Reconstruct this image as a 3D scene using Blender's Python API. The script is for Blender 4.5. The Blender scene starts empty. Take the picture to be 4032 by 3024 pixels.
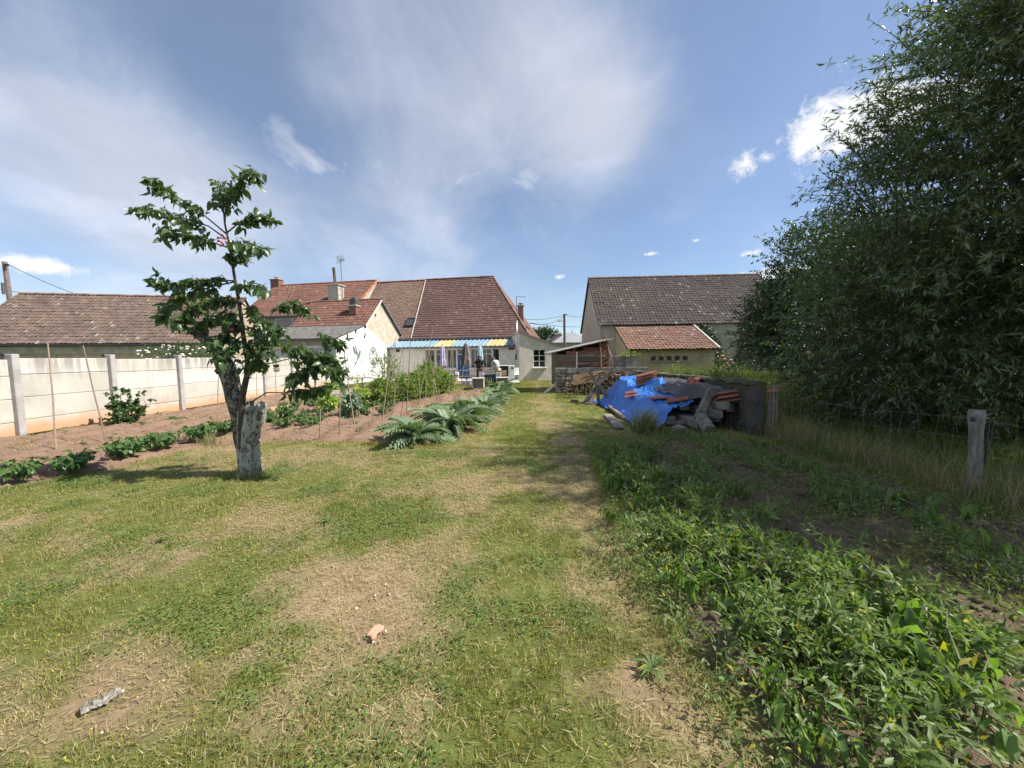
import bpy, math, random
import numpy as np
from mathutils import Vector, Matrix, Quaternion

random.seed(7)
RNG = np.random.default_rng(11)
scene = bpy.context.scene
COL = scene.collection
R = math.radians

# ---------------------------------------------------------------- camera
CAM_H = 1.6
PITCH = R(4.2)
ROLL = R(0.7)
cam_data = bpy.data.cameras.new('camera')
cam_data.sensor_width = 36.0
cam_data.lens = 13.0
cam_data.clip_start = 0.05
cam_data.clip_end = 3000
cam = bpy.data.objects.new('camera', cam_data)
COL.objects.link(cam)
cam.matrix_world = (Matrix.Translation((0, 0, CAM_H)) @ Matrix.Rotation(R(90) - PITCH, 4, 'X')
                    @ Matrix.Rotation(-ROLL, 4, 'Z'))
scene.camera = cam

# ---------------------------------------------------------------- light
SUN_AZ = R(-4)          # direction to the sun, measured from +X towards +Y
SUN_EL = R(49)
world = bpy.data.worlds.new('World')
scene.world = world
world.use_nodes = True
wt = world.node_tree
for n in list(wt.nodes):
    wt.nodes.remove(n)


def wn(kind, **kw):
    n = wt.nodes.new(kind)
    for k, v in kw.items():
        setattr(n, k, v)
    return n


def wl(a, b):
    wt.links.new(a, b)


def wmath(op, a, b=None, c=None, clamp=False):
    n = wn('ShaderNodeMath', operation=op)
    n.use_clamp = clamp
    for i, x in enumerate((a, b, c)):
        if x is None:
            continue
        if isinstance(x, (int, float)):
            n.inputs[i].default_value = x
        else:
            wl(x, n.inputs[i])
    return n.outputs[0]


def wmap(x, a, b, c=0.0, d=1.0):
    n = wn('ShaderNodeMapRange', interpolation_type='SMOOTHSTEP')
    wl(x, n.inputs[0])
    for i, v in enumerate((a, b, c, d)):
        n.inputs[i + 1].default_value = v
    return n.outputs[0]


SKY_STRENGTH = 0.088
sky = wn('ShaderNodeTexSky', sky_type='NISHITA')
sky.sun_disc = False
sky.sun_elevation = SUN_EL
sky.sun_rotation = R(90) - SUN_AZ
sky.altitude = 250
sky.air_density = 1.0
sky.dust_density = 0.0
sky.ozone_density = 4.5
tc = wn('ShaderNodeTexCoord')
sep = wn('ShaderNodeSeparateXYZ')
wl(tc.outputs['Generated'], sep.inputs[0])
zc = wmath('ADD', wmath('MAXIMUM', sep.outputs['Z'], 0.0), 0.32)
cx = wmath('DIVIDE', sep.outputs['X'], zc)
cy = wmath('DIVIDE', sep.outputs['Y'], zc)
comb = wn('ShaderNodeCombineXYZ')
wl(cx, comb.inputs[0])
wl(cy, comb.inputs[1])


def wnoise(vec, scale, detail, rough, dist, loc=(0, 0, 0), rot=0.0, sc=(1, 1, 1)):
    m = wn('ShaderNodeMapping')
    m.inputs['Location'].default_value = loc
    m.inputs['Rotation'].default_value = (0, 0, rot)
    m.inputs['Scale'].default_value = sc
    wl(vec, m.inputs['Vector'])
    n = wn('ShaderNodeTexNoise')
    n.inputs['Scale'].default_value = scale
    n.inputs['Detail'].default_value = detail
    n.inputs['Roughness'].default_value = rough
    n.inputs['Distortion'].default_value = dist
    wl(m.outputs[0], n.inputs['Vector'])
    return n.outputs[0]


def sky_dir(px, py):
    dx, dy = px - 2016.0, py - 1512.0
    c, s = math.cos(ROLL), math.sin(ROLL)
    u, v = (dx * c - dy * s) / 1456.0, (dx * s + dy * c) / 1456.0
    d = Vector((u, math.cos(PITCH) - v * math.sin(PITCH), -math.sin(PITCH) - v * math.cos(PITCH)))
    return d.normalized()


# thin veil of high cloud in long soft bands, thicker towards one side of the sky
veil_a = wnoise(comb.outputs[0], 0.62, 6, 0.5, 0.6, (2.4, 0.7, 0), R(55), (1.0, 0.85, 1))
veil_b = wnoise(comb.outputs[0], 2.6, 8, 0.60, 0.5, (5.1, 1.0, 0), R(60), (1.0, 0.8, 1))
side = wmap(sep.outputs['X'], 0.7, -0.75, -0.05, 0.03)
low = wmap(sep.outputs['Z'], 0.05, 0.22, -0.05, 0.0)
v0 = wmath('ADD', wmath('ADD', veil_a, wmath('MULTIPLY', wmath('SUBTRACT', veil_b, 0.5), 0.5)), wmath('ADD', side, low))
# broad banks where the veil thickens or thins
for (px, py, r_, a_) in ((250, 780, .42, .22), (850, 950, .30, .14), (1500, 1000, .26, .12), (2380, 420, .20, .22), (2250, 700, .22, .12), (1750, 350, .35, .07), (1250, 330, .10, .12), (2900, 800, .25, .07),
                         (600, 80, .35, -.08), (1250, 1090, .12, -.05), (200, 1060, .10, -.12), (2900, 250, .30, -.06), (3300, 950, .15, .10)):
    vs = wn('ShaderNodeVectorMath', operation='DISTANCE')
    wl(tc.outputs['Generated'], vs.inputs[0])
    vs.inputs[1].default_value = sky_dir(px, py)
    v0 = wmath('ADD', v0, wmap(vs.outputs['Value'], r_, 0.0, 0.0, a_))
veil = wmath('ADD', wmath('MULTIPLY', wmap(v0, 0.34, 0.84), 0.66), 0.16)
# fine clumps of mid-level cloud inside the veil
cl = wnoise(comb.outputs[0], 4.2, 6, 0.58, 0.3, (1.2, 7.3, 0), R(10), (1, 0.8, 1))
clm = wmath('MULTIPLY', wmap(cl, 0.50, 0.70), wmap(wnoise(comb.outputs[0], 0.55, 2, 0.5, 0.0, (9.0, 3.7, 0)), 0.48, 0.66))
veil = wmath('MAXIMUM', veil, wmath('MULTIPLY', clm, 0.72))
# a few fair-weather cumulus clouds: blobs about given sky directions, their edges broken by noise
edge = wnoise(tc.outputs['Generated'], 15.0, 7, 0.62, 0.6)
edge2 = wnoise(tc.outputs['Generated'], 48.0, 6, 0.65, 0.4)
cum = None


for (px, py, rx, rz) in ((3235, 500, .075, .075), (3350, 470, .08, .055), (3180, 560, .05, .03), (3330, 560, .10, .035), (2945, 640, .045, .036),
                         (3020, 620, .04, .022), (2960, 995, .04, .012), (2750, 945, .022, .008), (2560, 1000, .024, .007), (3060, 1075, .09, .016),
                         (150, 1045, .06, .018), (3600, 420, .1, .05), (2200, 1090, .03, .012)):
    d = sky_dir(px, py)
    vs = wn('ShaderNodeVectorMath', operation='SUBTRACT')
    wl(tc.outputs['Generated'], vs.inputs[0])
    vs.inputs[1].default_value = d
    vm = wn('ShaderNodeVectorMath', operation='MULTIPLY')
    wl(vs.outputs[0], vm.inputs[0])
    vm.inputs[1].default_value = (1 / rx, 1 / rx, 1 / rz)
    le = wn('ShaderNodeVectorMath', operation='LENGTH')
    wl(vm.outputs[0], le.inputs[0])
    b = wmath('SUBTRACT', 1.0 if rx > .045 else 0.72, le.outputs['Value'])
    cum = b if cum is None else wmath('MAXIMUM', cum, b)
cum = wmath('ADD', cum, wmath('ADD', wmath('MULTIPLY', wmath('SUBTRACT', edge, 0.5), 2.0), wmath('MULTIPLY', wmath('SUBTRACT', edge2, 0.5), 1.5)))
cumask = wmath('MULTIPLY', wmap(cum, 0.05, 0.75), 0.93)
above = wmap(sep.outputs['Z'], -0.01, 0.03)
shade = wmap(wnoise(comb.outputs[0], 1.9, 5, 0.6, 0.4, (3.3, 8.1, 0)), 0.42, 0.62, 0.84, 1.0)
ccol = wn('ShaderNodeMix', data_type='RGBA', blend_type='MULTIPLY')
ccol.inputs['Factor'].default_value = 1.0
ccol.inputs['A'].default_value = (5.9, 6.2, 6.9, 1)
wl(shade, ccol.inputs['B'])
mx1 = wn('ShaderNodeMix', data_type='RGBA')
wl(wmath('MULTIPLY', veil, above), mx1.inputs['Factor'])
wl(sky.outputs[0], mx1.inputs['A'])
wl(ccol.outputs['Result'], mx1.inputs['B'])
mx2 = wn('ShaderNodeMix', data_type='RGBA')
wl(wmath('MULTIPLY', cumask, above), mx2.inputs['Factor'])
wl(mx1.outputs['Result'], mx2.inputs['A'])
mx2.inputs['B'].default_value = (7.2, 7.2, 7.2, 1)
bg = wn('ShaderNodeBackground')
bg.inputs['Strength'].default_value = SKY_STRENGTH
wl(mx2.outputs['Result'], bg.inputs['Color'])
wo = wn('ShaderNodeOutputWorld')
wl(bg.outputs[0], wo.inputs['Surface'])

sun_data = bpy.data.lights.new('sun', 'SUN')
sun_data.energy = 5.0
sun_data.angle = R(0.55)
sun_data.color = (1.0, 0.95, 0.86)
sun = bpy.data.objects.new('sun', sun_data)
COL.objects.link(sun)
SUN_DIR = Vector((math.cos(SUN_EL) * math.cos(SUN_AZ), math.cos(SUN_EL) * math.sin(SUN_AZ), math.sin(SUN_EL)))
sun.rotation_euler = SUN_DIR.to_track_quat('Z', 'Y').to_euler()
sun.location = (20, -4, 25)

scene.view_settings.view_transform = 'Standard'
scene.view_settings.look = 'None'
scene.view_settings.exposure = 0.74
scene.view_settings.gamma = 1.0
scene.view_settings.use_curve_mapping = False
scene.render.engine = 'CYCLES'
scene.cycles.max_bounces = 6
scene.cycles.diffuse_bounces = 3
scene.cycles.transparent_max_bounces = 8
scene.cycles.use_denoising = True


# ---------------------------------------------------------------- measuring
def ray(px, py):
    dx, dy = px - 2016.0, py - 1512.0
    c, s = math.cos(ROLL), math.sin(ROLL)
    u, v = (dx * c - dy * s) / 1456.0, (dx * s + dy * c) / 1456.0
    return Vector((u, math.cos(PITCH) - v * math.sin(PITCH), -math.sin(PITCH) - v * math.cos(PITCH)))


def at(px, py, Y):
    """the point of the place seen at a spot of the photograph, at distance Y ahead"""
    d = ray(px, py)
    return Vector((0, 0, CAM_H)) + d * (Y / d.y)


def gnd(px, py, z=0.0):
    d = ray(px, py)
    return Vector((0, 0, CAM_H)) + d * ((z - CAM_H) / d.z)


# ---------------------------------------------------------------- noise in numpy
def _hash(ix, iy, seed):
    n = (ix.astype(np.int64) * 374761393 + iy.astype(np.int64) * 668265263 + seed * 144269) & 0x7fffffff
    n = ((n ^ (n >> 13)) * 1274126177) & 0x7fffffff
    n = (n ^ (n >> 16)) & 0x7fffffff
    return (n % 100003) / 100003.0


def vnoise(x, y, s, seed=0):
    x = np.asarray(x, float) / s
    y = np.asarray(y, float) / s
    ix, iy = np.floor(x), np.floor(y)
    fx, fy = x - ix, y - iy
    fx, fy = fx * fx * (3 - 2 * fx), fy * fy * (3 - 2 * fy)
    a, b = _hash(ix, iy, seed), _hash(ix + 1, iy, seed)
    c, d = _hash(ix, iy + 1, seed), _hash(ix + 1, iy + 1, seed)
    return (a * (1 - fx) + b * fx) * (1 - fy) + (c * (1 - fx) + d * fx) * fy


def fbm(x, y, s, seed=0, oct=4, gain=0.5):
    t, a, n = 0, 1.0, 0
    for k in range(oct):
        t = t + a * vnoise(x, y, s / 2 ** k, seed + 17 * k)
        n += a
        a *= gain
    return t / n


def sstep(a, b, x):
    t = np.clip((np.asarray(x, float) - a) / (b - a), 0, 1)
    return t * t * (3 - 2 * t)


# ---------------------------------------------------------------- objects
ORIGIN = {}


def org(o):
    return ORIGIN.get(o.name, Vector((0, 0, 0)))


def tag(o, label=None, cat=None, group=None, kind=None):
    if label:
        o['label'] = label
    if cat:
        o['category'] = cat
        if not kind and 'kind' not in o:
            o['kind'] = 'thing'
    if group:
        o['group'] = group
    if kind:
        o['kind'] = kind
    return o


def thing(name, label, cat, loc=(0, 0, 0), group=None, rz=0.0, sc=1.0):
    o = bpy.data.objects.new(name, None)
    o.empty_display_size = 0.1
    COL.objects.link(o)
    o.location = loc
    o.rotation_euler = (0, 0, rz)
    o.scale = (sc, sc, sc)
    ORIGIN[o.name] = Vector(loc)
    return tag(o, label, cat, group)


def link_mesh(name, me, parent=None):
    o = bpy.data.objects.new(name, me)
    COL.objects.link(o)
    if parent is not None:
        o.parent = parent
        ORIGIN[o.name] = org(parent)
    return o


def np_mesh(name, V, F, mats, smooth=False, midx=None):
    """V (n,3) array, F list of faces or (m,k) array"""
    me = bpy.data.meshes.new(name)
    V = np.ascontiguousarray(V, dtype=np.float32)
    me.vertices.add(len(V))
    me.vertices.foreach_set('co', V.ravel())
    if isinstance(F, np.ndarray):
        m, k = F.shape
        me.loops.add(m * k)
        me.loops.foreach_set('vertex_index', np.ascontiguousarray(F, dtype=np.int32).ravel())
        me.polygons.add(m)
        me.polygons.foreach_set('loop_start', np.arange(0, m * k, k, dtype=np.int32))
    else:
        tot = [len(f) for f in F]
        me.loops.add(sum(tot))
        me.loops.foreach_set('vertex_index', np.fromiter((i for f in F for i in f), dtype=np.int32))
        me.polygons.add(len(F))
        me.polygons.foreach_set('loop_start', np.concatenate(([0], np.cumsum(tot)[:-1])).astype(np.int32))
        m = len(F)
    for mt in (mats if isinstance(mats, (list, tuple)) else [mats]):
        me.materials.append(mt)
    if midx is not None:
        me.polygons.foreach_set('material_index', np.asarray(midx, dtype=np.int32))
    me.polygons.foreach_set('use_smooth', np.full(m, bool(smooth), dtype=bool))
    me.update(calc_edges=True)
    me.validate()
    return me


def col_attr(me, cols, name='tint'):
    a = me.color_attributes.new(name, 'FLOAT_COLOR', 'POINT')
    c = np.ones((len(me.vertices), 4), np.float32)
    c[:, :3] = cols
    a.data.foreach_set('color', c.ravel())


class MB:
    """collects shapes for one mesh"""

    def __init__(s):
        s.v, s.f, s.m, s.cur = [], [], [], 0

    def add(s, vs, fs):
        o = len(s.v)
        s.v += [tuple(v) for v in vs]
        s.f += [tuple(i + o for i in f) for f in fs]
        s.m += [s.cur] * len(fs)
        return s

    def box(s, c, half, ax=None, jit=0.0):
        """c centre, half sizes, ax = (ux, uy, uz) axes"""
        c = Vector(c)
        ux, uy, uz = ax if ax else (Vector((1, 0, 0)), Vector((0, 1, 0)), Vector((0, 0, 1)))
        vs = []
        for k in (-1, 1):
            for j in (-1, 1):
                for i in (-1, 1):
                    p = c + ux * (half[0] * i) + uy * (half[1] * j) + uz * (half[2] * k)
                    if jit:
                        p += Vector((random.uniform(-jit, jit), random.uniform(-jit, jit), random.uniform(-jit, jit)))
                    vs.append(p)
        return s.add(vs, [(0, 2, 3, 1), (4, 5, 7, 6), (0, 1, 5, 4), (2, 6, 7, 3), (0, 4, 6, 2), (1, 3, 7, 5)])

    def bar(s, a, b, w, t, up=(0, 0, 1), jit=0.0):
        """a beam from a to b, w wide, t thick along up"""
        a, b = Vector(a), Vector(b)
        d = (b - a)
        L = d.length
        d.normalize()
        side = d.cross(Vector(up))
        if side.length < 1e-4:
            side = d.cross(Vector((1, 0, 0)))
        side.normalize()
        u = side.cross(d)
        return s.box((a + b) / 2, (L / 2, w / 2, t / 2), (d, side, u), jit)

    def tube(s, pts, rad, n=6, cap=True, wob=0.0):
        pts = [Vector(p) for p in pts]
        if isinstance(rad, (int, float)):
            rad = [rad] * len(pts)
        vs, fs = [], []
        prev = None
        for i, p in enumerate(pts):
            d = (pts[min(i + 1, len(pts) - 1)] - pts[max(i - 1, 0)])
            if d.length < 1e-6:
                d = Vector((0, 0, 1))
            d.normalize()
            if prev is None:
                a = d.cross(Vector((0.3, 1, 0.1)))
                if a.length < 1e-3:
                    a = d.cross(Vector((1, 0, 0)))
            else:
                a = prev - d * prev.dot(d)
            a.normalize()
            prev = a
            b = d.cross(a)
            for k in range(n):
                t = 2 * math.pi * k / n
                r = rad[i] * (1 + (random.uniform(-wob, wob) if wob else 0))
                vs.append(p + (a * math.cos(t) + b * math.sin(t)) * r)
        for i in range(len(pts) - 1):
            for k in range(n):
                fs.append((i * n + k, i * n + (k + 1) % n, (i + 1) * n + (k + 1) % n, (i + 1) * n + k))
        if cap:
            fs.append(tuple(range(n - 1, -1, -1)))
            fs.append(tuple(range((len(pts) - 1) * n, len(pts) * n)))
        return s.add(vs, fs)

    def lathe(s, c, prof, n=16, sq=1.0):
        """prof list of (r, z)"""
        c = Vector(c)
        vs, fs = [], []
        for r, z in prof:
            for k in range(n):
                t = 2 * math.pi * k / n
                vs.append(c + Vector((r * math.cos(t), r * math.sin(t) * sq, z)))
        for i in range(len(prof) - 1):
            for k in range(n):
                fs.append((i * n + k, i * n + (k + 1) % n, (i + 1) * n + (k + 1) % n, (i + 1) * n + k))
        fs.append(tuple(range(n - 1, -1, -1)))
        fs.append(tuple(range((len(prof) - 1) * n, len(prof) * n)))
        return s.add(vs, fs)

    def poly(s, pts, thick=None, nrm=None):
        """flat polygon, extruded by thick along nrm when given"""
        pts = [Vector(p) for p in pts]
        n = len(pts)
        if thick is None:
            return s.add(pts, [tuple(range(n))])
        e = Vector(nrm).normalized() * thick
        vs = pts + [p + e for p in pts]
        fs = [tuple(range(n - 1, -1, -1)), tuple(range(n, 2 * n))]
        fs += [(i, (i + 1) % n, n + (i + 1) % n, n + i) for i in range(n)]
        return s.add(vs, fs)

    def ball(s, c, r, n=10, m=6, sq=(1, 1, 1), jit=0.0):
        c = Vector(c)
        vs, fs = [], []
        for j in range(1, m):
            ph = math.pi * j / m
            for k in range(n):
                t = 2 * math.pi * k / n
                q = r * (1 + random.uniform(-jit, jit))
                vs.append(c + Vector((q * math.sin(ph) * math.cos(t) * sq[0], q * math.sin(ph) * math.sin(t) * sq[1], q * math.cos(ph) * sq[2])))
        top, bot = len(vs), len(vs) + 1
        vs += [c + Vector((0, 0, r * sq[2])), c - Vector((0, 0, r * sq[2]))]
        for j in range(m - 2):
            for k in range(n):
                fs.append((j * n + k, (j + 1) * n + k, (j + 1) * n + (k + 1) % n, j * n + (k + 1) % n))
        for k in range(n):
            fs.append((top, k, (k + 1) % n))
            fs.append((bot, (m - 2) * n + (k + 1) % n, (m - 2) * n + k))
        return s.add(vs, fs)

    def build(s, name, mats, parent=None, smooth=False, local=False, label=None, kind=None):
        V = np.array(s.v, dtype=np.float64)
        if parent is not None and not local:
            V = V - np.array(org(parent))
        me = np_mesh(name, V, s.f, mats, smooth, s.m if max(s.m) > 0 else None)
        o = link_mesh(name, me, parent)
        if label:
            o['label'] = label
        if kind:
            o['kind'] = kind
        return o


def bevel(o, w=0.01, seg=1):
    m = o.modifiers.new('bevel', 'BEVEL')
    m.width = w
    m.segments = seg
    m.limit_method = 'ANGLE'
    return o


# ---------------------------------------------------------------- materials
MATS = {}


class NT:
    def __init__(s, name):
        s.m = bpy.data.materials.new(name)
        s.m.use_nodes = True
        s.t = s.m.node_tree
        for n in list(s.t.nodes):
            s.t.nodes.remove(n)
        s.out = s.t.nodes.new('ShaderNodeOutputMaterial')

    def n(s, kind, ins=None, **kw):
        n = s.t.nodes.new(kind)
        for k, v in kw.items():
            setattr(n, k, v)
        for k, v in (ins or {}).items():
            s.put(n.inputs[k], v)
        return n

    def put(s, sock, v):
        if isinstance(v, bpy.types.NodeSocket):
            s.t.links.new(v, sock)
        elif isinstance(v, (tuple, list)) and len(v) == 3 and sock.type == 'RGBA':
            sock.default_value = (*v, 1)
        else:
            sock.default_value = v

    def math(s, op, a, b=0.0, clamp=False):
        n = s.n('ShaderNodeMath', {0: a, 1: b}, operation=op)
        n.use_clamp = clamp
        return n.outputs[0]

    def mixc(s, f, a, b, mode='MIX'):
        return s.n('ShaderNodeMix', {'Factor': f, 'A': a, 'B': b}, data_type='RGBA', blend_type=mode).outputs['Result']

    def mapr(s, x, a, b, c=0.0, d=1.0):
        return s.n('ShaderNodeMapRange', {0: x, 1: a, 2: b, 3: c, 4: d}, interpolation_type='SMOOTHSTEP').outputs[0]

    def noise(s, scale, detail=4, rough=0.55, dist=0.0, vec=None, sc=None, world=True):
        if vec is None:
            vec = s.n('ShaderNodeNewGeometry').outputs['Position'] if world else s.n('ShaderNodeTexCoord').outputs['Object']
        if sc:
            vec = s.n('ShaderNodeMapping', {'Vector': vec, 'Scale': sc}).outputs[0]
        return s.n('ShaderNodeTexNoise', {'Vector': vec, 'Scale': scale, 'Detail': detail, 'Roughness': rough, 'Distortion': dist}).outputs[0]

    def rnd(s):
        a = s.n('ShaderNodeObjectInfo').outputs['Random']
        b = s.n('ShaderNodeNewGeometry').outputs['Random Per Island']
        return s.math('FRACT', s.math('ADD', a, b))

    def finish(s, col, rough=0.8, bump=None, bstr=0.4, bdist=0.01, spec=0.3, metal=0.0):
        p = s.n('ShaderNodeBsdfPrincipled', {'Base Color': col, 'Roughness': rough, 'Specular IOR Level': spec, 'Metallic': metal})
        if bump is not None:
            b = s.n('ShaderNodeBump', {'Height': bump, 'Strength': bstr, 'Distance': bdist})
            s.t.links.new(b.outputs[0], p.inputs['Normal'])
        s.t.links.new(p.outputs[0], s.out.inputs[0])
        return s.m


def plain(name, c1, c2=None, scale=6.0, rough=0.8, bstr=0.3, bscale=40.0, sc=None, vary=0.0, spec=0.3, metal=0.0, detail=5, world=True, lo=0.35, hi=0.65):
    if name in MATS:
        return MATS[name]
    t = NT(name)
    c2 = c2 or tuple(x * 0.75 for x in c1)
    col = t.mixc(t.mapr(t.noise(scale, detail, 0.6, 0.2, sc=sc, world=world), lo, hi), c1, c2)
    if vary:
        r = t.rnd()
        g = t.mapr(r, 0, 1, 1 - vary, 1 + vary)
        cc = t.n('ShaderNodeCombineXYZ', {0: g, 1: g, 2: g}).outputs[0]
        col = t.mixc(1.0, col, cc, 'MULTIPLY')
    MATS[name] = t.finish(col, rough, t.noise(bscale, 4, 0.6, sc=sc, world=world), bstr, 0.01, spec, metal)
    return MATS[name]


def tile_mat(name, cols, lichen=(0.42, 0.40, 0.33), lich=0.62, spot=0.7, rough=0.9, moss=None):
    """roof tiles: every tile its own shade, patches of lichen, pale spots on some tiles"""
    t = NT(name)
    r = t.rnd()
    ramp = t.n('ShaderNodeValToRGB', {0: r})
    ramp.color_ramp.interpolation = 'LINEAR'
    els = ramp.color_ramp.elements
    while len(els) < len(cols):
        els.new(0.5)
    for i, c in enumerate(cols):
        els[i].position = i / (len(cols) - 1)
        els[i].color = (*c, 1)
    col = ramp.outputs[0]
    big = t.noise(0.55, 4, 0.6, 0.3)
    col = t.mixc(t.mapr(big, 0.35, 0.7, 0.0, 0.45), col, tuple(x * 0.62 for x in cols[len(cols) // 2]))
    fine = t.noise(9.0, 5, 0.7)
    col = t.mixc(t.mapr(fine, lich, lich + 0.12), col, lichen)
    r2 = t.math('FRACT', t.math('MULTIPLY', r, 37.7))
    sp = t.math('MULTIPLY', t.mapr(r2, 0.9, 0.96), t.mapr(t.noise(5.0, 3), 0.48, 0.58, 0.0, spot))
    col = t.mixc(sp, col, (0.62, 0.60, 0.54))
    if moss:
        col = t.mixc(t.mapr(t.noise(1.3, 5, 0.7), 0.55, 0.72, 0.0, 0.8), col, moss)
    MATS[name] = t.finish(col, rough, t.noise(60, 3), 0.25)
    return MATS[name]


def leaf_mat(name, c1, c2, trans=0.35, rough=0.45, vary=0.3, yellow=0.0, spec=0.4):
    t = NT(name)
    r = t.rnd()
    col = t.mixc(r, c1, c2)
    if yellow:
        r2 = t.math('FRACT', t.math('MULTIPLY', r, 53.3))
        col = t.mixc(t.mapr(r2, 1 - yellow, 1 - yellow * 0.5), col, (0.35, 0.30, 0.03))
    p = t.n('ShaderNodeBsdfPrincipled', {'Base Color': col, 'Roughness': rough, 'Specular IOR Level': spec})
    tcol = t.mixc(1.0, col, (1.5, 1.7, 0.6), 'MULTIPLY')
    tr = t.n('ShaderNodeBsdfTranslucent', {'Color': tcol})
    mx = t.n('ShaderNodeMixShader', {0: trans})
    t.t.links.new(p.outputs[0], mx.inputs[1])
    t.t.links.new(tr.outputs[0], mx.inputs[2])
    t.t.links.new(mx.outputs[0], t.out.inputs[0])
    MATS[name] = t.m
    return t.m


def tint_mat(name, trans=0.3, rough=0.6, spec=0.2, attr='tint'):
    t = NT(name)
    a = t.n('ShaderNodeAttribute', attribute_name=attr)
    col = a.outputs['Color']
    p = t.n('ShaderNodeBsdfPrincipled', {'Base Color': col, 'Roughness': rough, 'Specular IOR Level': spec})
    tr = t.n('ShaderNodeBsdfTranslucent', {'Color': t.mixc(1.0, col, (1.3, 1.4, 0.8), 'MULTIPLY')})
    mx = t.n('ShaderNodeMixShader', {0: trans})
    t.t.links.new(p.outputs[0], mx.inputs[1])
    t.t.links.new(tr.outputs[0], mx.inputs[2])
    t.t.links.new(mx.outputs[0], t.out.inputs[0])
    MATS[name] = t.m
    return t.m


# ---------------------------------------------------------------- leaves
def leaf_narrow(w=0.2, droop=0.1):
    """length 1 along +Y, two faces folded on the midrib"""
    V = np.array([(0, 0, 0), (-w / 2, .45, .03), (0, .5, -0.02), (w / 2, .45, .03), (0, 1, -droop)])
    return V, [(0, 2, 1), (0, 3, 2), (1, 2, 4), (2, 3, 4)]


def leaf_ovate(w=0.55, droop=0.25, fold=0.08, stalk=0.12):
    V = np.array([(0, 0, 0), (0, stalk, 0), (-w * .42, .35, fold), (0, .4, 0.0), (w * .42, .35, fold),
                  (-w * .36, .68, fold * .6 - droop * .35), (0, .7, -droop * .4), (w * .36, .68, fold * .6 - droop * .35), (0, 1.0, -droop)])
    F = [(1, 3, 2), (1, 4, 3), (2, 3, 6, 5), (3, 4, 7, 6), (5, 6, 8), (6, 7, 8)]
    return V, F


def basis(dirs, up, twist=None):
    """matrices (N,3,3) with columns x, y=dir, z~up"""
    y = dirs / np.maximum(np.linalg.norm(dirs, axis=1, keepdims=True), 1e-9)
    x = np.cross(y, up)
    ln = np.linalg.norm(x, axis=1, keepdims=True)
    bad = ln[:, 0] < 1e-3
    x[bad] = np.cross(y[bad], np.array([1.0, 0.2, 0.0]))
    x /= np.maximum(np.linalg.norm(x, axis=1, keepdims=True), 1e-9)
    z = np.cross(x, y)
    if twist is not None:
        c, s = np.cos(twist)[:, None], np.sin(twist)[:, None]
        x, z = x * c + z * s, z * c - x * s
    return np.stack([x, y, z], axis=2)


def spread_mesh(name, tV, tF, M, T, S, mat, smooth=True, tint=None):
    """one mesh of N copies of a template"""
    N, n = len(T), len(tV)
    V = np.einsum('nij,kj->nki', M, tV) * np.asarray(S)[:, None, None] + T[:, None, :]
    k = max(len(f) for f in tF)
    tris = []
    for f in tF:
        tris.append((f[0], f[1], f[2]))
        if len(f) == 4:
            tris.append((f[0], f[2], f[3]))
    tris = np.array(tris)
    F = (tris[None] + (np.arange(N) * n)[:, None, None]).reshape(-1, 3)
    me = np_mesh(name, V.reshape(-1, 3), F, mat, smooth)
    if tint is not None:
        col_attr(me, np.repeat(tint, n, axis=0))
    return me


def leaves(parent, part, tV, tF, M, T, S, mat, nsingle=300, smooth=True, rest='foliage', local_origin=None, near=None):
    """nsingle nearest leaves as objects of their own, the others joined in one part of kind stuff"""
    o = np.array(local_origin if local_origin is not None else org(parent))
    T = np.asarray(T, float)
    S = np.broadcast_to(np.asarray(S, float), (len(T),))
    if near is None:
        d = np.linalg.norm(T - np.array([0, 0, CAM_H]), axis=1)
    else:
        d = near
    order = np.argsort(d)
    pick, others = order[:nsingle], order[nsingle:]
    if len(pick):
        me = np_mesh(part, tV, [tuple(f) for f in tF], mat, smooth)
        for i in pick:
            q = bpy.data.objects.new(part, me)
            COL.objects.link(q)
            q.parent = parent
            m4 = Matrix.Identity(4)
            for r_ in range(3):
                for c_ in range(3):
                    m4[r_][c_] = M[i][r_][c_] * S[i]
                m4[r_][3] = T[i][r_] - o[r_]
            q.matrix_local = m4
    if len(others):
        me = spread_mesh(rest, tV, tF, M[others], T[others] - o, S[others], mat, smooth)
        q = link_mesh(rest, me, parent)
        q['kind'] = 'stuff'
    return parent


def copy_tree(o, parent=None, **props):
    c = o.copy()
    COL.objects.link(c)
    c.parent = parent
    for k, v in props.items():
        c[k] = v
    for ch in o.children:
        copy_tree(ch, c)
    return c

# ================================================================ materials of the setting
def ground_mat():
    t = NT('lawn_soil')
    a = t.n('ShaderNodeAttribute', attribute_name='tint').outputs['Color']
    f = t.noise(28, 6, 0.7)
    col = t.mixc(t.mapr(f, 0.35, 0.7, 0.0, 0.55), a, t.mixc(1.0, a, (0.55, 0.55, 0.5), 'MULTIPLY'))
    g = t.noise(120, 4, 0.7)
    return t.finish(col, 0.95, t.math('ADD', t.math('MULTIPLY', f, 1.0), g), 0.8, 0.015, 0.1)


def soil_mat():
    t = NT('red_soil')
    f = t.noise(5, 6, 0.7)
    col = t.mixc(t.mapr(f, 0.3, 0.7), (0.285, 0.185, 0.13), (0.20, 0.13, 0.092))
    f2 = t.noise(45, 5, 0.7)
    col = t.mixc(t.mapr(f2, 0.55, 0.75, 0.0, 0.6), col, (0.45, 0.30, 0.19))
    f3 = t.noise(1.1, 4, 0.6)
    col = t.mixc(t.mapr(f3, 0.45, 0.7, 0.0, 0.5), col, (0.30, 0.20, 0.13))
    return t.finish(col, 0.97, t.math('ADD', f, f2), 0.9, 0.03, 0.1)


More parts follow.
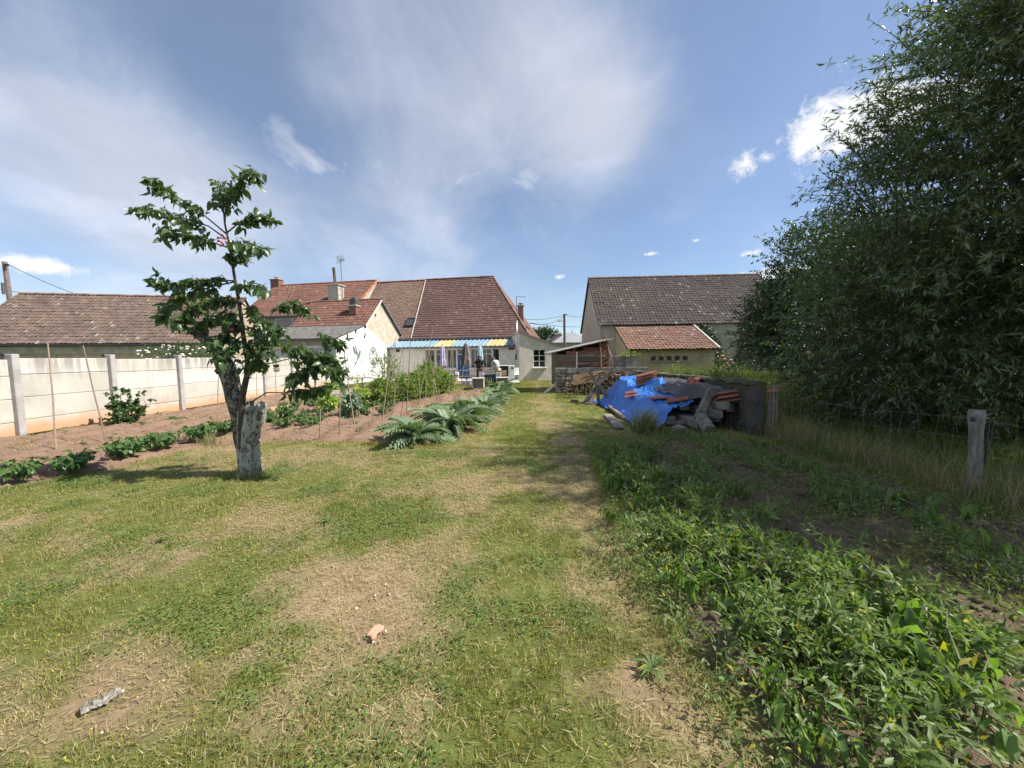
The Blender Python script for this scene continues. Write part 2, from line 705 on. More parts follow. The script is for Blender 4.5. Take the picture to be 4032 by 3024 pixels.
def soil_mat_grey():
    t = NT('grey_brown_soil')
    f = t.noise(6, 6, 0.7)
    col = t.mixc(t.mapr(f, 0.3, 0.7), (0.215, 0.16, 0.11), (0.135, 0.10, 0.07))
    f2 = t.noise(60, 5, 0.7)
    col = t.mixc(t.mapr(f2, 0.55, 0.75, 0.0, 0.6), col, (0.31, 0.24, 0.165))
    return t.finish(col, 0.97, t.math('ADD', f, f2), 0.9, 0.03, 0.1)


M_GROUND = ground_mat()
M_SOIL = soil_mat()
M_SOIL2 = soil_mat_grey()
M_CREAM = plain('cream_render', (0.52, 0.46, 0.36), (0.43, 0.375, 0.295), 2.2, 0.92, 0.35, 45)
M_GREYR = plain('grey_render', (0.46, 0.43, 0.37), (0.36, 0.33, 0.28), 1.3, 0.93, 0.4, 35)
M_EXT = plain('weathered_beige_render', (0.60, 0.555, 0.48), (0.49, 0.445, 0.375), 1.6, 0.93, 0.4, 30)
M_YELW = plain('ochre_render', (0.50, 0.42, 0.26), (0.40, 0.33, 0.20), 1.8, 0.93, 0.4, 30)
M_WHITE = plain('white_paint', (0.78, 0.78, 0.76), (0.66, 0.66, 0.635), 1.1, 0.75, 0.25, 40, detail=7)
M_OFFW = plain('offwhite_render', (0.70, 0.66, 0.59), (0.62, 0.58, 0.51), 2.5, 0.9, 0.25, 40)
M_DARK = plain('dark_metal', (0.035, 0.035, 0.04), (0.05, 0.05, 0.05), 8, 0.5, 0.1)
M_GUT = plain('gutter_zinc', (0.11, 0.11, 0.12), (0.16, 0.16, 0.16), 3, 0.55, 0.1)
M_STEEL = plain('flue_steel', (0.62, 0.62, 0.62), (0.5, 0.5, 0.5), 4, 0.25, 0.05, metal=0.9)
M_BRICK = plain('red_brick', (0.29, 0.13, 0.10), (0.22, 0.11, 0.085), 7, 0.9, 0.5, 30)
M_BRICK2 = plain('brown_brick', (0.30, 0.19, 0.14), (0.22, 0.14, 0.11), 7, 0.9, 0.5, 30)
M_CONC = plain('grey_concrete', (0.42, 0.40, 0.35), (0.30, 0.29, 0.25), 3, 0.93, 0.4, 30)
M_SHUT = plain('shutter_grey', (0.52, 0.54, 0.57), (0.47, 0.49, 0.52), 3, 0.5, 0.05)
M_BLUE = plain('blue_door_paint', (0.025, 0.11, 0.30), (0.03, 0.13, 0.34), 3, 0.45, 0.05)
M_INT = plain('dim_interior', (0.09, 0.085, 0.08), (0.06, 0.06, 0.055), 2, 0.9, 0.0)  # dark colour stands in for the dimness inside the rooms
M_CURT = plain('curtain', (0.50, 0.50, 0.50), (0.30, 0.30, 0.31), 9, 0.9, 0.1, sc=(3, 3, 0.1))
T_MAIN = tile_mat('tile_brown_red', [(0.135, 0.078, 0.066), (0.165, 0.09, 0.075), (0.125, 0.078, 0.07), (0.185, 0.098, 0.079)], (0.30, 0.25, 0.21), 0.66, 0.2)
T_OLD = tile_mat('tile_old_flat', [(0.22, 0.135, 0.10), (0.27, 0.175, 0.125), (0.18, 0.115, 0.09), (0.25, 0.19, 0.145), (0.28, 0.135, 0.09)], (0.32, 0.28, 0.22), 0.60, 0.3)
T_LEFT = tile_mat('tile_red', [(0.165, 0.080, 0.062), (0.195, 0.09, 0.066), (0.145, 0.078, 0.063), (0.225, 0.104, 0.074)], (0.33, 0.27, 0.20), 0.66, 0.2)
T_NEIGH = tile_mat('tile_mossy_brown', [(0.118, 0.082, 0.066), (0.145, 0.093, 0.073), (0.11, 0.084, 0.07), (0.165, 0.112, 0.086), (0.14, 0.11, 0.09)], (0.29, 0.26, 0.22), 0.58, 0.25)
T_BARN = tile_mat('tile_dark_grey', [(0.085, 0.068, 0.06), (0.105, 0.08, 0.07), (0.075, 0.063, 0.058), (0.12, 0.09, 0.077)], (0.20, 0.18, 0.16), 0.62, 0.3)
T_LEAN = tile_mat('tile_orange_mixed', [(0.27, 0.125, 0.085), (0.22, 0.12, 0.09), (0.31, 0.135, 0.085), (0.20, 0.13, 0.105), (0.28, 0.20, 0.15)], (0.38, 0.33, 0.27), 0.52, 0.5)
M_RIDGE = plain('ridge_terracotta', (0.34, 0.155, 0.10), (0.27, 0.145, 0.11), 5, 0.9, 0.3, vary=0.25)
M_RIDGEB = plain('ridge_dull', (0.26, 0.15, 0.11), (0.20, 0.14, 0.11), 5, 0.9, 0.3, vary=0.25)
M_ASPH = plain('lichened_sheet', (0.115, 0.11, 0.10), (0.20, 0.185, 0.165), 4.0, 0.95, 0.5, 25, lo=0.45, hi=0.62)


def glass_mat():
    t = NT('window_glass')
    tr = t.n('ShaderNodeBsdfTransparent', {'Color': (0.55, 0.58, 0.58)})
    gl = t.n('ShaderNodeBsdfGlossy', {'Color': (0.9, 0.9, 0.9), 'Roughness': 0.02})
    fr = t.n('ShaderNodeFresnel', {'IOR': 1.5})
    mx = t.n('ShaderNodeMixShader', {0: t.math('ADD', fr.outputs[0], 0.05)})
    t.t.links.new(tr.outputs[0], mx.inputs[1])
    t.t.links.new(gl.outputs[0], mx.inputs[2])
    t.t.links.new(mx.outputs[0], t.out.inputs[0])
    return t.m


M_GLASS = glass_mat()


def fence_mat():
    t = NT('cast_concrete_panel')
    g = t.n('ShaderNodeNewGeometry').outputs['Position']
    z = t.n('ShaderNodeSeparateXYZ', {0: g}).outputs[2]
    base = t.mixc(t.mapr(t.noise(1.2, 5, 0.6), 0.35, 0.65), (0.52, 0.495, 0.435), (0.44, 0.415, 0.36))
    r = t.rnd()
    base = t.mixc(t.mapr(r, 0.2, 0.95, 0.0, 0.8), base, (0.60, 0.58, 0.53))
    base = t.mixc(t.math('MULTIPLY', t.mapr(t.noise(0.9, 6, 0.7, 0.4), 0.50, 0.68), 0.45), base, (0.34, 0.31, 0.26))
    base = t.mixc(t.mapr(t.noise(3.0, 6, 0.7, sc=(1, 1, 0.12)), 0.58, 0.72, 0.0, 0.45), base, (0.30, 0.28, 0.24))
    streak = t.noise(5.0, 5, 0.65, sc=(1.0, 1.0, 0.09))
    topm = t.math('MULTIPLY', t.mapr(streak, 0.42, 0.62), t.mapr(z, 1.0, 1.68, 0.0, 0.9))
    base = t.mixc(topm, base, (0.27, 0.25, 0.22))
    zz = t.math('ADD', z, t.math('MULTIPLY', t.math('SUBTRACT', t.noise(1.8, 5, 0.65), 0.5), 0.5))
    base = t.mixc(t.mapr(zz, 0.50, 0.0, 0.0, 0.85), base, (0.50, 0.27, 0.12))
    return t.finish(base, 0.93, t.noise(35, 5, 0.6), 0.3)


M_FENCE = fence_mat()
M_POST = plain('post_concrete', (0.42, 0.40, 0.385), (0.33, 0.31, 0.30), 4, 0.93, 0.4, 30)

# ================================================================ ground
BED_L = [(-10.75, 1.0), (-8.2, 3.0), (-7.2, 3.9), (-6.25, 4.75), (-5.95, 5.6), (-5.7, 6.75), (-4.4, 7.1), (-3.2, 6.95), (-2.3, 6.75), (-1.5, 6.55), (-1.0, 7.4),
         (-0.85, 9.5), (-0.55, 12), (-0.30, 15), (-0.25, 17.4), (-1.2, 18.0), (-2.4, 17.6), (-4.0, 18.2), (-6, 19.0), (-8, 19.6), (-10.75, 20.5)]
BED_R = [(0.80, 0.6), (0.92, 1.6), (0.88, 2.3), (1.0, 3.0), (1.18, 4.2), (1.32, 5.4), (1.42, 6.5), (2.4, 6.9), (3.8, 6.7), (4.75, 6.2), (4.85, 4.5), (4.75, 2.5), (4.7, 0.6)]


def inside(x, y, poly):
    x, y = np.asarray(x, float), np.asarray(y, float)
    r = np.zeros(x.shape, bool)
    n = len(poly)
    for i in range(n):
        x1, y1 = poly[i]
        x2, y2 = poly[(i + 1) % n]
        c = ((y1 > y) != (y2 > y)) & (x < (x2 - x1) * (y - y1) / (y2 - y1 + 1e-12) + x1)
        r ^= c
    return r


def edge_dist(x, y, poly):
    """distance to the outline of a polygon"""
    x, y = np.asarray(x, float), np.asarray(y, float)
    d = np.full(x.shape, 1e9)
    n = len(poly)
    for i in range(n):
        x1, y1 = poly[i]
        x2, y2 = poly[(i + 1) % n]
        ex, ey = x2 - x1, y2 - y1
        t = np.clip(((x - x1) * ex + (y - y1) * ey) / (ex * ex + ey * ey), 0, 1)
        d = np.minimum(d, np.hypot(x - x1 - t * ex, y - y1 - t * ey))
    return d


def ground_z(x, y):
    near = sstep(40, 12, np.abs(y)) * sstep(30, 10, np.abs(x))
    return near * ((fbm(x, y, 2.6, 3, 3) - 0.5) * 0.07 + (fbm(x, y, 0.5, 9, 3) - 0.5) * 0.03)


def greenness(x, y):
    """0 dry straw, 1 fresh green"""
    xr, yr = x * 0.85 + y * 0.5, y * 0.85 - x * 0.5
    g = fbm(xr, yr * 0.75, 1.0, 21, 5, 0.68) * 0.62 + fbm(x, y, 0.22, 5, 4, 0.6) * 0.38
    g = g + 0.13 * np.exp(-((x - 0.02 * y - 0.05) / 0.45) ** 2) - 0.10 * np.exp(-((x - 0.03 * y - 0.78) / 0.28) ** 2) - 0.07 * np.exp(-((x - 0.02 * y + 0.95) / 0.45) ** 2)
    for (cx_, cy_, r_, w_) in ((-1.25, 3.55, 0.42, 0.35), (-3.2, 4.6, 0.9, 0.15), (0.1, 1.6, 0.6, 0.15), (-2.3, 2.9, 0.35, 0.15), (-0.9, 5.4, 0.8, 0.12), (-2.6, 2.2, 0.5, 0.12)):
        g = g + w_ * np.exp(-((x - cx_) ** 2 + (y - cy_) ** 2) / r_ ** 2)
    for (cx_, cy_, r_, w_) in ((-2.6, 3.5, 0.9, 0.16), (-0.75, 4.6, 0.55, 0.1), (0.55, 2.5, 0.35, 0.16), (0.3, 8, 1.0, 0.10), (-1.1, 2.6, 0.4, 0.16), (1.0, 10.5, 1.2, 0.10), (0.5, 3.6, 0.5, 0.14)):
        g = g - w_ * np.exp(-((x - cx_) ** 2 + (y - cy_) ** 2) / r_ ** 2)
    return 0.10 + 0.84 * sstep(0.33, 0.59, g)


def bareness(x, y):
    b = fbm(x * 0.8 + y * 0.3, y, 0.75, 77, 4, 0.55)
    for (cx_, cy_, r_, w_) in ((-0.95, 2.62, 0.16, 0.25), (-0.78, 2.05, 0.16, 0.26), (-1.9, 1.62, 0.25, 0.2), (-1.15, 1.55, 0.2, 0.24), (0.56, 2.3, 0.16, 0.28), (0.52, 3.2, 0.15, 0.18), (-1.35, 1.9, 0.18, 0.16), (0.62, 1.8, 0.15, 0.2)):
        b = b + w_ * np.exp(-((x - cx_) ** 2 + (y - cy_) ** 2) / r_ ** 2)
    return sstep(0.66, 0.80, b) * (0.55 + 0.45 * vnoise(x, y, 0.09, 14))


C_GREEN = np.array([0.205, 0.24, 0.062])
C_DRY = np.array([0.50, 0.40, 0.215])
C_BARE = np.array([0.40, 0.285, 0.18])


def axis(lo, hi, fine_lo, fine_hi, step):
    a = list(np.arange(fine_lo, fine_hi, step))
    s, x = step, fine_lo
    left = []
    while x > lo:
        s *= 1.22
        x -= s
        left.append(x)
    s, x = step, a[-1]
    right = []
    while x < hi:
        s *= 1.22
        x += s
        right.append(x)
    return np.array(left[::-1] + a + right)


gx, gy = axis(-700, 700, -6.5, 2.2, 0.055), axis(-60, 1200, 1.0, 9.0, 0.055)
GX, GY = np.meshgrid(gx, gy)
GZ = ground_z(GX, GY)
GZ = GZ - 0.10 * (inside(GX, GY, BED_L) & (edge_dist(GX, GY, BED_L) > 0.5)) - 0.10 * (inside(GX, GY, BED_R) & (edge_dist(GX, GY, BED_R) > 0.5))
GZ = np.where(np.hypot(GX, GY) > 60, GZ - 0.0, GZ)
ny, nx = GX.shape
idx = np.arange(nx * ny).reshape(ny, nx)
GF = np.stack([idx[:-1, :-1], idx[:-1, 1:], idx[1:, 1:], idx[1:, :-1]], axis=2).reshape(-1, 4)
gme = np_mesh('ground', np.stack([GX, GY, GZ], axis=2).reshape(-1, 3), GF, M_GROUND, True)
gg = greenness(GX, GY)[..., None]
bb = bareness(GX, GY)[..., None]
gc = (C_GREEN * 0.68 * gg + C_DRY * 0.55 * (1 - gg)) * (1 - bb) + C_BARE * 0.85 * bb  # turf colour darkened under the blades, standing in for thatch shade
vn = (0.8 + 0.4 * vnoise(GX, GY, 0.07, 4))[..., None]
meadow = sstep(4.6, 5.6, GX)[..., None] * sstep(2.0, 4.0, GY)[..., None]
gc = gc * (1 - meadow) + np.array([0.10, 0.13, 0.035]) * meadow
far = sstep(25, 45, np.hypot(GX, GY))[..., None]
gc = gc * vn * (1 - far) + np.array([0.11, 0.14, 0.045]) * far
col_attr(gme, gc.reshape(-1, 3))
tag(link_mesh('ground', gme), 'patchy mown lawn, dry and green, with bare soil spots', 'lawn', kind='structure')


def bed(name, poly, step, mat, rough, ridges=None, label=None):
    p = np.array(poly)
    xs = np.arange(p[:, 0].min() - step, p[:, 0].max() + step, step)
    ys = np.arange(p[:, 1].min() - step, p[:, 1].max() + step, step)
    X, Y = np.meshgrid(xs, ys)
    wob = (fbm(X, Y, 0.5, 61, 3) - 0.5) * 0.45
    ins = inside(X + wob, Y + wob[::-1, ::-1] * 0, poly)
    e = edge_dist(X + wob, Y, poly)
    lift = np.where(ins, sstep(0, 0.22, e), 0.0)
    Z = ground_z(X, Y) - 0.03 * (1 - sstep(0.02, 0.14, np.where(ins, e, 0))) + 0.006 + lift * (0.02 + rough * (fbm(X, Y, 0.35, 31, 5, 0.65) - 0.35) + 0.05 * np.maximum(0, vnoise(X, Y, 0.11, 8) - 0.62))
    if ridges is not None:
        Z = Z + lift * ridges(X, Y)
    idx = np.arange(X.size).reshape(X.shape)
    keep = ins[:-1, :-1] & ins[1:, :-1] & ins[:-1, 1:] & ins[1:, 1:]
    F = np.stack([idx[:-1, :-1], idx[:-1, 1:], idx[1:, 1:], idx[1:, :-1]], axis=2)[keep]
    used = np.unique(F)
    remap = np.full(X.size, -1)
    remap[used] = np.arange(len(used))
    V = np.stack([X, Y, Z], axis=2).reshape(-1, 3)[used]
    me = np_mesh(name, V, remap[F], mat, True)
    o = link_mesh(name, me)
    tag(o, label, 'soil', kind='structure')
    return o


bed('vegetable_bed', BED_L, 0.07, M_SOIL, 0.10, lambda X, Y: 0.03 * np.sin((X + 0.15 * Y) * 2 * math.pi / 0.7), 'bare reddish soil of the vegetable plot below the concrete fence')
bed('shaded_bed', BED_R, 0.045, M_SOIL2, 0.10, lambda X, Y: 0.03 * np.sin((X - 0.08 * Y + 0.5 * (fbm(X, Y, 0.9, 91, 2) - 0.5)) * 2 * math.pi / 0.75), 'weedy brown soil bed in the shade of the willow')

# paved terrace before the house
pv = MB()
pv.poly([(-9.3, 25.6, 0.02), (-4.0, 22.2, 0.02), (-0.6, 22.0, 0.02), (0.45, 22.3, 0.02), (0.45, 26.2, 0.02), (-9.0, 28.2, 0.02)], 0.04, (0, 0, 1))
tag(pv.build('terrace', plain('terrace_concrete', (0.46, 0.42, 0.36), (0.36, 0.33, 0.28), 2, 0.95, 0.4)), 'pale concrete terrace before the house', 'terrace', kind='structure')

# ================================================================ concrete panel fence
FX = -10.8
fence = thing('concrete_fence', 'long cream concrete panel fence with orange soil splash along its foot', 'fence', (FX, 14, 0))
POSTS = [5.95, 8.0, 9.95, 11.97, 14.0, 16.05, 18.1, 20.15, 22.05]
pb = MB().box((0, 0, 0.86), (0.075, 0.07, 0.92))
pme = None
for i, py_ in enumerate(POSTS):
    m = MB().box((FX + 0.03, py_, 0.87), (0.085, 0.065, 0.92), jit=0.004)
    o = bevel(m.build('post', M_POST, fence), 0.012)
    br = MB().box((FX - 0.06, py_ - 0.085, 1.72), (0.012, 0.02, 0.10)).box((FX - 0.06, py_ - 0.05, 1.765), (0.012, 0.05, 0.012))
    br.build('bracket', M_DARK, o)
for i in range(len(POSTS) - 1):
    a, b = POSTS[i] + 0.066, POSTS[i + 1] - 0.066
    z = random.uniform(-0.02, 0.02)
    for k, h in enumerate((0.33, 0.5, 0.5, 0.36)):
        m = MB().box((FX + random.uniform(-0.006, 0.006), (a + b) / 2, z + h / 2), (0.024, (b - a) / 2, h / 2 - 0.005))
        bevel(m.build('panel', M_FENCE, fence), 0.01)
        z += h


# ================================================================ roofs and walls
def tile_template(tw, th, prof=None, lip=0.022, rise=0.03):
    prof = prof or [(0, 0), (.1, .032), (.26, .036), (.4, .002), (.6, 0), (.72, .02), (.88, .02), (1, 0)]
    n = len(prof)
    V = []
    for (x, z) in prof:
        V.append(((x - .5) * tw, 0, rise + z))
    for (x, z) in prof:
        V.append(((x - .5) * tw, th * 1.12, 0.004 + z))
    for (x, z) in prof:
        V.append(((x - .5) * tw, 0.003, rise + z - lip))
    F = [(i, i + 1, n + i + 1, n + i) for i in range(n - 1)] + [(2 * n + i, 2 * n + i + 1, i + 1, i) for i in range(n - 1)]
    return np.array(V), F


PROF_FLAT = [(0.01, 0), (.5, .004), (.99, 0)]
PROF_ROWS = [(0, 0), (.06, .014), (.14, .014), (.2, 0), (.55, .004), (1, 0)]


def roof_plane(parent, name, pts, tw, th, tmat, deck_mat, prof=None, nsingle=300, stagger=False, deck=0.06, jit=1.0, rise=0.03, label=None):
    """a tiled slope: pts in order, the first two along the eave; returns the roof part"""
    P = [Vector(p) for p in pts]
    eu = (P[1] - P[0]).normalized()
    nrm = eu.cross(P[2] - P[0]).normalized()
    if nrm.z < 0:
        nrm = -nrm
    ev = nrm.cross(eu).normalized()
    if ev.z < 0:
        ev = -ev
    m = MB()
    m.poly([p - nrm * deck for p in P], deck - 0.012, nrm)
    roof = m.build(name, deck_mat, parent, label=label)
    uv = [((p - P[0]).dot(eu), (p - P[0]).dot(ev)) for p in P]
    u0, u1 = min(a for a, b in uv), max(a for a, b in uv)
    v1 = max(b for a, b in uv)
    us, vs = [], []
    row, v = 0, -0.03
    while v < v1 - th * 0.5:
        u = u0 + tw * (0.5 if (stagger and row % 2) else 0.0) + tw * 0.5
        while u < u1 + tw * 0.3:
            us.append(u)
            vs.append(v)
            u += tw
        v += th
        row += 1
    us, vs = np.array(us), np.array(vs)
    ok = inside(us, np.maximum(vs + th * 0.5, 0.01), uv)
    us, vs = us[ok], vs[ok]
    N = len(us)
    jv = RNG.normal(0, 0.006 * jit, N)
    T = np.array(P[0])[None] + us[:, None] * np.array(eu) + (vs + jv)[:, None] * np.array(ev) + RNG.normal(0, 0.004 * jit, N)[:, None] * np.array(nrm)
    rot = RNG.normal(0, 0.012 * jit, N)
    c, s = np.cos(rot)[:, None], np.sin(rot)[:, None]
    x = np.array(eu)[None] * c + np.array(ev)[None] * s
    y = np.array(ev)[None] * c - np.array(eu)[None] * s
    z = np.broadcast_to(np.array(nrm), (N, 3))
    M = np.stack([x, y, z], axis=2)
    if np.linalg.det(M[0]) < 0:
        M[:, :, 0] *= -1
    tV, tF = tile_template(tw * 1.02, th, prof, rise=rise)
    leaves(roof, 'tile', tV, tF, M, T, 1.0, tmat, nsingle, False, 'tile_field')
    return roof, eu, ev, nrm


def ridge_caps(roof, a, b, mat, step=0.38, r=0.11):
    a, b = Vector(a), Vector(b)
    n = max(1, int((b - a).length / step))
    d = (b - a) / n
    dn = d.normalized()
    side = dn.cross(Vector((0, 0, 1))).normalized()
    up = side.cross(dn)
    V, F = [], []
    L = d.length
    for j, (y, k) in enumerate(((0, 1.08), (L * 1.08, 0.94))):
        for i in range(6):
            t = math.pi * i / 5
            V.append((side * math.cos(t) * r * k + up * (math.sin(t) * r * k * 0.85) + dn * y))
    F = [(i, i + 1, 7 + i, 6 + i) for i in range(5)] + [(0, 1, 2, 3, 4, 5)]
    me = np_mesh('ridge_tile', np.array([tuple(v) for v in V]), F, mat)
    o0 = org(roof)
    for i in range(n):
        q = bpy.data.objects.new('ridge_tile', me)
        COL.objects.link(q)
        q.parent = roof
        q.location = a + d * i - o0 + Vector((random.uniform(-.006, .006), random.uniform(-.006, .006), random.uniform(-.006, .006)))


def facade(mb, P0, eu, nrm, W, H, holes, t=0.16):
    """rectangular wall face with openings (x0,x1,z0,z1) and their reveals"""
    P0, eu, nrm = Vector(P0), Vector(eu), Vector(nrm)
    up = Vector((0, 0, 1))
    xs = sorted({0.0, W, *[h[0] for h in holes], *[h[1] for h in holes]})
    zs = sorted({0.0, H, *[h[2] for h in holes], *[h[3] for h in holes]})
    for i in range(len(xs) - 1):
        for j in range(len(zs) - 1):
            cx_, cz_ = (xs[i] + xs[i + 1]) / 2, (zs[j] + zs[j + 1]) / 2
            if any(h[0] < cx_ < h[1] and h[2] < cz_ < h[3] for h in holes):
                continue
            mb.add([P0 + eu * x + up * z for x, z in ((xs[i], zs[j]), (xs[i + 1], zs[j]), (xs[i + 1], zs[j + 1]), (xs[i], zs[j + 1]))], [(0, 1, 2, 3)])
    for (a, b, c, d) in holes:
        q = [P0 + eu * x + up * z for x, z in ((a, c), (b, c), (b, d), (a, d))]
        r = [p - nrm * t for p in q]
        mb.add(q + r, [(0, 4, 5, 1), (1, 5, 6, 2), (2, 6, 7, 3), (3, 7, 4, 0)])
    return mb


def window(parent, P, eu, nrm, w, h, nx=2, nz=3, fw=0.045, mat=None, depth=0.05, sill=True, glass=None, transom=None, sillmat=None, name='window', cross=True):
    """P lower corner in the reveal; frame, glazing bars, panes and sill"""
    P, eu, nrm = Vector(P), Vector(eu), Vector(nrm)
    up = Vector((0, 0, 1))
    mat = mat or M_WHITE
    m = MB()
    ax = (eu, -nrm, up)
    c = P + eu * (w / 2) + up * (h / 2)
    d = depth / 2
    for s in (-1, 1):
        m.box(c + eu * (s * (w / 2 - fw / 2 - 0.001)), (fw / 2, d, h / 2 - 0.001), ax)
        m.box(c + up * (s * (h / 2 - fw / 2 - 0.001)), (w / 2 - fw - 0.002, d, fw / 2), ax)
    f = m.build(name, mat, parent)
    iw, ih = w - 2 * fw, h - 2 * fw
    bars = []
    for i in range(1, nx):
        b = MB().box(c + eu * (-iw / 2 + iw * i / nx), (fw * 0.4, d * 0.8, ih / 2 - 0.001), ax)
        b.build('glazing_bar', mat, f)
    zs = [ih * j / nz for j in range(1, nz)] if transom is None else [transom]
    for z in zs:
        b = MB().box(c + up * (-ih / 2 + z), (iw / 2 - 0.001, d * 0.7, fw * 0.4), ax)
        b.build('glazing_bar', mat, f)
    zz = [0.0] + zs + [ih]
    for i in range(nx):
        for j in range(len(zz) - 1):
            a0, a1 = -iw / 2 + iw * i / nx, -iw / 2 + iw * (i + 1) / nx
            z0, z1 = -ih / 2 + zz[j], -ih / 2 + zz[j + 1]
            g = MB().poly([c + eu * x + up * z - nrm * 0.004 for x, z in ((a0, z0), (a1, z0), (a1, z1), (a0, z1))])
            g.build('pane', glass or M_GLASS, f)
    if sill:
        b = MB().box(P + eu * (w / 2) + nrm * 0.12 - up * 0.035, (w / 2 + 0.07, 0.16, 0.03), (eu, nrm, up))
        bevel(b.build('sill', sillmat or mat, f), 0.008)
    return f


def prism_walls(mb, pts, z0, z1s):
    """closed upright walls over a plan outline; z1s a top height per corner"""
    n = len(pts)
    for i in range(n):
        a, b = pts[i], pts[(i + 1) % n]
        mb.add([(a[0], a[1], z0), (b[0], b[1], z0), (b[0], b[1], z1s[(i + 1) % n]), (a[0], a[1], z1s[i])], [(0, 1, 2, 3)])
    return mb


def brick_stack(parent, c, half, z0, z1, mat, cap=None, name='chimney', course=0.075, u=None, band=None):
    """chimney of brick courses: alternate courses a few mm proud"""
    u = u or Vector((1, 0, 0))
    d = Vector((-u.y, u.x, 0))
    up = Vector((0, 0, 1))
    m = MB()
    z, k = z0, 0
    while z < z1:
        hh = min(course, z1 - z)
        off = 0.004 if k % 2 else 0.0
        m.box(Vector((c[0], c[1], z + hh / 2)), (half[0] + off, half[1] + off, hh / 2 - 0.004), (u, d, up))
        m.box(Vector((c[0], c[1], z + hh / 2)), (half[0] - 0.008, half[1] - 0.008, hh / 2), (u, d, up))
        z += hh
        k += 1
    ch = m.build(name, mat, parent)
    if cap:
        q = MB().box(Vector((c[0], c[1], z1 + 0.05)), (half[0] + 0.07, half[1] + 0.07, 0.048), (u, d, up))
        bevel(q.build('cap', cap, ch), 0.012)
    return ch

# ================================================================ the row of houses, in its own plan frame
TH = R(10)
HO = Vector((-9.45, 28.16, 0))
HU = Vector((math.cos(TH), -math.sin(TH), 0))
HD = Vector((math.sin(TH), math.cos(TH), 0))
UP = Vector((0, 0, 1))


def H(s, r, z=0.0):
    return HO + HU * s + HD * r + UP * z


def hs(px, r, py=1400):
    d = ray(px, py)
    k = d.x / d.y
    return (k * (HO.y + HD.y * r) - HO.x - HD.x * r) / (HU.x - k * HU.y)


def hz(px, py, r):
    s = hs(px, r, py)
    return at(px, py, H(s, r).y).z


# ---- main house with veranda
house = thing('house', 'long house with big hipped brown tile roof above a blue and yellow veranda', 'house', H(5, 2))
EAVE = 3.15
r0, r1 = 1.95, 7.0
roof, eu_, ev_, nr_ = roof_plane(house, 'roof', [H(1.05, r0, EAVE), H(10.67, r0, EAVE), H(6.75, r1, 8.83), H(0.35, r1, 8.83)], 0.225, 0.262, T_MAIN, M_DARK, PROF_ROWS, 300, rise=0.045)
m = MB()
m.poly([H(10.67, r0, EAVE), H(10.67, 12.0, EAVE), H(6.75, r1, 8.83)], 0.02, (1, 0, 0.5))
m.poly([H(10.67, 12.0, EAVE), H(1.05, 12.0, EAVE), H(0.35, r1, 8.83), H(6.75, r1, 8.83)], 0.02, (0, 1, 0.5))
m.build('rear_slope', T_MAIN, roof)
ridge_caps(roof, H(0.35, r1, 8.84), H(6.75, r1, 8.84), M_RIDGEB)
ridge_caps(roof, H(6.75, r1, 8.84), H(10.67, r0, EAVE + 0.04), M_RIDGEB, 0.36, 0.09)
ridge_caps(roof, H(0.35, r1, 8.88), H(1.05, r0, EAVE + 0.07), plain('verge_mortar', (0.42, 0.37, 0.31), (0.34, 0.29, 0.24), 5), 0.5, 0.06)
for (px, py) in ((1775, 1147), (1874, 1141), (1757, 1226), (1770, 1226), (1908, 1220), (1921, 1220)):
    v = at(px, py, 31.0)
    # lies on the slope: intersect the sight line with the roof plane
    o_ = Vector((0, 0, CAM_H))
    d_ = (v - o_).normalized()
    t_ = (H(1.05, r0, EAVE) - o_).dot(nr_) / d_.dot(nr_)
    p_ = o_ + d_ * t_
    MB().lathe(p_ - UP * 0.05, [(0.10, 0), (0.10, 0.12), (0.05, 0.17)], 8, 0.8).build('vent_tile', M_RIDGEB, roof)
MB().box(H(5.9, r0 - 0.10, EAVE - 0.05), (4.75, 0.07, 0.07), (HU, HD, UP)).build('gutter', M_GUT, house)
m = MB()
m.poly([H(1.0, 2.3, EAVE - 0.4), H(10.3, 2.3, EAVE - 0.4), H(10.3, 2.3, EAVE), H(1.0, 2.3, EAVE)], 0.05, HD)
prism_walls(m, [H(1.05, 2.4), H(10.3, 2.4), H(10.3, 11.6), H(1.05, 11.6)], 0, [EAVE] * 4)
m.build('wall', M_CREAM, house)

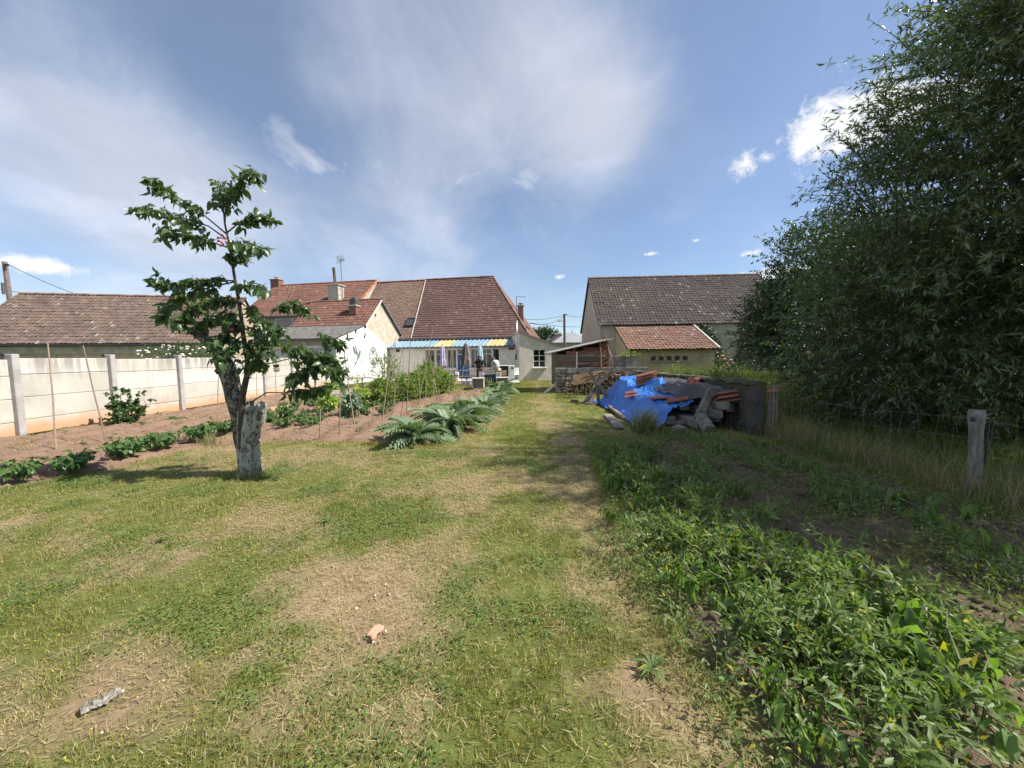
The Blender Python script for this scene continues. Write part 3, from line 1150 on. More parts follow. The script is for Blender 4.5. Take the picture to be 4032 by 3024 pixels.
# veranda front with openings
VR = 0.25
S1 = hs(2034, VR)
W_ = S1 - 0.05
op = []
for (a, b, z0, z1) in ((1674, 1713, 0.80, 2.22), (1716, 1757, 0.80, 2.22), (1760, 1797, 0.80, 2.22), (1801, 1848, 0.04, 2.22), (1852, 1887, 0.80, 2.22), (1891, 1937, 0.80, 2.22), (1940, 1967, 0.80, 2.22)):
    op.append((hs(a, VR) - 0.05, hs(b, VR) - 0.05, z0, z1))
m = facade(MB(), H(0.05, VR), HU, -HD, W_, 2.36, op, 0.14)
m.build('veranda_wall', M_OFFW, house)
for i, (a, b, z0, z1) in enumerate(op):
    P = H(0.05 + a, VR + 0.10, z0)
    w = b - a
    if i == 3:
        dr = MB().box(P + HU * (w / 2) + UP * 0.88, (w / 2 - 0.01, 0.03, 0.87), (HU, HD, UP))
        dr.box(P + HU * (w / 2 - 0.22) + UP * 1.25 - HD * 0.02, (0.10, 0.03, 0.45), (HU, HD, UP))
        door = dr.build('door', M_BLUE, house)
        MB().box(P + HU * (w - 0.12) + UP * 0.95 - HD * 0.05, (0.05, 0.02, 0.015), (HU, HD, UP)).build('handle', M_STEEL, door)
        MB().box(P + HU * (w / 2 - 0.22) + UP * 1.25 - HD * 0.055, (0.075, 0.003, 0.42), (HU, HD, UP)).build('pane', M_GLASS, door)
        window(house, P + UP * 1.76, HU, -HD, w, z1 - z0 - 1.76, 1, 1, sill=False)
    else:
        window(house, P, HU, -HD, w, z1 - z0, (1, 2, 2, 1, 2, 2, 1)[i], 1, 0.05, sill=(i in (1, 2, 4, 5)), transom=(1.0 if i in (1, 5) else 0.0001 if False else None))
cu = []
for (px0, px1) in ((1678, 1700), (1770, 1776), (1782, 1798), (1852, 1866), (1870, 1878), (1941, 1950)):
    a, b = hs(px0, VR + 0.35), hs(px1, VR + 0.35)
    m = MB()
    n = 9
    pts = [H(a + (b - a) * i / n, VR + 0.38 + (0.025 if i % 2 else -0.025)) for i in range(n + 1)]
    for i in range(n):
        m.add([pts[i] + UP * 0.5, pts[i + 1] + UP * 0.5, pts[i + 1] + UP * 2.3, pts[i] + UP * 2.3], [(0, 1, 2, 3)])
    m.build('curtain', M_CURT, house)
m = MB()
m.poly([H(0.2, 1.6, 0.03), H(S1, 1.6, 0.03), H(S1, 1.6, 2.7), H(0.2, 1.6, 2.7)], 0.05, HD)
m.build('dim_backing', M_INT, house)  # dark sheet behind the glazing, room shade put into its colour
for (px, py, wd, ht) in ((1567, 1381, 0.30, 0.20), (2014, 1373, 0.42, 0.14)):
    s_ = hs(px, VR)
    MB().box(H(s_, VR - 0.02, hz(px, py, VR)), (wd / 2, 0.015, ht / 2), (HU, HD, UP)).build('vent', M_DARK, house)

# corrugated veranda roof, one part per run of sheets
V0, V1 = 2.40, 3.00
slope = Vector(H(0, 2.05, V1) - H(0, -0.05, V0))
runs = [(1530, 1705, 'blue'), (1705, 1781, 'yellow'), (1781, 1920, 'blue'), (1920, 1976, 'yellow'), (1976, 2036, 'blue')]
M_SHB = plain('blue_sheet', (0.20, 0.30, 0.37), (0.25, 0.345, 0.41), 2, 0.5, 0.05)
M_SHY = plain('yellow_sheet', (0.50, 0.42, 0.20), (0.44, 0.37, 0.19), 2, 0.5, 0.05)
PITCHW = 0.335
allr = hs(2036, -0.05) / PITCHW
for (a, b, c) in runs:
    sa, sb = max(0.0, hs(a, -0.05)), hs(b, -0.05)
    ka, kb = round(sa / PITCHW), round(sb / PITCHW)
    for k in range(ka, kb, 3):
        m = MB()
        e = min(k + 3, kb)
        prof = []
        for q in range(k, e):
            prof += [(q * PITCHW, 0.0), (q * PITCHW + 0.03, 0.055), (q * PITCHW + 0.075, 0.055), (q * PITCHW + 0.105, 0.0), (q * PITCHW + 0.21, 0.006)]
        prof.append((e * PITCHW, 0.0))
        n = len(prof)
        vs = [H(s_, -0.05, V0 + z_) for s_, z_ in prof] + [H(s_, 2.0, V1 + z_) for s_, z_ in prof]
        m.add(vs, [(i, i + 1, n + i + 1, n + i) for i in range(n - 1)])
        vs = [v - UP * 0.006 for v in vs]
        m.add(vs, [(n + i, n + i + 1, i + 1, i) for i in range(n - 1)])
        m.build('roof_sheet', M_SHB if c == 'blue' else M_SHY, house, label='pale %s corrugated veranda sheet' % c)
MB().box(H(W_ / 2, 0.02, V0 - 0.06), (W_ / 2, 0.05, 0.045), (HU, HD, UP)).build('veranda_beam', M_GUT, house)

# chimney and wall block behind the hip
ch = brick_stack(house, at(2050, 1250, 31.0), (0.22, 0.28), 2.5, 5.75, M_BRICK2, M_CONC, 'chimney')
MB().lathe(at(2050, 1250, 31.0) * 1.0 - UP * at(2050, 1250, 31.0).z + UP * 5.85, [(0.1, 0), (0.1, 0.1), (0.2, 0.13), (0.2, 0.15)], 10).build('cowl', M_DARK, ch)
m = MB()
pA, pB, pC, pD = at(2050, 1260, 31.2), at(2084, 1292, 31.2), at(2090, 1400, 31.2), at(2040, 1400, 31.2)
m.poly([pD, pC, pB, pA], 0.4, (0, 1, 0))
m.build('gable_shoulder', M_BRICK2, house)
an = at(2034, 1228, 30.6)
m = MB()
m.tube([an - UP * 0.5, an + UP * 1.28], 0.025, 6)
m.tube([an + UP * 1.22, an + UP * 1.20 + Vector((0.75, -0.1, 0))], 0.018, 5)
ae = m.build('antenna_mast', M_GUT, house)
for k in range(5):
    MB().tube([an + UP * 1.205 + Vector((0.12 + 0.14 * k, -0.25, 0)), an + UP * 1.205 + Vector((0.12 + 0.14 * k, 0.2, 0))], 0.009, 4).build('antenna_element', M_GUT, ae)
# steel flue before the wall corner
fl = at(2036, 1392, 25.6)
ft = at(2034, 1262, 25.6)
m = MB()
m.tube([Vector((fl.x, fl.y, 1.75)), Vector((fl.x, fl.y, ft.z))], 0.065, 10)
fo = m.build('flue', M_STEEL, house, True)
m = MB().box((fl.x, fl.y + 0.25, 1.72), (0.17, 0.17, 0.02)).box((fl.x, fl.y + 0.28, 1.55), (0.14, 0.14, 0.15))
m.build('flue_bracket', M_GUT, fo)

# ---- middle house: old flat tiles, roof window
mid = thing('old_house', 'old house section with worn small flat tiles and a roof window', 'house', H(-2, 4))
rm, eu_, ev_, nm_ = roof_plane(mid, 'roof', [H(-4.5, r0, EAVE), H(1.02, r0, EAVE), H(0.32, r1 - 0.02, 8.79), H(-4.5, r1 - 0.02, 8.79)], 0.17, 0.125, T_OLD, M_BRICK2, PROF_FLAT, 300, True, rise=0.022, jit=1.6)
m = MB()
m.poly([H(-4.5, 12.0, EAVE), H(0.3, 12, EAVE), H(0.3, r1, 8.77), H(-4.5, r1, 8.77)], 0.02, (0, 1, 0.5))
m.build('rear_slope', T_OLD, rm)
ridge_caps(rm, H(-4.5, r1, 8.80), H(0.32, r1, 8.80), M_RIDGE)
m = prism_walls(MB(), [H(-4.45, 2.4), H(1.0, 2.4), H(1.0, 11.6), H(-4.45, 11.6)], 0, [EAVE] * 4)
m.build('wall', M_CREAM, mid)
MB().box(H(-0.2, r0 - 0.08, EAVE - 0.04), (1.15, 0.06, 0.06), (HU, HD, UP)).build('gutter', M_GUT, mid)
o_ = Vector((0, 0, CAM_H))
d_ = ray(1617, 1271)
p_ = o_ + d_ * ((H(-4.5, r0, EAVE) - o_).dot(nm_) / d_.dot(nm_))
sk = MB()
for s in (-1, 1):
    sk.box(p_ + eu_ * (0.33 * s) + nm_ * 0.07, (0.045, 0.46, 0.08), (eu_, ev_, nm_))
    sk.box(p_ + ev_ * (0.43 * s) + nm_ * 0.07, (0.28, 0.045, 0.08), (eu_, ev_, nm_))
so = sk.build('roof_window', M_DARK, mid)
g = MB().poly([p_ + eu_ * (0.29 * a) + ev_ * (0.40 * b) + nm_ * 0.10 for a, b in ((-1, -1), (1, -1), (1, 1), (-1, 1))])

t = NT('roof_window_glass')
M_SKY_GL = t.finish((0.05, 0.06, 0.07), 0.05, None, spec=0.9)
g.build('pane', M_SKY_GL, so)

# ---- house at the far end of the row: red tiles, two chimneys, shuttered window
lh = thing('red_roof_house', 'shaded grey house with red tile roof, rooftop antenna and concrete chimney', 'house', H(-10, 4))
LE, LR = 5.45, 9.0
rl0 = 2.45
rl, eu_, ev_, nl_ = roof_plane(lh, 'roof', [H(-15.6, rl0, LE), H(-4.5, rl0, LE), H(-4.5, r1, LR), H(-15.6, r1, LR)], 0.25, 0.33, T_LEFT, M_DARK, None, 300)
m = MB()
m.poly([H(-15.6, 11.5, LE), H(-4.5, 11.5, LE), H(-4.5, r1, LR), H(-15.6, r1, LR)], 0.02, (0, 1, 0.5))
m.build('rear_slope', T_LEFT, rl)
ridge_caps(rl, H(-15.6, r1, LR + 0.01), H(-4.5, r1, LR + 0.01), M_RIDGE)
ridge_caps(rl, H(-4.5, rl0, LE + 0.03), H(-4.5, r1, LR + 0.02), plain('verge_terracotta', (0.40, 0.165, 0.09), (0.33, 0.145, 0.09), 5, vary=0.25), 0.36, 0.12)
wz = (hz(1093, 1310, 2.75), hz(1093, 1255, 2.75))
ws = (hs(1093, 2.75), hs(1162, 2.75))
m = facade(MB(), H(-15.3, 2.75), HU, -HD, 10.7, LE + 0.2, [(ws[0] + 15.3, ws[1] + 15.3, wz[0], wz[1])], 0.12)
prism_walls(m, [H(-4.62, 2.80), H(-4.62, 11.2), H(-15.28, 11.2), H(-15.28, 2.80)], 0, [LE] * 4)
m.poly([H(-4.6, 2.76, LE), H(-4.6, 11.2, LE), H(-4.6, r1, LR - 0.1)], 0.05, HU)
m.poly([H(-15.3, 2.76, LE), H(-15.3, 11.2, LE), H(-15.3, r1, LR - 0.1)], 0.05, -HU)
m.build('wall', M_GREYR, lh)
P = H(ws[0], 2.85, wz[0])
w, h = ws[1] - ws[0], wz[1] - wz[0]
m = MB()
for s in (0, 1):
    m.box(P + HU * (w * s + (0.04 if s == 0 else -0.04)) + UP * (h / 2) - HD * 0.07, (0.045, 0.06, h / 2), (HU, HD, UP))
m.box(P + HU * (w / 2) + UP * (h - 0.05) - HD * 0.07, (w / 2 - 0.09, 0.055, 0.045), (HU, HD, UP))
wf = m.build('window', M_WHITE, lh)
for k in range(14):
    MB().box(P + HU * (w / 2) + UP * (h / 14 * (k + 0.5)) , (w / 2 - 0.09, 0.015 + 0.004 * (k % 2), h / 28 - 0.004), (HU, HD, UP)).build('shutter_slat', M_SHUT, wf)
MB().box(H(-10.0, rl0 - 0.08, LE - 0.04), (5.5, 0.06, 0.05), (HU, HD, UP)).build('gutter', plain('pale_gutter', (0.5, 0.5, 0.48), None, 3, 0.5), lh)
s_ = hs(1107, r1)
cb = brick_stack(lh, H(s_, r1), (0.46, 0.32), LR - 0.6, hz(1107, 1104, r1), M_BRICK, M_BRICK2, 'chimney', u=HU)
MB().lathe(H(s_, r1, hz(1107, 1104, r1) + 0.09), [(0.16, 0), (0.14, 0.2), (0.2, 0.22), (0.2, 0.27), (0.08, 0.3)], 10).build('chimney_pot', M_CONC, cb)
# tall concrete stack with a pipe, mast with a grid antenna
rc = 4.2
s_ = hs(1335, rc)
pc = H(s_, rc)
zt = hz(1335, 1125, rc)
m = MB().box(Vector((pc.x, pc.y, (zt + LE) / 2)), (0.50, 0.42, (zt - LE) / 2), (HU, HD, UP))
m.box(Vector((pc.x, pc.y, zt + 0.03)), (0.60, 0.50, 0.05), (HU, HD, UP))
m.box(Vector((pc.x, pc.y, zt - 0.32)), (0.515, 0.435, 0.03), (HU, HD, UP))
m.box(Vector((pc.x, pc.y, zt - 0.85)), (0.515, 0.435, 0.03), (HU, HD, UP))
cc_ = bevel(m.build('concrete_chimney', plain('chimney_render', (0.50, 0.47, 0.38), (0.40, 0.37, 0.29), 3, 0.95, 0.4), lh), 0.01)
MB().tube([Vector((pc.x - 0.05, pc.y, zt)), Vector((pc.x - 0.12, pc.y, hz(1331, 1053, rc)))], [0.13, 0.12], 10).build('flue_pipe', plain('rusty_pipe', (0.16, 0.12, 0.10), (0.22, 0.16, 0.12), 6), cc_)
sa = hs(1360, rc)
pa = H(sa, rc)
za = hz(1359, 1022, rc)
am = MB().tube([Vector((pa.x, pa.y, LE + 0.5)), Vector((pa.x - 0.05, pa.y, za))], 0.03, 6).build('antenna_mast', M_GUT, lh)
ao = Vector((pa.x - 0.05, pa.y, za))
for k in range(12):
    tt = -0.38 + 0.76 * k / 11
    yy = 0.10 * abs(tt) / 0.38
    for s in (-1, 1):
        MB().tube([ao + HU * (-0.08 + 0.12 * abs(tt)) * 0 + HU * (tt * 0.9) + UP * (0.05 * s), ao + HU * (tt * 0.9 - 0.02) + UP * (0.33 * s) - HD * 0.12], 0.011, 4).build('antenna_element', M_GUT, am)
for s in (-1, 1):
    MB().tube([ao - HU * 0.36 + UP * 0.05 * s, ao + HU * 0.36 + UP * 0.05 * s], 0.012, 4).build('antenna_element', M_GUT, am)
MB().tube([ao, ao + HU * 0.62 - HD * 0.25 - UP * 0.12], 0.03, 5).build('antenna_boom', M_GUT, am)

# ---- annex with the painted gable
ax_ = thing('white_gable_annex', 'annex with white gable wall painted with a hummingbird and an oval rosette', 'annex', (-10.5, 22.2, 0))
AO = Vector((-10.5, 22.2, 0))


def A(t_, w_, z_=0.0, n_=0.0):
    """t along the gable, w away behind it, n proud of it"""
    return AO + HD * t_ - HU * w_ + UP * z_ + HU * n_


def gable_t(px, py=1350):
    d = ray(px, py)
    k = d.x / d.y
    return (k * AO.y - AO.x) / (HD.x - k * HD.y)


def gp(px, py, n_=0.0):
    t_ = gable_t(px, py)
    q = A(t_, 0)
    return t_, at(px, py, q.y).z


AW = 5.6
ra, eu_, ev_, na_ = roof_plane(ax_, 'roof', [A(3.05, AW, 3.90), A(3.05, -0.12, 3.90), A(5.31, -0.12, 5.92), A(5.31, AW, 5.92)], 0.25, 0.30, T_LEFT, M_DARK, None, 300)
m = MB()
m.poly([A(8.45, AW, 3.42), A(8.45, -0.12, 3.42), A(5.31, -0.12, 5.90), A(5.31, AW, 5.90)], 0.03, UP)
m.build('rear_slope', T_LEFT, ra)
ridge_caps(ra, A(5.31, AW, 5.92), A(5.31, -0.12, 5.92), M_RIDGEB, 0.36, 0.1)
m = MB()
m.poly([A(0, 0, 0), A(8.37, 0, 0), A(8.37, 0, 3.40), A(5.31, 0, 5.80), A(3.11, 0, 3.84), A(0.0, 0, 2.80)], 0.2, -HU)
m.poly([A(3.1, AW - 0.2, 0), A(8.37, AW - 0.2, 0), A(8.37, AW - 0.2, 3.40), A(5.31, AW - 0.2, 5.80), A(3.11, AW - 0.2, 3.84)], 0.15, HU)
m.build('gable_wall', M_CREAM, ax_)
tA, zA = gp(1440, 1284)
tB, zB = gp(1528, 1366)
m = MB()
m.poly([A(0.0, 0, 0, 0.006), A(tB, 0, 0, 0.006), A(tB, 0, zB, 0.006), A(tA, 0, zA, 0.006), A(3.02, 0, 3.78, 0.006), A(0.0, 0, 2.78, 0.006)], 0.004, HU)
m.build('white_paint_coat', M_WHITE, ax_)
m = MB()
m.poly([A(-0.25, AW + 0.1, 2.80), A(-0.25, -0.10, 2.80), A(3.12, -0.10, 3.86), A(3.12, AW + 0.1, 3.86)], 0.055, UP)
m.build('sheet_roof', M_ASPH, ax_)
MB().bar(A(-0.28, AW + 0.1, 2.77), A(-0.28, -0.1, 2.77), 0.09, 0.09).build('gutter', M_GUT, ax_)
MB().bar(A(5.31, -0.15, 5.86), A(8.5, -0.15, 3.32), 0.05, 0.16).build('verge_board', M_GUT, ax_)
MB().bar(A(3.1, -0.15, 3.82), A(5.31, -0.15, 5.84), 0.04, 0.10).build('verge_board', M_OFFW, ax_)
# shaded front with roller shutters
so1 = []
fs = [(0.14, 2.05), (2.55, 4.9)]
m = facade(MB(), A(0.02, AW), HU, -HD, AW - 0.02, 2.75, [(AW - b, AW - a, 1.05, 2.42) for a, b in fs], 0.1)
m.build('front_wall', M_GREYR, ax_)
for a, b in fs:
    P = A(0.10, b, 1.05)
    w, h = b - a, 1.37
    f = MB()
    for s in (0, 1):
        f.box(P + HU * (w * s + (0.035 if s == 0 else -0.035)) + UP * (h / 2) - HD * 0.03, (0.034, 0.05, h / 2), (HU, HD, UP))
    f.box(P + HU * (w / 2) + UP * (h - 0.09) - HD * 0.04, (w / 2 - 0.07, 0.07, 0.085), (HU, HD, UP))
    fo = f.build('shuttered_window', M_OFFW, ax_)
    for k in range(16):
        MB().box(P + HU * (w / 2) + UP * ((h - 0.18) / 16 * (k + 0.5)), (w / 2 - 0.072, 0.012 + 0.005 * (k % 2), (h - 0.18) / 32 - 0.004), (HU, HD, UP)).build('shutter_slat', M_SHUT, fo)
for i in range(3):
    t_, z_ = gp((1366, 1398, 1436)[i], (1320, 1302, 1283)[i])
    MB().box(A(t_, 0, z_ - 0.05, 0.04), (0.05, 0.03, 0.11), (HU, HD, UP)).build('purlin_end', M_DARK, ax_)
for (px, py) in ((1436, 1317), (1433, 1327), (1477, 1241), (1512, 1195), (1543, 1256)):
    t_, z_ = gp(px, py)
    MB().box(A(t_, 0, z_, 0.03), (0.03, 0.035, 0.09), (HU, HD, UP)).build('wall_anchor', M_DARK, ax_)
# chimney on the tile slope
tc_ = 4.15
wc_ = None
for w_ in np.linspace(0, 5, 400):
    q = A(tc_, w_)
    if abs((2016 + 1456 * q.x / q.y) - 1404) < 2:
        wc_ = w_
        break
wc_ = wc_ or 2.0
q = A(tc_, wc_)
zc1 = at(1402, 1208, q.y).z
c1 = brick_stack(ax_, q, (0.27, 0.24), 4.0, zc1, M_BRICK, M_CONC, 'chimney', u=HU)
m = MB()
for k, (hw, hh) in enumerate(((0.24, 0.08), (0.27, 0.02), (0.22, 0.05), (0.27, 0.02), (0.21, 0.05), (0.25, 0.02), (0.12, 0.05))):
    zc1 += hh
    m.box((q.x, q.y, zc1 + 0.06), (hw, hw * 0.85, hh), (HU, HD, UP))
    zc1 += hh
m.build('chimney_terminal', plain('dark_concrete', (0.16, 0.155, 0.14), (0.11, 0.105, 0.10), 5), c1)
MB().box(q + UP * 4.72 - HD * 0.05, (0.36, 0.30, 0.03), (HU, HD, (UP - HD * 0.0))).build('flashing', M_GUT, c1)

# mural: flat paint on the gable
M_MUR = plain('mural_green', (0.10, 0.15, 0.125), (0.14, 0.19, 0.16), 6, 0.8, 0.1)
M_MURP = plain('mural_pale', (0.36, 0.41, 0.38), (0.42, 0.46, 0.43), 6, 0.8, 0.1)


def paint(name, pxs, mat=M_MUR, off=0.013, parent=ax_):
    pts = []
    for (px, py) in pxs:
        t_, z_ = gp(px, py)
        pts.append(A(t_, 0, z_, off))
    return MB().poly(pts, 0.002, HU).build(name, mat, parent)


K = 450 / 2133.0


def cp(x, y):
    return (1250 + x * K, 1250 + y * K)


bird = paint('hummingbird_mural', [cp(*p) for p in ((672, 905), (700, 850), (730, 795), (738, 745), (745, 720), (768, 650), (775, 610), (790, 585), (800, 595), (812, 622), (850, 630), (812, 632), (803, 660), (790, 705), (782, 745), (765, 775), (745, 800), (730, 850), (710, 885), (690, 905))])
wing = [((745, 735), (752, 660), (735, 600), (715, 545), (697, 505), (695, 540), (715, 610), (722, 660), (735, 715)),
        ((735, 715), (722, 670), (705, 610), (688, 560), (650, 508), (655, 540), (672, 590), (700, 650), (720, 690)),
        ((722, 692), (700, 655), (676, 605), (655, 555), (658, 585), (680, 640)),
        ((718, 690), (690, 655), (663, 605), (668, 630), (690, 665)), ((720, 700), (690, 670), (672, 645), (682, 668))]
for k, w_ in enumerate(wing):
    paint('wing_feather', [cp(*p) for p in w_], M_MUR, 0.017 + 0.001 * k, bird)
paint('throat', [cp(*p) for p in ((785, 600), (797, 605), (803, 622), (795, 628), (782, 622))], M_WHITE, 0.017, bird)
for k in range(16):
    x, y = 790 + 90 * random.random(), 660 + 170 * random.random()
    r_ = 9 + 8 * random.random()
    paint('painted_leaf', [cp(x + r_ * math.cos(a) * 1.1, y + r_ * math.sin(a) * (0.8 if i % 2 else 1.2)) for i, a in enumerate(np.linspace(0, 2 * math.pi, 7)[:-1])], M_MURP, 0.013)


def ring(name, cx_, cy_, rx, ry, wd, mat, n=36, off=0.013, parent=ax_):
    V, F = [], []
    for k in range(n):
        a = 2 * math.pi * k / n
        for q in (1.0, 1.0 - wd):
            t_, z_ = gp(*cp(cx_ + rx * q * math.cos(a), cy_ + ry * q * math.sin(a)))
            V.append(A(t_, 0, z_, off))
    F = [(2 * k, 2 * k + 1, (2 * k + 3) % (2 * n), (2 * k + 2) % (2 * n)) for k in range(n)]
    return MB().add(V, F).build(name, mat, parent)


RX, RY = 1036, 722
ros = ring('oval_rosette', RX, RY, 76, 174, 0.16, M_MUR)
ring('inner_ring', RX, RY, 58, 132, 0.13, M_MUR, parent=ros)
for k in range(8):
    a = 2 * math.pi * (k + 0.5) / 8
    pts = []
    for (r_, da) in ((0.10, 0), (0.75, -0.34), (0.90, -0.2), (0.92, 0.2), (0.75, 0.34)):
        pts.append(cp(RX + 54 * r_ * math.cos(a + da), RY + 128 * r_ * math.sin(a + da)))
    if k in (0, 7, 3, 4):
        pts = [cp(RX + 54 * r_ * math.cos(a + da), RY + 128 * r_ * math.sin(a + da)) for (r_, da) in ((0.3, 0), (0.75, -0.16), (0.88, 0), (0.75, 0.16))]
    paint('petal', pts, M_MUR, 0.013, ros)
for k in range(8):
    a = 2 * math.pi * k / 8
    cx2, cy2 = RX + 80 * math.cos(a), RY + 186 * math.sin(a)
    paint('scroll', [cp(cx2 + 13 * math.cos(b), cy2 + 16 * math.sin(b)) for b in np.linspace(0, 2 * math.pi, 9)[:-1]], M_MURP, 0.012, ros)

# ---- beige extension with the white window
ex = thing('beige_extension', 'beige rendered lean-to extension with a white six-pane window', 'extension', (2.0, 24.9, 0))
ex0, ex1, ey = 0.51, 3.75, 24.9
zl, zr = 3.13, 2.10
wx0, wx1 = 1.45, 2.30
wz0, wz1 = 0.87, 2.08
m = facade(MB(), (ex0, ey, 0), (1, 0, 0), (0, -1, 0), ex1 - ex0, zr, [(wx0 - ex0, wx1 - ex0, wz0, wz1)], 0.14)
m.add([(ex0, ey, zr), (ex1, ey, zr), (ex0, ey, zl)], [(0, 1, 2)])
m.add([(ex0, ey, 0), (ex0, ey + 4.5, 0), (ex0, ey + 4.5, zl), (ex0, ey, zl)], [(3, 2, 1, 0)])
m.add([(ex1, ey, 0), (ex1, ey + 4.5, 0), (ex1, ey + 4.5, zr), (ex1, ey, zr)], [(0, 1, 2, 3)])
m.build('wall', M_EXT, ex)
window(ex, (wx0, ey + 0.11, wz0), Vector((1, 0, 0)), Vector((0, -1, 0)), wx1 - wx0, wz1 - wz0, 2, 3, 0.045, sill=False)
bevel(MB().box(((wx0 + wx1) / 2, ey - 0.06, wz0 - 0.03), (0.50, 0.14, 0.032)).build('sill', M_OFFW, ex), 0.008)
m = MB()
m.poly([(wx0 - 0.3, ey + 0.9, 0.2), (wx1 + 0.3, ey + 0.9, 0.2), (wx1 + 0.3, ey + 0.9, 2.2), (wx0 - 0.3, ey + 0.9, 2.2)], 0.05, (0, 1, 0))
m.build('dim_backing', M_INT, ex)  # backing painted dark so the window looks into an unlit room
MB().box(((wx0 + wx1) / 2 + 0.1, ey + 0.5, wz0 + 0.16), (0.30, 0.12, 0.15)).build('box_on_sill', M_OFFW, ex)
m = MB()
m.poly([(ex0 - 0.05, ey - 0.12, zl + 0.02), (ex1 + 0.15, ey - 0.12, zr - 0.02), (ex1 + 0.15, ey + 4.5, zr - 0.02), (ex0 - 0.05, ey + 4.5, zl + 0.02)], 0.06, UP)
rx_ = m.build('roof', M_CONC, ex)
n = 11
for k in range(n):
    a = k / n
    x0 = ex0 + (ex1 + 0.15 - ex0) * a
    z0 = zl + (zr - zl) * a * 1.02 + 0.085
    x1 = ex0 + (ex1 + 0.15 - ex0) * (k + 1) / n
    z1 = zl + (zr - zl) * (k + 1) / n * 1.02 + 0.06
    MB().poly([(x0, ey - 0.13, z0), (x1 + 0.04, ey - 0.13, z1), (x1 + 0.04, ey + 4.4, z1), (x0, ey + 4.4, z0)], 0.02, UP).build('tile', M_RIDGEB, rx_)
MB().tube([(1.52, ey + 3, 2.9), (1.52, ey + 3, 3.85)], 0.05, 8).build('vent_pipe', M_GUT, rx_)
ex.rotation_euler = (0, 0, R(8))

# ================================================================ neighbour's low building beyond the fence
nb = thing('neighbour_building', 'low neighbouring building with long mossy brown tile roof beyond the fence', 'building', (-24, 21, 0))
NU = Vector((0.975, 0.224, 0))
ND = Vector((-0.224, 0.975, 0))
NO = Vector((-30.4, 19.8, 0))


def NB(s, r, z=0.0):
    return NO + NU * s + ND * r + UP * z


rn, eu_, ev_, nn_ = roof_plane(nb, 'roof', [NB(0, 0, 2.66), NB(12.7, 0, 2.66), NB(12.7, 4.3, 6.0), NB(0, 4.3, 6.0)], 0.235, 0.335, T_NEIGH, M_DARK, None, 300, jit=1.6)
m = MB()
m.poly([NB(0, 8.6, 2.66), NB(12.7, 8.6, 2.66), NB(12.7, 4.3, 5.98), NB(0, 4.3, 5.98)], 0.03, UP)
m.build('rear_slope', T_NEIGH, rn)
ridge_caps(rn, NB(0, 4.3, 6.0), NB(12.7, 4.3, 6.0), M_RIDGEB, 0.40, 0.12)
MB().bar(NB(0, -0.08, 2.58), NB(12.7, -0.08, 2.58), 0.12, 0.11).build('gutter', M_DARK, nb)
m = prism_walls(MB(), [NB(0.1, 0.3), NB(12.6, 0.3), NB(12.6, 8.3), NB(0.1, 8.3)], 0, [2.62] * 4)
for e in (0.1, 12.6):
    m.add([NB(e, 0.3, 2.62), NB(e, 8.3, 2.62), NB(e, 4.3, 5.85)], [(0, 1, 2)])
m.build('wall', plain('yellow_stone_wall', (0.46, 0.39, 0.28), (0.36, 0.31, 0.22), 2.5, 0.95, 0.5, 18), nb)
MB().bar(NB(0.1, 0.24, 2.28), NB(12.6, 0.24, 2.28), 0.12, 0.42).build('lintel_beam', M_CONC, nb)

# ================================================================ barn and its lean-to
BT = R(3)
BU = Vector((math.cos(BT), -math.sin(BT), 0))
BD = Vector((math.sin(BT), math.cos(BT), 0))
BO = Vector((6.2, 26.0, 0))


def B(s, r, z=0.0):
    return BO + BU * s + BD * r + UP * z


barn = thing('barn', 'tall grey barn with steep dark lichen-spotted tile roof', 'barn', B(6, 4))
rb, eu_, ev_, nb_ = roof_plane(barn, 'roof', [B(-0.15, -0.2, 3.72), B(13.4, -0.2, 3.72), B(13.4, 4.7, 7.9), B(-0.15, 4.7, 7.9)], 0.245, 0.315, T_BARN, M_DARK, None, 300, jit=1.5)
m = MB()
m.poly([B(-0.15, 9.6, 3.72), B(13.4, 9.6, 3.72), B(13.4, 4.7, 7.88), B(-0.15, 4.7, 7.88)], 0.03, UP)
m.build('rear_slope', T_BARN, rb)
ridge_caps(rb, B(-0.15, 4.7, 7.9), B(13.4, 4.7, 7.9), plain('ridge_grey_brown', (0.24, 0.15, 0.12), (0.17, 0.13, 0.11), 5, vary=0.2), 0.40, 0.12)
m = prism_walls(MB(), [B(0, 0), B(13.2, 0), B(13.2, 9.4), B(0, 9.4)], 0, [3.75] * 4)
for e in (0, 13.2):
    m.add([B(e, 0, 3.75), B(e, 9.4, 3.75), B(e, 4.7, 7.72)], [(0, 1, 2)])
m.build('wall', plain('barn_render', (0.47, 0.43, 0.36), (0.38, 0.35, 0.29), 1.4, 0.95, 0.4, 30), barn)
MB().bar(B(-0.05, 0, 3.72), B(-0.05, 4.7, 7.80), 0.06, 0.10).build('verge_board', M_CONC, barn)

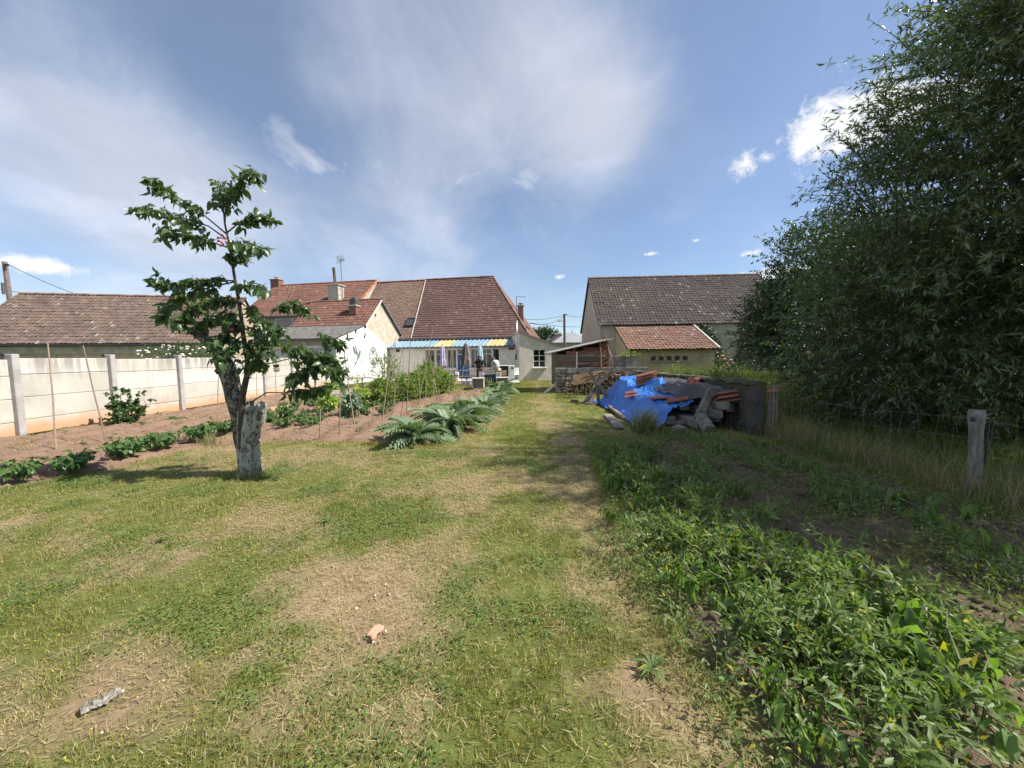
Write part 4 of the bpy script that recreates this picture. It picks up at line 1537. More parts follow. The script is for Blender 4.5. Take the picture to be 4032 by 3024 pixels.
lt = thing('tile_lean_to', 'low ochre lean-to with mottled orange tile roof and five small openings', 'outbuilding', B(3.5, -2))
l0, l1 = 1.05, 6.25
rlt, eu_, ev_, nlt_ = roof_plane(lt, 'roof', [B(l0 - 0.1, -3.75, 1.95), B(l1, -3.75, 1.95), B(l1, -0.05, 3.62), B(l0 - 0.1, -0.05, 3.62)], 0.225, 0.30, T_LEAN, M_DARK, None, 300, jit=1.8)
MB().bar(B(l1 + 0.03, -3.8, 1.98), B(l1 + 0.03, -0.05, 3.68), 0.07, 0.10).build('verge_strip', M_OFFW, rlt)
hol = []
for k in range(5):
    a = 1.33 + k * 0.47
    hol.append((a, a + 0.32, 1.26, 1.52))
m = facade(MB(), B(l0, -3.5), BU, -BD, l1 - l0 - 0.1, 1.98, hol, 0.22)
m.add([B(l0, -3.5, 0), B(l0, -0.02, 0), B(l0, -0.02, 3.55), B(l0, -3.5, 1.98)], [(0, 1, 2, 3)])
m.add([B(l1 - 0.1, -3.5, 0), B(l1 - 0.1, -0.02, 0), B(l1 - 0.1, -0.02, 3.55), B(l1 - 0.1, -3.5, 1.98)], [(3, 2, 1, 0)])
m.build('wall', M_YELW, lt)
for (a, b, c, d) in hol:
    f = MB()
    f.box(B(l0 + (a + b) / 2, -3.53, c - 0.04), (0.22, 0.05, 0.035), (BU, BD, UP))
    fo = f.build('opening_sill', M_CONC, lt)
    MB().box(B(l0 + a - 0.05, -3.52, (c + d) / 2), (0.045, 0.03, (d - c) / 2 + 0.02), (BU, BD, UP)).build('jamb', M_CONC, fo)
    MB().poly([B(l0 + a, -3.29, c), B(l0 + b, -3.29, c), B(l0 + b, -3.29, d), B(l0 + a, -3.29, d)], 0.02, BD).build('dark_board', M_BRICK2, lt)

# ================================================================ wooden shed on its block wall
M_WOOD = plain('grey_plank', (0.26, 0.215, 0.17), (0.15, 0.12, 0.095), 9, 0.9, 0.4, 40, sc=(0.35, 1, 4), vary=0.3)
M_WOODR = plain('reddish_plank', (0.27, 0.13, 0.09), (0.17, 0.09, 0.07), 9, 0.9, 0.4, 40, sc=(0.35, 1, 4), vary=0.25)
M_BEAM = plain('weathered_beam', (0.215, 0.195, 0.165), (0.115, 0.10, 0.085), 7, 0.95, 0.5, 30, vary=0.25)
M_RUST = plain('rusty_iron', (0.30, 0.12, 0.07), (0.40, 0.18, 0.10), 9, 0.8, 0.2)
M_TIN = plain('dull_sheet', (0.34, 0.33, 0.31), (0.24, 0.22, 0.20), 3, 0.6, 0.2, 12)
sy = 16.6
shed = thing('plank_shed', 'low grey plank shed with sloping sheet roof above a block wall', 'shed', (3.2, 17.5, 1.0))
pl, pr = at(2159, 1392, sy), at(2412, 1338, sy)


def roofz(x):
    return pl.z + (pr.z - pl.z) * (x - pl.x) / (pr.x - pl.x)


for k in range(4):
    a, b = k / 4, (k + 1) / 4 + 0.01
    x0, x1 = pl.x + (pr.x - pl.x) * a, pl.x + (pr.x - pl.x) * b
    MB().poly([(x0, sy - 0.25, roofz(x0) + 0.006 * k), (x1, sy - 0.25, roofz(x1) + 0.006 * k), (x1, sy + 2.4, roofz(x1) + 0.05 + 0.006 * k), (x0, sy + 2.4, roofz(x0) + 0.05 + 0.006 * k)], 0.03, UP).build('roof_sheet', M_TIN, shed)
sx0, sx1 = 2.02, 4.30
zb = 1.06
ph = 0.155
row = 0
z = zb
while z < roofz(sx1) - 0.08:
    xs0 = max(sx0, pl.x + (pr.x - pl.x) * max(0.0, (z + ph + 0.05 - pl.z) / (pr.z - pl.z)))
    if xs0 < sx1 - 0.3:
        cuts = [xs0, sx1] if row % 3 else [xs0, xs0 + (sx1 - xs0) * random.uniform(0.35, 0.65), sx1]
        for i in range(len(cuts) - 1):
            gap = (row == 5 and i == 0)
            MB().box(((cuts[i] + cuts[i + 1]) / 2, sy + random.uniform(-.012, .012), z + ph / 2), ((cuts[i + 1] - cuts[i]) / 2 - 0.004, 0.012, ph / 2 - 0.006), jit=0.006).build('plank', M_WOODR if random.random() < 0.25 else M_WOOD, shed)
    z += ph
    row += 1
for x in (sx0, (sx0 + sx1) / 2 - 0.35, sx1):
    MB().box((x, sy + 0.06, (zb + roofz(x)) / 2), (0.04, 0.04, (roofz(x) - zb) / 2)).build('post', M_WOOD, shed)
m = MB()
m.add([(sx1, sy + 0.1, 0.2), (sx1, sy + 2.2, 0.2), (sx1, sy + 2.2, roofz(sx1)), (sx1, sy + 0.1, roofz(sx1))], [(0, 1, 2, 3)])
m.add([(sx0, sy + 0.1, 0.2), (sx0, sy + 2.2, 0.2), (sx0, sy + 2.2, roofz(sx0)), (sx0, sy + 0.1, roofz(sx0))], [(3, 2, 1, 0)])
m.add([(sx0, sy + 2.2, 0.2), (sx1, sy + 2.2, 0.2), (sx1, sy + 2.2, roofz(sx1)), (sx0, sy + 2.2, roofz(sx0))], [(0, 1, 2, 3)])
m.build('board_lining', M_WOOD, shed)
MB().poly([(sx1 + 0.02, sy, 1.9), (sx1 + 0.16, sy - 0.1, 1.55), (sx1 + 0.12, sy + 0.4, 1.5), (sx1 + 0.02, sy + 0.5, 2.1)], 0.02, (1, 0, 0)).build('loose_sheet', M_OFFW, shed)
# pale rail and posts before the planks
ra_ = thing('pale_rail', 'pale wooden rail on two short posts before the plank shed', 'rail', (3.0, sy - 0.15, zb))
for px in (2271, 2363):
    p = at(px, 1447, sy - 0.15)
    MB().box((p.x, sy - 0.15, zb + 0.36), (0.03, 0.03, 0.36)).build('post', M_OFFW if px < 2300 else M_WOOD, ra_)
a, b = at(2275, 1398, sy - 0.2), at(2357, 1396, sy - 0.2)
MB().bar(a, b, 0.04, 0.07).build('upper_rail', M_BEAM, ra_)
a, b = at(2275, 1432, sy - 0.2), at(2357, 1432, sy - 0.2)
MB().bar(a, b, 0.04, 0.06).build('lower_rail', M_BEAM, ra_)
# rusty ladder leaning on the shed
la = thing('rusty_ladder', 'narrow rusty iron ladder leaning on the plank shed', 'ladder', at(2385, 1447, sy - 0.3))
b0, t0 = at(2368, 1447, sy - 0.35), at(2362, 1330, sy - 0.15)
b1, t1 = at(2405, 1425, sy - 0.35), at(2384, 1312, sy - 0.15)
MB().tube([b0, t0], 0.022, 6).build('stile', M_RUST, la)
MB().tube([b1, t1], 0.022, 6).build('stile', M_RUST, la)
for k in range(7):
    f = 0.06 + k * 0.13
    MB().tube([b0 + (t0 - b0) * f, b1 + (t1 - b1) * (f + 0.02)], 0.013, 5).build('rung', M_RUST, la)

# block wall: rubble below, concrete blocks above
bw = thing('block_wall', 'grey wall of concrete blocks on rubble stone below the plank shed', 'wall', (3.7, 16.1, 0))
M_BLK = plain('lichened_block', (0.31, 0.29, 0.255), (0.17, 0.16, 0.145), 7, 0.95, 0.5, 30, vary=0.2)
M_STONE = plain('rubble_stone', (0.27, 0.235, 0.19), (0.15, 0.13, 0.11), 6, 0.95, 0.6, 25, vary=0.35)
MB().box((3.7, 16.22, 0.5), (1.78, 0.12, 0.5)).build('core', M_BLK, bw)
x = 1.9
while x < 5.5:
    w = 0.5
    MB().box((x + w / 2, 16.12, 0.97), (w / 2 - 0.006, 0.13, 0.115), jit=0.008).build('block', M_BLK, bw)
    x += w
for row in range(6):
    x = 1.95
    while x < 3.3:
        w = random.uniform(0.16, 0.34)
        h = 0.14
        o = MB().box((x + w / 2, 16.06, 0.07 + row * h), (w / 2 - 0.008, 0.06 + random.uniform(0, .03), h / 2 - 0.006), jit=0.018)
        bevel(o.build('stone', M_STONE, bw), 0.02)
        x += w
for k in range(2):
    MB().box((4.75 + 0.45 * k, 16.3, 1.33), (0.22, 0.10, 0.24), jit=0.01).build('upper_block', M_BLK, bw)
MB().box((5.36, 16.3, 1.40), (0.14, 0.12, 0.30), jit=0.01).build('upper_block', M_BLK, bw)

# firewood heap, every log on its own
LOGG = 'split logs of the firewood heap'
M_LOG = plain('log_bark', (0.24, 0.18, 0.13), (0.13, 0.10, 0.08), 9, 0.95, 0.5, 30, vary=0.3)
M_LEND = plain('log_end', (0.50, 0.36, 0.22), (0.36, 0.25, 0.16), 14, 0.9, 0.3, vary=0.35)
lv = []
for kind in range(5):
    n = 7
    r_ = [random.uniform(0.75, 1.15) for _ in range(n)]
    if kind > 1:
        r_[0] *= 0.35
        r_[1] *= 0.5
    V = [(r_[k] * math.cos(2 * math.pi * k / n), y, r_[k] * math.sin(2 * math.pi * k / n)) for y in (-1, 1) for k in range(n)]
    F = [(k, (k + 1) % n, n + (k + 1) % n, n + k) for k in range(n)] + [tuple(range(n - 1, -1, -1)), tuple(range(n, 2 * n))]
    lv.append(np_mesh('firewood_log', np.array(V), F, [M_LOG, M_LEND], False, [0] * n + [1, 1]))
for row in range(8):
    nlog = 24
    for k in range(nlog):
        x = 2.30 + k * 0.115 + (0.06 if row % 2 else 0) + random.uniform(-.03, .03)
        z = 0.06 + row * 0.098
        if z > 0.35 + 0.45 * min(1, (x - 2.1) / 1.4) + random.uniform(-.05, .12):
            continue
        o = bpy.data.objects.new('firewood_log', lv[random.randrange(5)])
        COL.objects.link(o)
        r_ = random.uniform(0.045, 0.07)
        o.scale = (r_, 0.2 * random.uniform(0.85, 1.15), r_)
        o.location = (x, 15.45 + random.uniform(-.10, .10), z)
        o.rotation_euler = (random.uniform(-.12, .12), random.uniform(0, 6.28), random.uniform(-.3, .3))
        tag(o, 'split log in the firewood heap before the rubble wall', 'log', LOGG)
for k in range(26):
    o = bpy.data.objects.new('firewood_stick', lv[random.randrange(5)])
    COL.objects.link(o)
    x = random.uniform(3.2, 5.0)
    o.scale = (0.022, 0.3 * random.uniform(0.6, 1.2), 0.022)
    o.location = (x, 15.3 + random.uniform(-.2, .25), 0.84 + random.uniform(-.06, .10))
    o.rotation_euler = (random.uniform(-.3, .3), 0, random.uniform(0.5, 2.6))
    tag(o, 'pale stick lying on top of the firewood heap', 'stick', 'sticks on the firewood heap')
o = MB().box((0, 0, 0), (0.72, 0.012, 0.21)).build('brown_board', plain('brown_board', (0.25, 0.15, 0.085), (0.19, 0.115, 0.07), 3, 0.8, 0.2))
o.location = at(2325, 1486, 15.15)
o.rotation_euler = (R(-12), R(-8), R(4))
tag(o, 'wide brown board leaning on the firewood heap', 'board')
o = MB().box((0, 0, 0), (0.5, 0.06, 0.03), jit=0.01).build('pale_plank', M_OFFW)
o.location = at(2168, 1528, 16.2)
o.rotation_euler = (0, R(-38), R(10))
tag(o, 'pale grey plank leaning at the end of the block wall', 'plank')

# ================================================================ sawhorse
sh = thing('sawhorse', 'rough grey wooden sawhorse with crossed legs before the firewood heap', 'sawhorse', (2.9, 12.5, 0))


def beam(parent, a, b, w, t, mat, name, jit=0.006, up=(0, 1, 0)):
    return MB().bar(a, b, w, t, up, jit).build(name, mat, parent)


Y0 = 12.3
beam(sh, gnd(2298, 1592), at(2392, 1468, Y0), 0.12, 0.07, M_BEAM, 'leg')
beam(sh, gnd(2322, 1588), at(2350, 1500, 12.6), 0.13, 0.07, M_BEAM, 'leg')
beam(sh, at(2322, 1467, Y0 + 0.15), at(2352, 1512, Y0 + 0.15), 0.12, 0.06, M_BEAM, 'leg')
beam(sh, at(2340, 1490, Y0 - 0.1), gnd(2408, 1590), 0.11, 0.06, M_BEAM, 'leg')
beam(sh, at(2353, 1512, Y0 - 0.25), gnd(2356, 1590), 0.10, 0.06, M_BEAM, 'upright')
beam(sh, gnd(2305, 1592, 0.05), gnd(2352, 1590, 0.05), 0.09, 0.08, M_BEAM, 'foot_rail')
beam(sh, at(2336, 1508, Y0 + 0.1), at(2352, 1508, Y0 - 0.35), 0.09, 0.08, M_BEAM, 'cross_bar')
o = MB().box((0, 0, 0.06), (0.12, 0.09, 0.06), jit=0.02).build('stone_block', M_STONE)
o.location = gnd(2262, 1586)
tag(o, 'small dark stone on the grass beside the sawhorse', 'stone')

# ================================================================ mossy garden wall and its end post
mw = thing('mossy_wall', 'low dark mossy garden wall running back behind the timber pile', 'wall', (5.2, 11, 0))
M_MOSS = NT('mossy_render')
g = M_MOSS.n('ShaderNodeNewGeometry').outputs['Position']
z_ = M_MOSS.n('ShaderNodeSeparateXYZ', {0: g}).outputs[2]
c_ = M_MOSS.mixc(M_MOSS.mapr(M_MOSS.noise(2.5, 6, 0.65), 0.35, 0.65), (0.11, 0.10, 0.088), (0.05, 0.047, 0.04))
c_ = M_MOSS.mixc(M_MOSS.mapr(M_MOSS.noise(4.0, 6, 0.75, 0.6), 0.585, 0.65, 0.0, 0.8), c_, (0.40, 0.385, 0.35))
c_ = M_MOSS.mixc(M_MOSS.math('MULTIPLY', M_MOSS.mapr(z_, 0.75, 1.0), M_MOSS.mapr(M_MOSS.noise(7, 5, 0.7), 0.35, 0.6)), c_, (0.075, 0.075, 0.03))
M_MOSS = M_MOSS.finish(c_, 0.97, None)
wa, wb2 = Vector((4.86, 7.25, 0)), Vector((5.48, 15.95, 0))
m = MB()
n = 60
L = (wb2 - wa)
for i in range(n + 1):
    pass
V, F = [], []
for i in range(n + 1):
    f = i / n
    p = wa + L * f
    top = 1.0 - 0.13 * f + (vnoise(np.array([f * 9]), np.array([0.0]), 0.3, 5)[0] - 0.5) * 0.07
    for (dx, zz) in ((-0.13, 0), (-0.125, 0.5), (-0.14, top - 0.06), (-0.06, top), (0.08, top + 0.01), (0.15, top - 0.05), (0.13, 0.5), (0.13, 0)):
        j = 0.014
        V.append((p.x + dx + random.uniform(-j, j), p.y + random.uniform(-j, j), zz + random.uniform(-j, j)))
for i in range(n):
    for k in range(7):
        F.append((i * 8 + k, i * 8 + k + 1, (i + 1) * 8 + k + 1, (i + 1) * 8 + k))
F += [tuple(range(7, -1, -1)), tuple(range(n * 8, n * 8 + 8))]
m.add(V, F)
m.build('wall', M_MOSS, mw)
# coping stones along the top
for i in range(26):
    f = (i + 0.5) / 26
    p = wa + L * f
    o = MB().box((p.x, p.y, 1.02 - 0.13 * f), (0.15, 0.155, 0.035), jit=0.025)
    bevel(o.build('coping_stone', plain('moss_coping', (0.13, 0.12, 0.085), (0.07, 0.07, 0.04), 5, 0.97, 0.6, 25, vary=0.3), mw), 0.015)
ep = thing('split_wooden_post', 'dark split wooden post standing at the end of the mossy wall', 'post', (5.04, 7.15, 0))
for (dx, dy, w) in ((-0.03, 0, 0.035), (0.035, 0.01, 0.04), (0.09, -0.01, 0.028)):
    MB().tube([(5.04 + dx, 7.15 + dy, -0.1), (5.04 + dx + 0.01, 7.15 + dy, 0.45), (5.05 + dx, 7.15 + dy, 1.0 + random.uniform(-.05, .05))], [w, w * 1.05, w * 0.85], 6, wob=0.15).build('stave', M_WOOD, ep)
MB().lathe((5.07, 7.15, 0.86), [(0.105, 0), (0.108, 0.02), (0.105, 0.04)], 12, 0.6).build('wire_band', M_RUST, ep)

# ================================================================ timber pile, tarpaulins, loose tiles
PILE = 'salvaged beams under the tarpaulin'
BE = [((4.75, 7.75, .70), (4.6, 12.0, .66), .26, .24, 'squared grey beam with a cracked end at the top of the timber pile'),
      ((4.42, 7.62, .53), (4.2, 11.8, .50), .20, .16, 'flat grey beam under the topmost beam of the pile'),
      ((4.28, 7.60, .36), (4.1, 11.9, .34), .18, .17, 'square beam end in the middle of the timber pile'),
      ((4.66, 7.85, .46), (4.5, 12.0, .44), .20, .18, 'dark beam below the cracked beam, against the mossy wall'),
      ((3.86, 7.45, .16), (3.8, 11.9, .17), .19, .17, 'lowest beam with a square end jutting from the pile'),
      ((4.10, 7.9, .15), (4.0, 12.0, .15), .20, .18, 'beam at the bottom of the timber pile, half in shadow'),
      ((4.50, 8.1, .22), (4.4, 12.1, .22), .24, .22, 'thick shaded beam low in the pile beside the wall'),
      ((3.55, 8.2, .14), (3.4, 12.1, .14), .2, .18, 'beam at ground level below the blue tarpaulin'),
      ((3.9, 8.3, .45), (3.8, 12.1, .46), .22, .2, 'beam carrying the blue tarpaulin in the pile')]
for (a, b, w, t_, lab) in BE:
    m = MB()
    a, b = Vector(a), Vector(b)
    n = 8
    d_ = (b - a).normalized()
    sd = d_.cross(UP).normalized()
    u_ = sd.cross(d_)
    ring_ = [(-.5, -.42), (-.42, -.5), (.42, -.5), (.5, -.42), (.5, .42), (.42, .5), (-.42, .5), (-.5, .42)]
    V, F = [], []
    for i in range(n + 1):
        p = a + (b - a) * (i / n)
        for (x, y) in ring_:
            V.append(p + sd * (x * w + random.uniform(-.006, .006)) + u_ * (y * t_ + random.uniform(-.006, .006)))
    for i in range(n):
        for k in range(8):
            F.append((i * 8 + k, i * 8 + (k + 1) % 8, (i + 1) * 8 + (k + 1) % 8, (i + 1) * 8 + k))
    F += [tuple(range(8)), tuple(range(n * 8 + 7, n * 8 - 1, -1))]
    m.add(V, F)
    tag(m.build('timber_beam', M_BEAM), lab, 'beam', PILE)
for (a, b, w, t_, lab) in ((at(2745, 1650, 7.7), at(2800, 1535, 8.0), .13, .10, 'grey beam standing slanted against the pile front'),
                           (at(2765, 1640, 7.8), at(2825, 1550, 8.1), .11, .09, 'second slanted beam beside the first against the pile'),
                           (at(2760, 1640, 7.4), at(2790, 1690, 7.1), .17, .16, 'short square beam stub tilted at the foot of the pile')):
    tag(MB().bar(a, b, w, t_, (0.2, -1, 0.3), 0.008).build('slanted_beam', M_BEAM), lab, 'beam')
for i, (px, py, sz, lab) in enumerate(((2680, 1680, .10, 'pale cube of stone at the foot of the timber pile'), (2675, 1712, .13, 'flat grey stone half buried in grass before the pile'),
                                       (2745, 1692, .07, 'small pale stone under the tilted beam stub'))):
    o = MB().box((0, 0, sz * 0.6), (sz, sz * 0.8, sz * 0.7), jit=0.02).build('loose_stone', M_STONE)
    o.location = gnd(px, py)
    o.rotation_euler = (0, 0, random.random())
    tag(bevel(o, 0.02), lab, 'stone')


def heap(x, y):
    """height of the pile under the covers"""
    h = 0.80 * np.exp(-((x - 4.35) / 0.55) ** 4) + 0.0 * y
    h = np.maximum(h, 0.60 * np.exp(-((x - 3.55) / 0.50) ** 4) * sstep(8.0, 9.4, y) * sstep(12.9, 12.0, y))
    h = np.maximum(h, 0.92 * np.exp(-(((x - 3.75) / 0.35) ** 4)) * sstep(10.4, 11.3, y) * sstep(12.6, 12.2, y))
    return h


def cloth(name, corners, hfun, mat, label, nu=110, nv=110, seed=1, fold=0.05, cat='tarpaulin', extra=None):
    """draped sheet: plan corners (x, y) bilinear, z from the heap below with folds"""
    u, v = np.meshgrid(np.linspace(0, 1, nu), np.linspace(0, 1, nv))
    c = np.array(corners, float)
    X = (1 - u) * (1 - v) * c[0, 0] + u * (1 - v) * c[1, 0] + u * v * c[2, 0] + (1 - u) * v * c[3, 0]
    Y = (1 - u) * (1 - v) * c[0, 1] + u * (1 - v) * c[1, 1] + u * v * c[2, 1] + (1 - u) * v * c[3, 1]
    X = X + (fbm(u * 3, v * 3, 1.1, seed, 2) - 0.5) * 0.30
    Y = Y + (fbm(u * 3 + 7, v * 3, 1.1, seed + 3, 2) - 0.5) * 0.30
    Z = hfun(X, Y, u, v)
    rid = np.abs(vnoise(u * 3 + 1.5 * v, v * 2.4 - u * 1.2, 0.55, seed + 9) - 0.5) * 2
    rid2 = np.abs(vnoise(u * 4 - 3 * v, v * 3 + u * 2, 0.30, seed + 19) - 0.5) * 2
    rid3 = np.abs(vnoise(u * 2 + 9 * v, v * 2 + 3, 0.5, seed + 29) - 0.5) * 2
    Z = Z + fold * (1 - rid) ** 5 + 0.4 * fold * (1 - rid2) ** 5 + 0.35 * fold * (1 - rid3) ** 6
    V = np.stack([X, Y, np.maximum(Z, 0.03)], axis=2).reshape(-1, 3)
    idx = np.arange(nu * nv).reshape(nv, nu)
    F = np.stack([idx[:-1, :-1], idx[:-1, 1:], idx[1:, 1:], idx[1:, :-1]], axis=2).reshape(-1, 4)
    me = np_mesh(name, V, F, mat, True)
    o = link_mesh(name, me)
    sm = o.modifiers.new('thickness', 'SOLIDIFY')
    sm.thickness = 0.004
    tag(o, label, cat)
    return o


def tarp_mat(name, c1, c2, rough, spec):
    t = NT(name)
    col = t.mixc(t.mapr(t.noise(3, 5, 0.6), 0.35, 0.65), c1, c2)
    col = t.mixc(t.mapr(t.noise(9, 6, 0.7), 0.66, 0.74, 0.0, 0.35), col, (0.45, 0.42, 0.38))
    return t.finish(col, rough, t.noise(25, 5, 0.6), 0.25, 0.01, spec)


M_TARPB = tarp_mat('blue_tarp', (0.03, 0.15, 0.52), (0.045, 0.20, 0.60), 0.36, 0.5)
M_TARPG = tarp_mat('grey_tarp', (0.055, 0.05, 0.052), (0.08, 0.075, 0.076), 0.55, 0.4)


def hblue(X, Y, u, v):
    # high ridge at the back end, saddle, second ridge, then down to the ground at the near tip
    side = sstep(2.95, 3.5, X)
    top = 0.50 + 0.34 * np.exp(-((Y - 11.6) / 0.75) ** 2) + 0.30 * np.exp(-((Y - 10.2) / 0.7) ** 2) * sstep(3.4, 4.2, X)
    z = top * side * sstep(7.4, 9.6, Y + 0.9 * (X - 3.0)) + 0.12 * sstep(3.6, 4.3, X)
    return z + 0.04


tag(cloth('blue_tarpaulin', [(2.75, 7.75), (4.0, 8.25), (4.1, 12.6), (2.75, 12.5)], hblue, M_TARPB, 'crumpled bright blue tarpaulin over the timber pile', seed=4, fold=0.075), None)


def hgrey(X, Y, u, v):
    z = 0.86 + 0.06 * np.exp(-((Y - 10.5) / 0.8) ** 2) - 0.05 * (Y - 8) / 4
    z = z - 0.20 * sstep(4.15, 3.75, X)
    z = z - 0.22 * sstep(0.09, 0.0, v)
    return z


cloth('grey_tarpaulin', [(3.80, 8.3), (4.78, 7.75), (5.0, 12.3), (3.75, 11.0)], hgrey, M_TARPG, 'dark grey tarpaulin sagging over the beams beside the mossy wall', seed=12, fold=0.06)

# loose terracotta tiles holding the sheets down
M_TERR = plain('terracotta', (0.33, 0.13, 0.085), (0.24, 0.10, 0.07), 6, 0.85, 0.3, vary=0.2)
TW, TL = 0.22, 0.40


def loose_tile(pos, rz, tilt, lab, sc=1.0, rx=0.0, n=1):
    m = MB()
    prof = [(-.5, .0), (-.42, .03), (-.30, .03), (-.22, 0), (.02, 0), (.1, .02), (.2, .02), (.28, 0), (.44, 0), (.5, .03)]
    V = [(x * TW, y * TL, z + dz) for dz in (0.0, -0.016) for y in (-.5, .5) for (x, z) in prof]
    k = len(prof)
    F = []
    for i in range(k - 1):
        F.append((i, i + 1, k + i + 1, k + i))
        F.append((2 * k + i, 3 * k + i, 3 * k + i + 1, 2 * k + i + 1))
        F.append((i + 1, i, 2 * k + i, 2 * k + i + 1))
        F.append((k + i, k + i + 1, 3 * k + i + 1, 3 * k + i))
    F += [(0, k, 3 * k, 2 * k), (k - 1, 3 * k - 1, 4 * k - 1, 2 * k - 1)]
    m.add(V, F)
    o = m.build('terracotta_tile', M_TERR)
    o.location = pos
    o.rotation_euler = (rx, tilt, rz)
    o.scale = (sc, sc, sc)
    return tag(o, lab, 'roof tile', 'loose roof tiles weighing down the tarpaulins')


from mathutils.bvhtree import BVHTree
_dg = bpy.context.evaluated_depsgraph_get()


def drop(px, py, Y, objs=('blue_tarpaulin', 'grey_tarpaulin')):
    """where the sight line meets the cloth"""
    best = None
    o_ = Vector((0, 0, CAM_H))
    d_ = ray(px, py).normalized()
    for nme in objs:
        ob = bpy.data.objects[nme]
        tree = BVHTree.FromPolygons([v.co for v in ob.data.vertices], [p.vertices for p in ob.data.polygons])
        hit = tree.ray_cast(o_, d_)
        if hit[0] is not None and (best is None or hit[3] < best[1]):
            best = (hit[0], hit[3])
    return (best[0] if best else at(px, py, Y)) + UP * 0.035


loose_tile(drop(2650, 1607, 9.0), R(78), R(6), 'pair tile on the blue tarpaulin, nearest to the tarpaulin edge', 1.25, R(-8))
loose_tile(drop(2668, 1583, 9.3) + UP * 0.03, R(60), R(-8), 'tile lying slanted on the middle of the blue tarpaulin', 1.2, R(-14))
loose_tile(drop(2595, 1572, 9.8), R(72), R(4), 'dark narrow tile at the crest of the blue tarpaulin', 1.15, R(-5))
loose_tile(drop(2688, 1612, 9.0), R(25), R(10), 'broken dark tile slipping towards the beams', 0.9, R(10))
loose_tile(drop(2490, 1550, 11.4), R(80), R(-4), 'tile in the fold of the blue tarpaulin beside its bright crest', 1.0, R(-6))
loose_tile(drop(2487, 1563, 11.2), R(84), R(6), 'lower tile in the fold of the blue tarpaulin', 1.0, R(-10))
for k in range(4):
    loose_tile(at(2545, 1506 - 11 * k, 10.7), R(84), R(2), ('lowest', 'second', 'third', 'topmost')[k] + ' tile of the small stack behind the blue tarpaulin', 1.35, R(-14))
loose_tile(drop(2725, 1515, 10.4) + UP * 0.04, R(-30), R(35), 'tilted tile propped on the grey tarpaulin', 1.0, R(20))
loose_tile(drop(2752, 1500, 10.8) + UP * 0.02, R(-60), R(10), 'flat tile behind the propped tile on the grey tarpaulin', 0.9, R(5))
for k in range(3):
    loose_tile(at(2852 + 8 * k, 1550 + 16 * k, 7.75), R(86), R(22), ('upper', 'middle', 'lower')[k] + ' tile of three slipping off the pile beside the wall', 1.05, R(-8))
# boards under the edge of the blue sheet
tag(MB().bar(gnd(2392, 1632, .05), gnd(2440, 1682, .04), 0.20, 0.03, (0, 0, 1), .015).build('old_board', plain('bleached_board', (0.30, 0.27, 0.23), (0.2, 0.18, 0.15), 6, 0.9, 0.4)), 'bleached broken board on the grass at the tarpaulin edge', 'board')
tag(MB().bar(gnd(2400, 1600, .12), at(2462, 1650, 9.0), 0.09, 0.07, (0, 0, 1), .012).build('old_joist', M_WOOD), 'dark joist poking from under the blue tarpaulin', 'joist')

# ================================================================ wire fence on the meadow side
wp = thing('grey_fence_post', 'weathered grey wooden fence post with a knot and a long split', 'post', (5.0, 3.93, 0))
m = MB()
pts = [(5.0, 3.93, -0.1), (5.0, 3.93, 0.2), (5.01, 3.93, 0.5), (4.99, 3.93, 0.75), (4.985, 3.93, 0.9), (4.985, 3.93, 0.97)]
m.tube(pts, [0.060, 0.056, 0.054, 0.055, 0.066, 0.06], 14, wob=0.05)
m.build('shaft', plain('grey_post_wood', (0.27, 0.25, 0.22), (0.15, 0.135, 0.12), 8, 0.92, 0.6, 40, sc=(3, 3, 0.4)), wp, True)
kn = at(3833, 1650, 3.84)
MB().ball(kn, 0.032, 10, 6, (1, 0.5, 1)).build('knot', M_DARK, wp)
MB().box((5.04, 3.87, 0.62), (0.006, 0.008, 0.22)).build('split', M_DARK, wp)
wf = thing('wire_fence', 'sagging rusty wire mesh fence beyond the shaded bed', 'wire fence', (5.05, 5.5, 0))
M_WIRE = plain('wire', (0.12, 0.11, 0.10), (0.16, 0.13, 0.11), 9, 0.6, 0.0, metal=0.4)
ends = [(5.05, 7.15), (5.0, 3.93), (4.9, 1.0)]
for i in range(2):
    (xa, ya), (xb, yb) = ends[i], ends[i + 1]
    for k, z_ in enumerate((0.88, 0.66, 0.45, 0.27, 0.12)):
        pts = []
        for j in range(15):
            f = j / 14
            pts.append((xa + (xb - xa) * f + random.uniform(-.012, .012), ya + (yb - ya) * f, z_ - 0.08 * math.sin(math.pi * f) + random.uniform(-.008, .008)))
        MB().tube(pts, 0.0028, 4).build('strand', M_WIRE, wf)
    for j in range(1, 17):
        f = j / 17 + random.uniform(-.01, .01)
        sag = 0.08 * math.sin(math.pi * f)
        x_, y_ = xa + (xb - xa) * f, ya + (yb - ya) * f
        MB().tube([(x_, y_, 0.1 - sag * .5), (x_ + random.uniform(-.02, .02), y_ + random.uniform(-.05, .05), 0.5 - sag), (x_, y_, 0.88 - sag)], 0.0022, 4).build('stay', M_WIRE, wf)

# ================================================================ poles, cables, things far behind
M_POLE = plain('pole_wood', (0.23, 0.18, 0.16), (0.16, 0.13, 0.12), 5, 0.9, 0.4, 30)
M_CABLE = plain('cable', (0.03, 0.03, 0.035), None, 5, 0.6, 0.0)


def cable(pts, label, sag=0.4):
    a, b = Vector(pts[0]), Vector(pts[1])
    q = []
    for i in range(15):
        f = i / 14
        q.append(a + (b - a) * f - UP * (sag * 4 * f * (1 - f)))
    tag(MB().tube(q, 0.02, 5).build('overhead_cable', M_CABLE), label, 'cable')


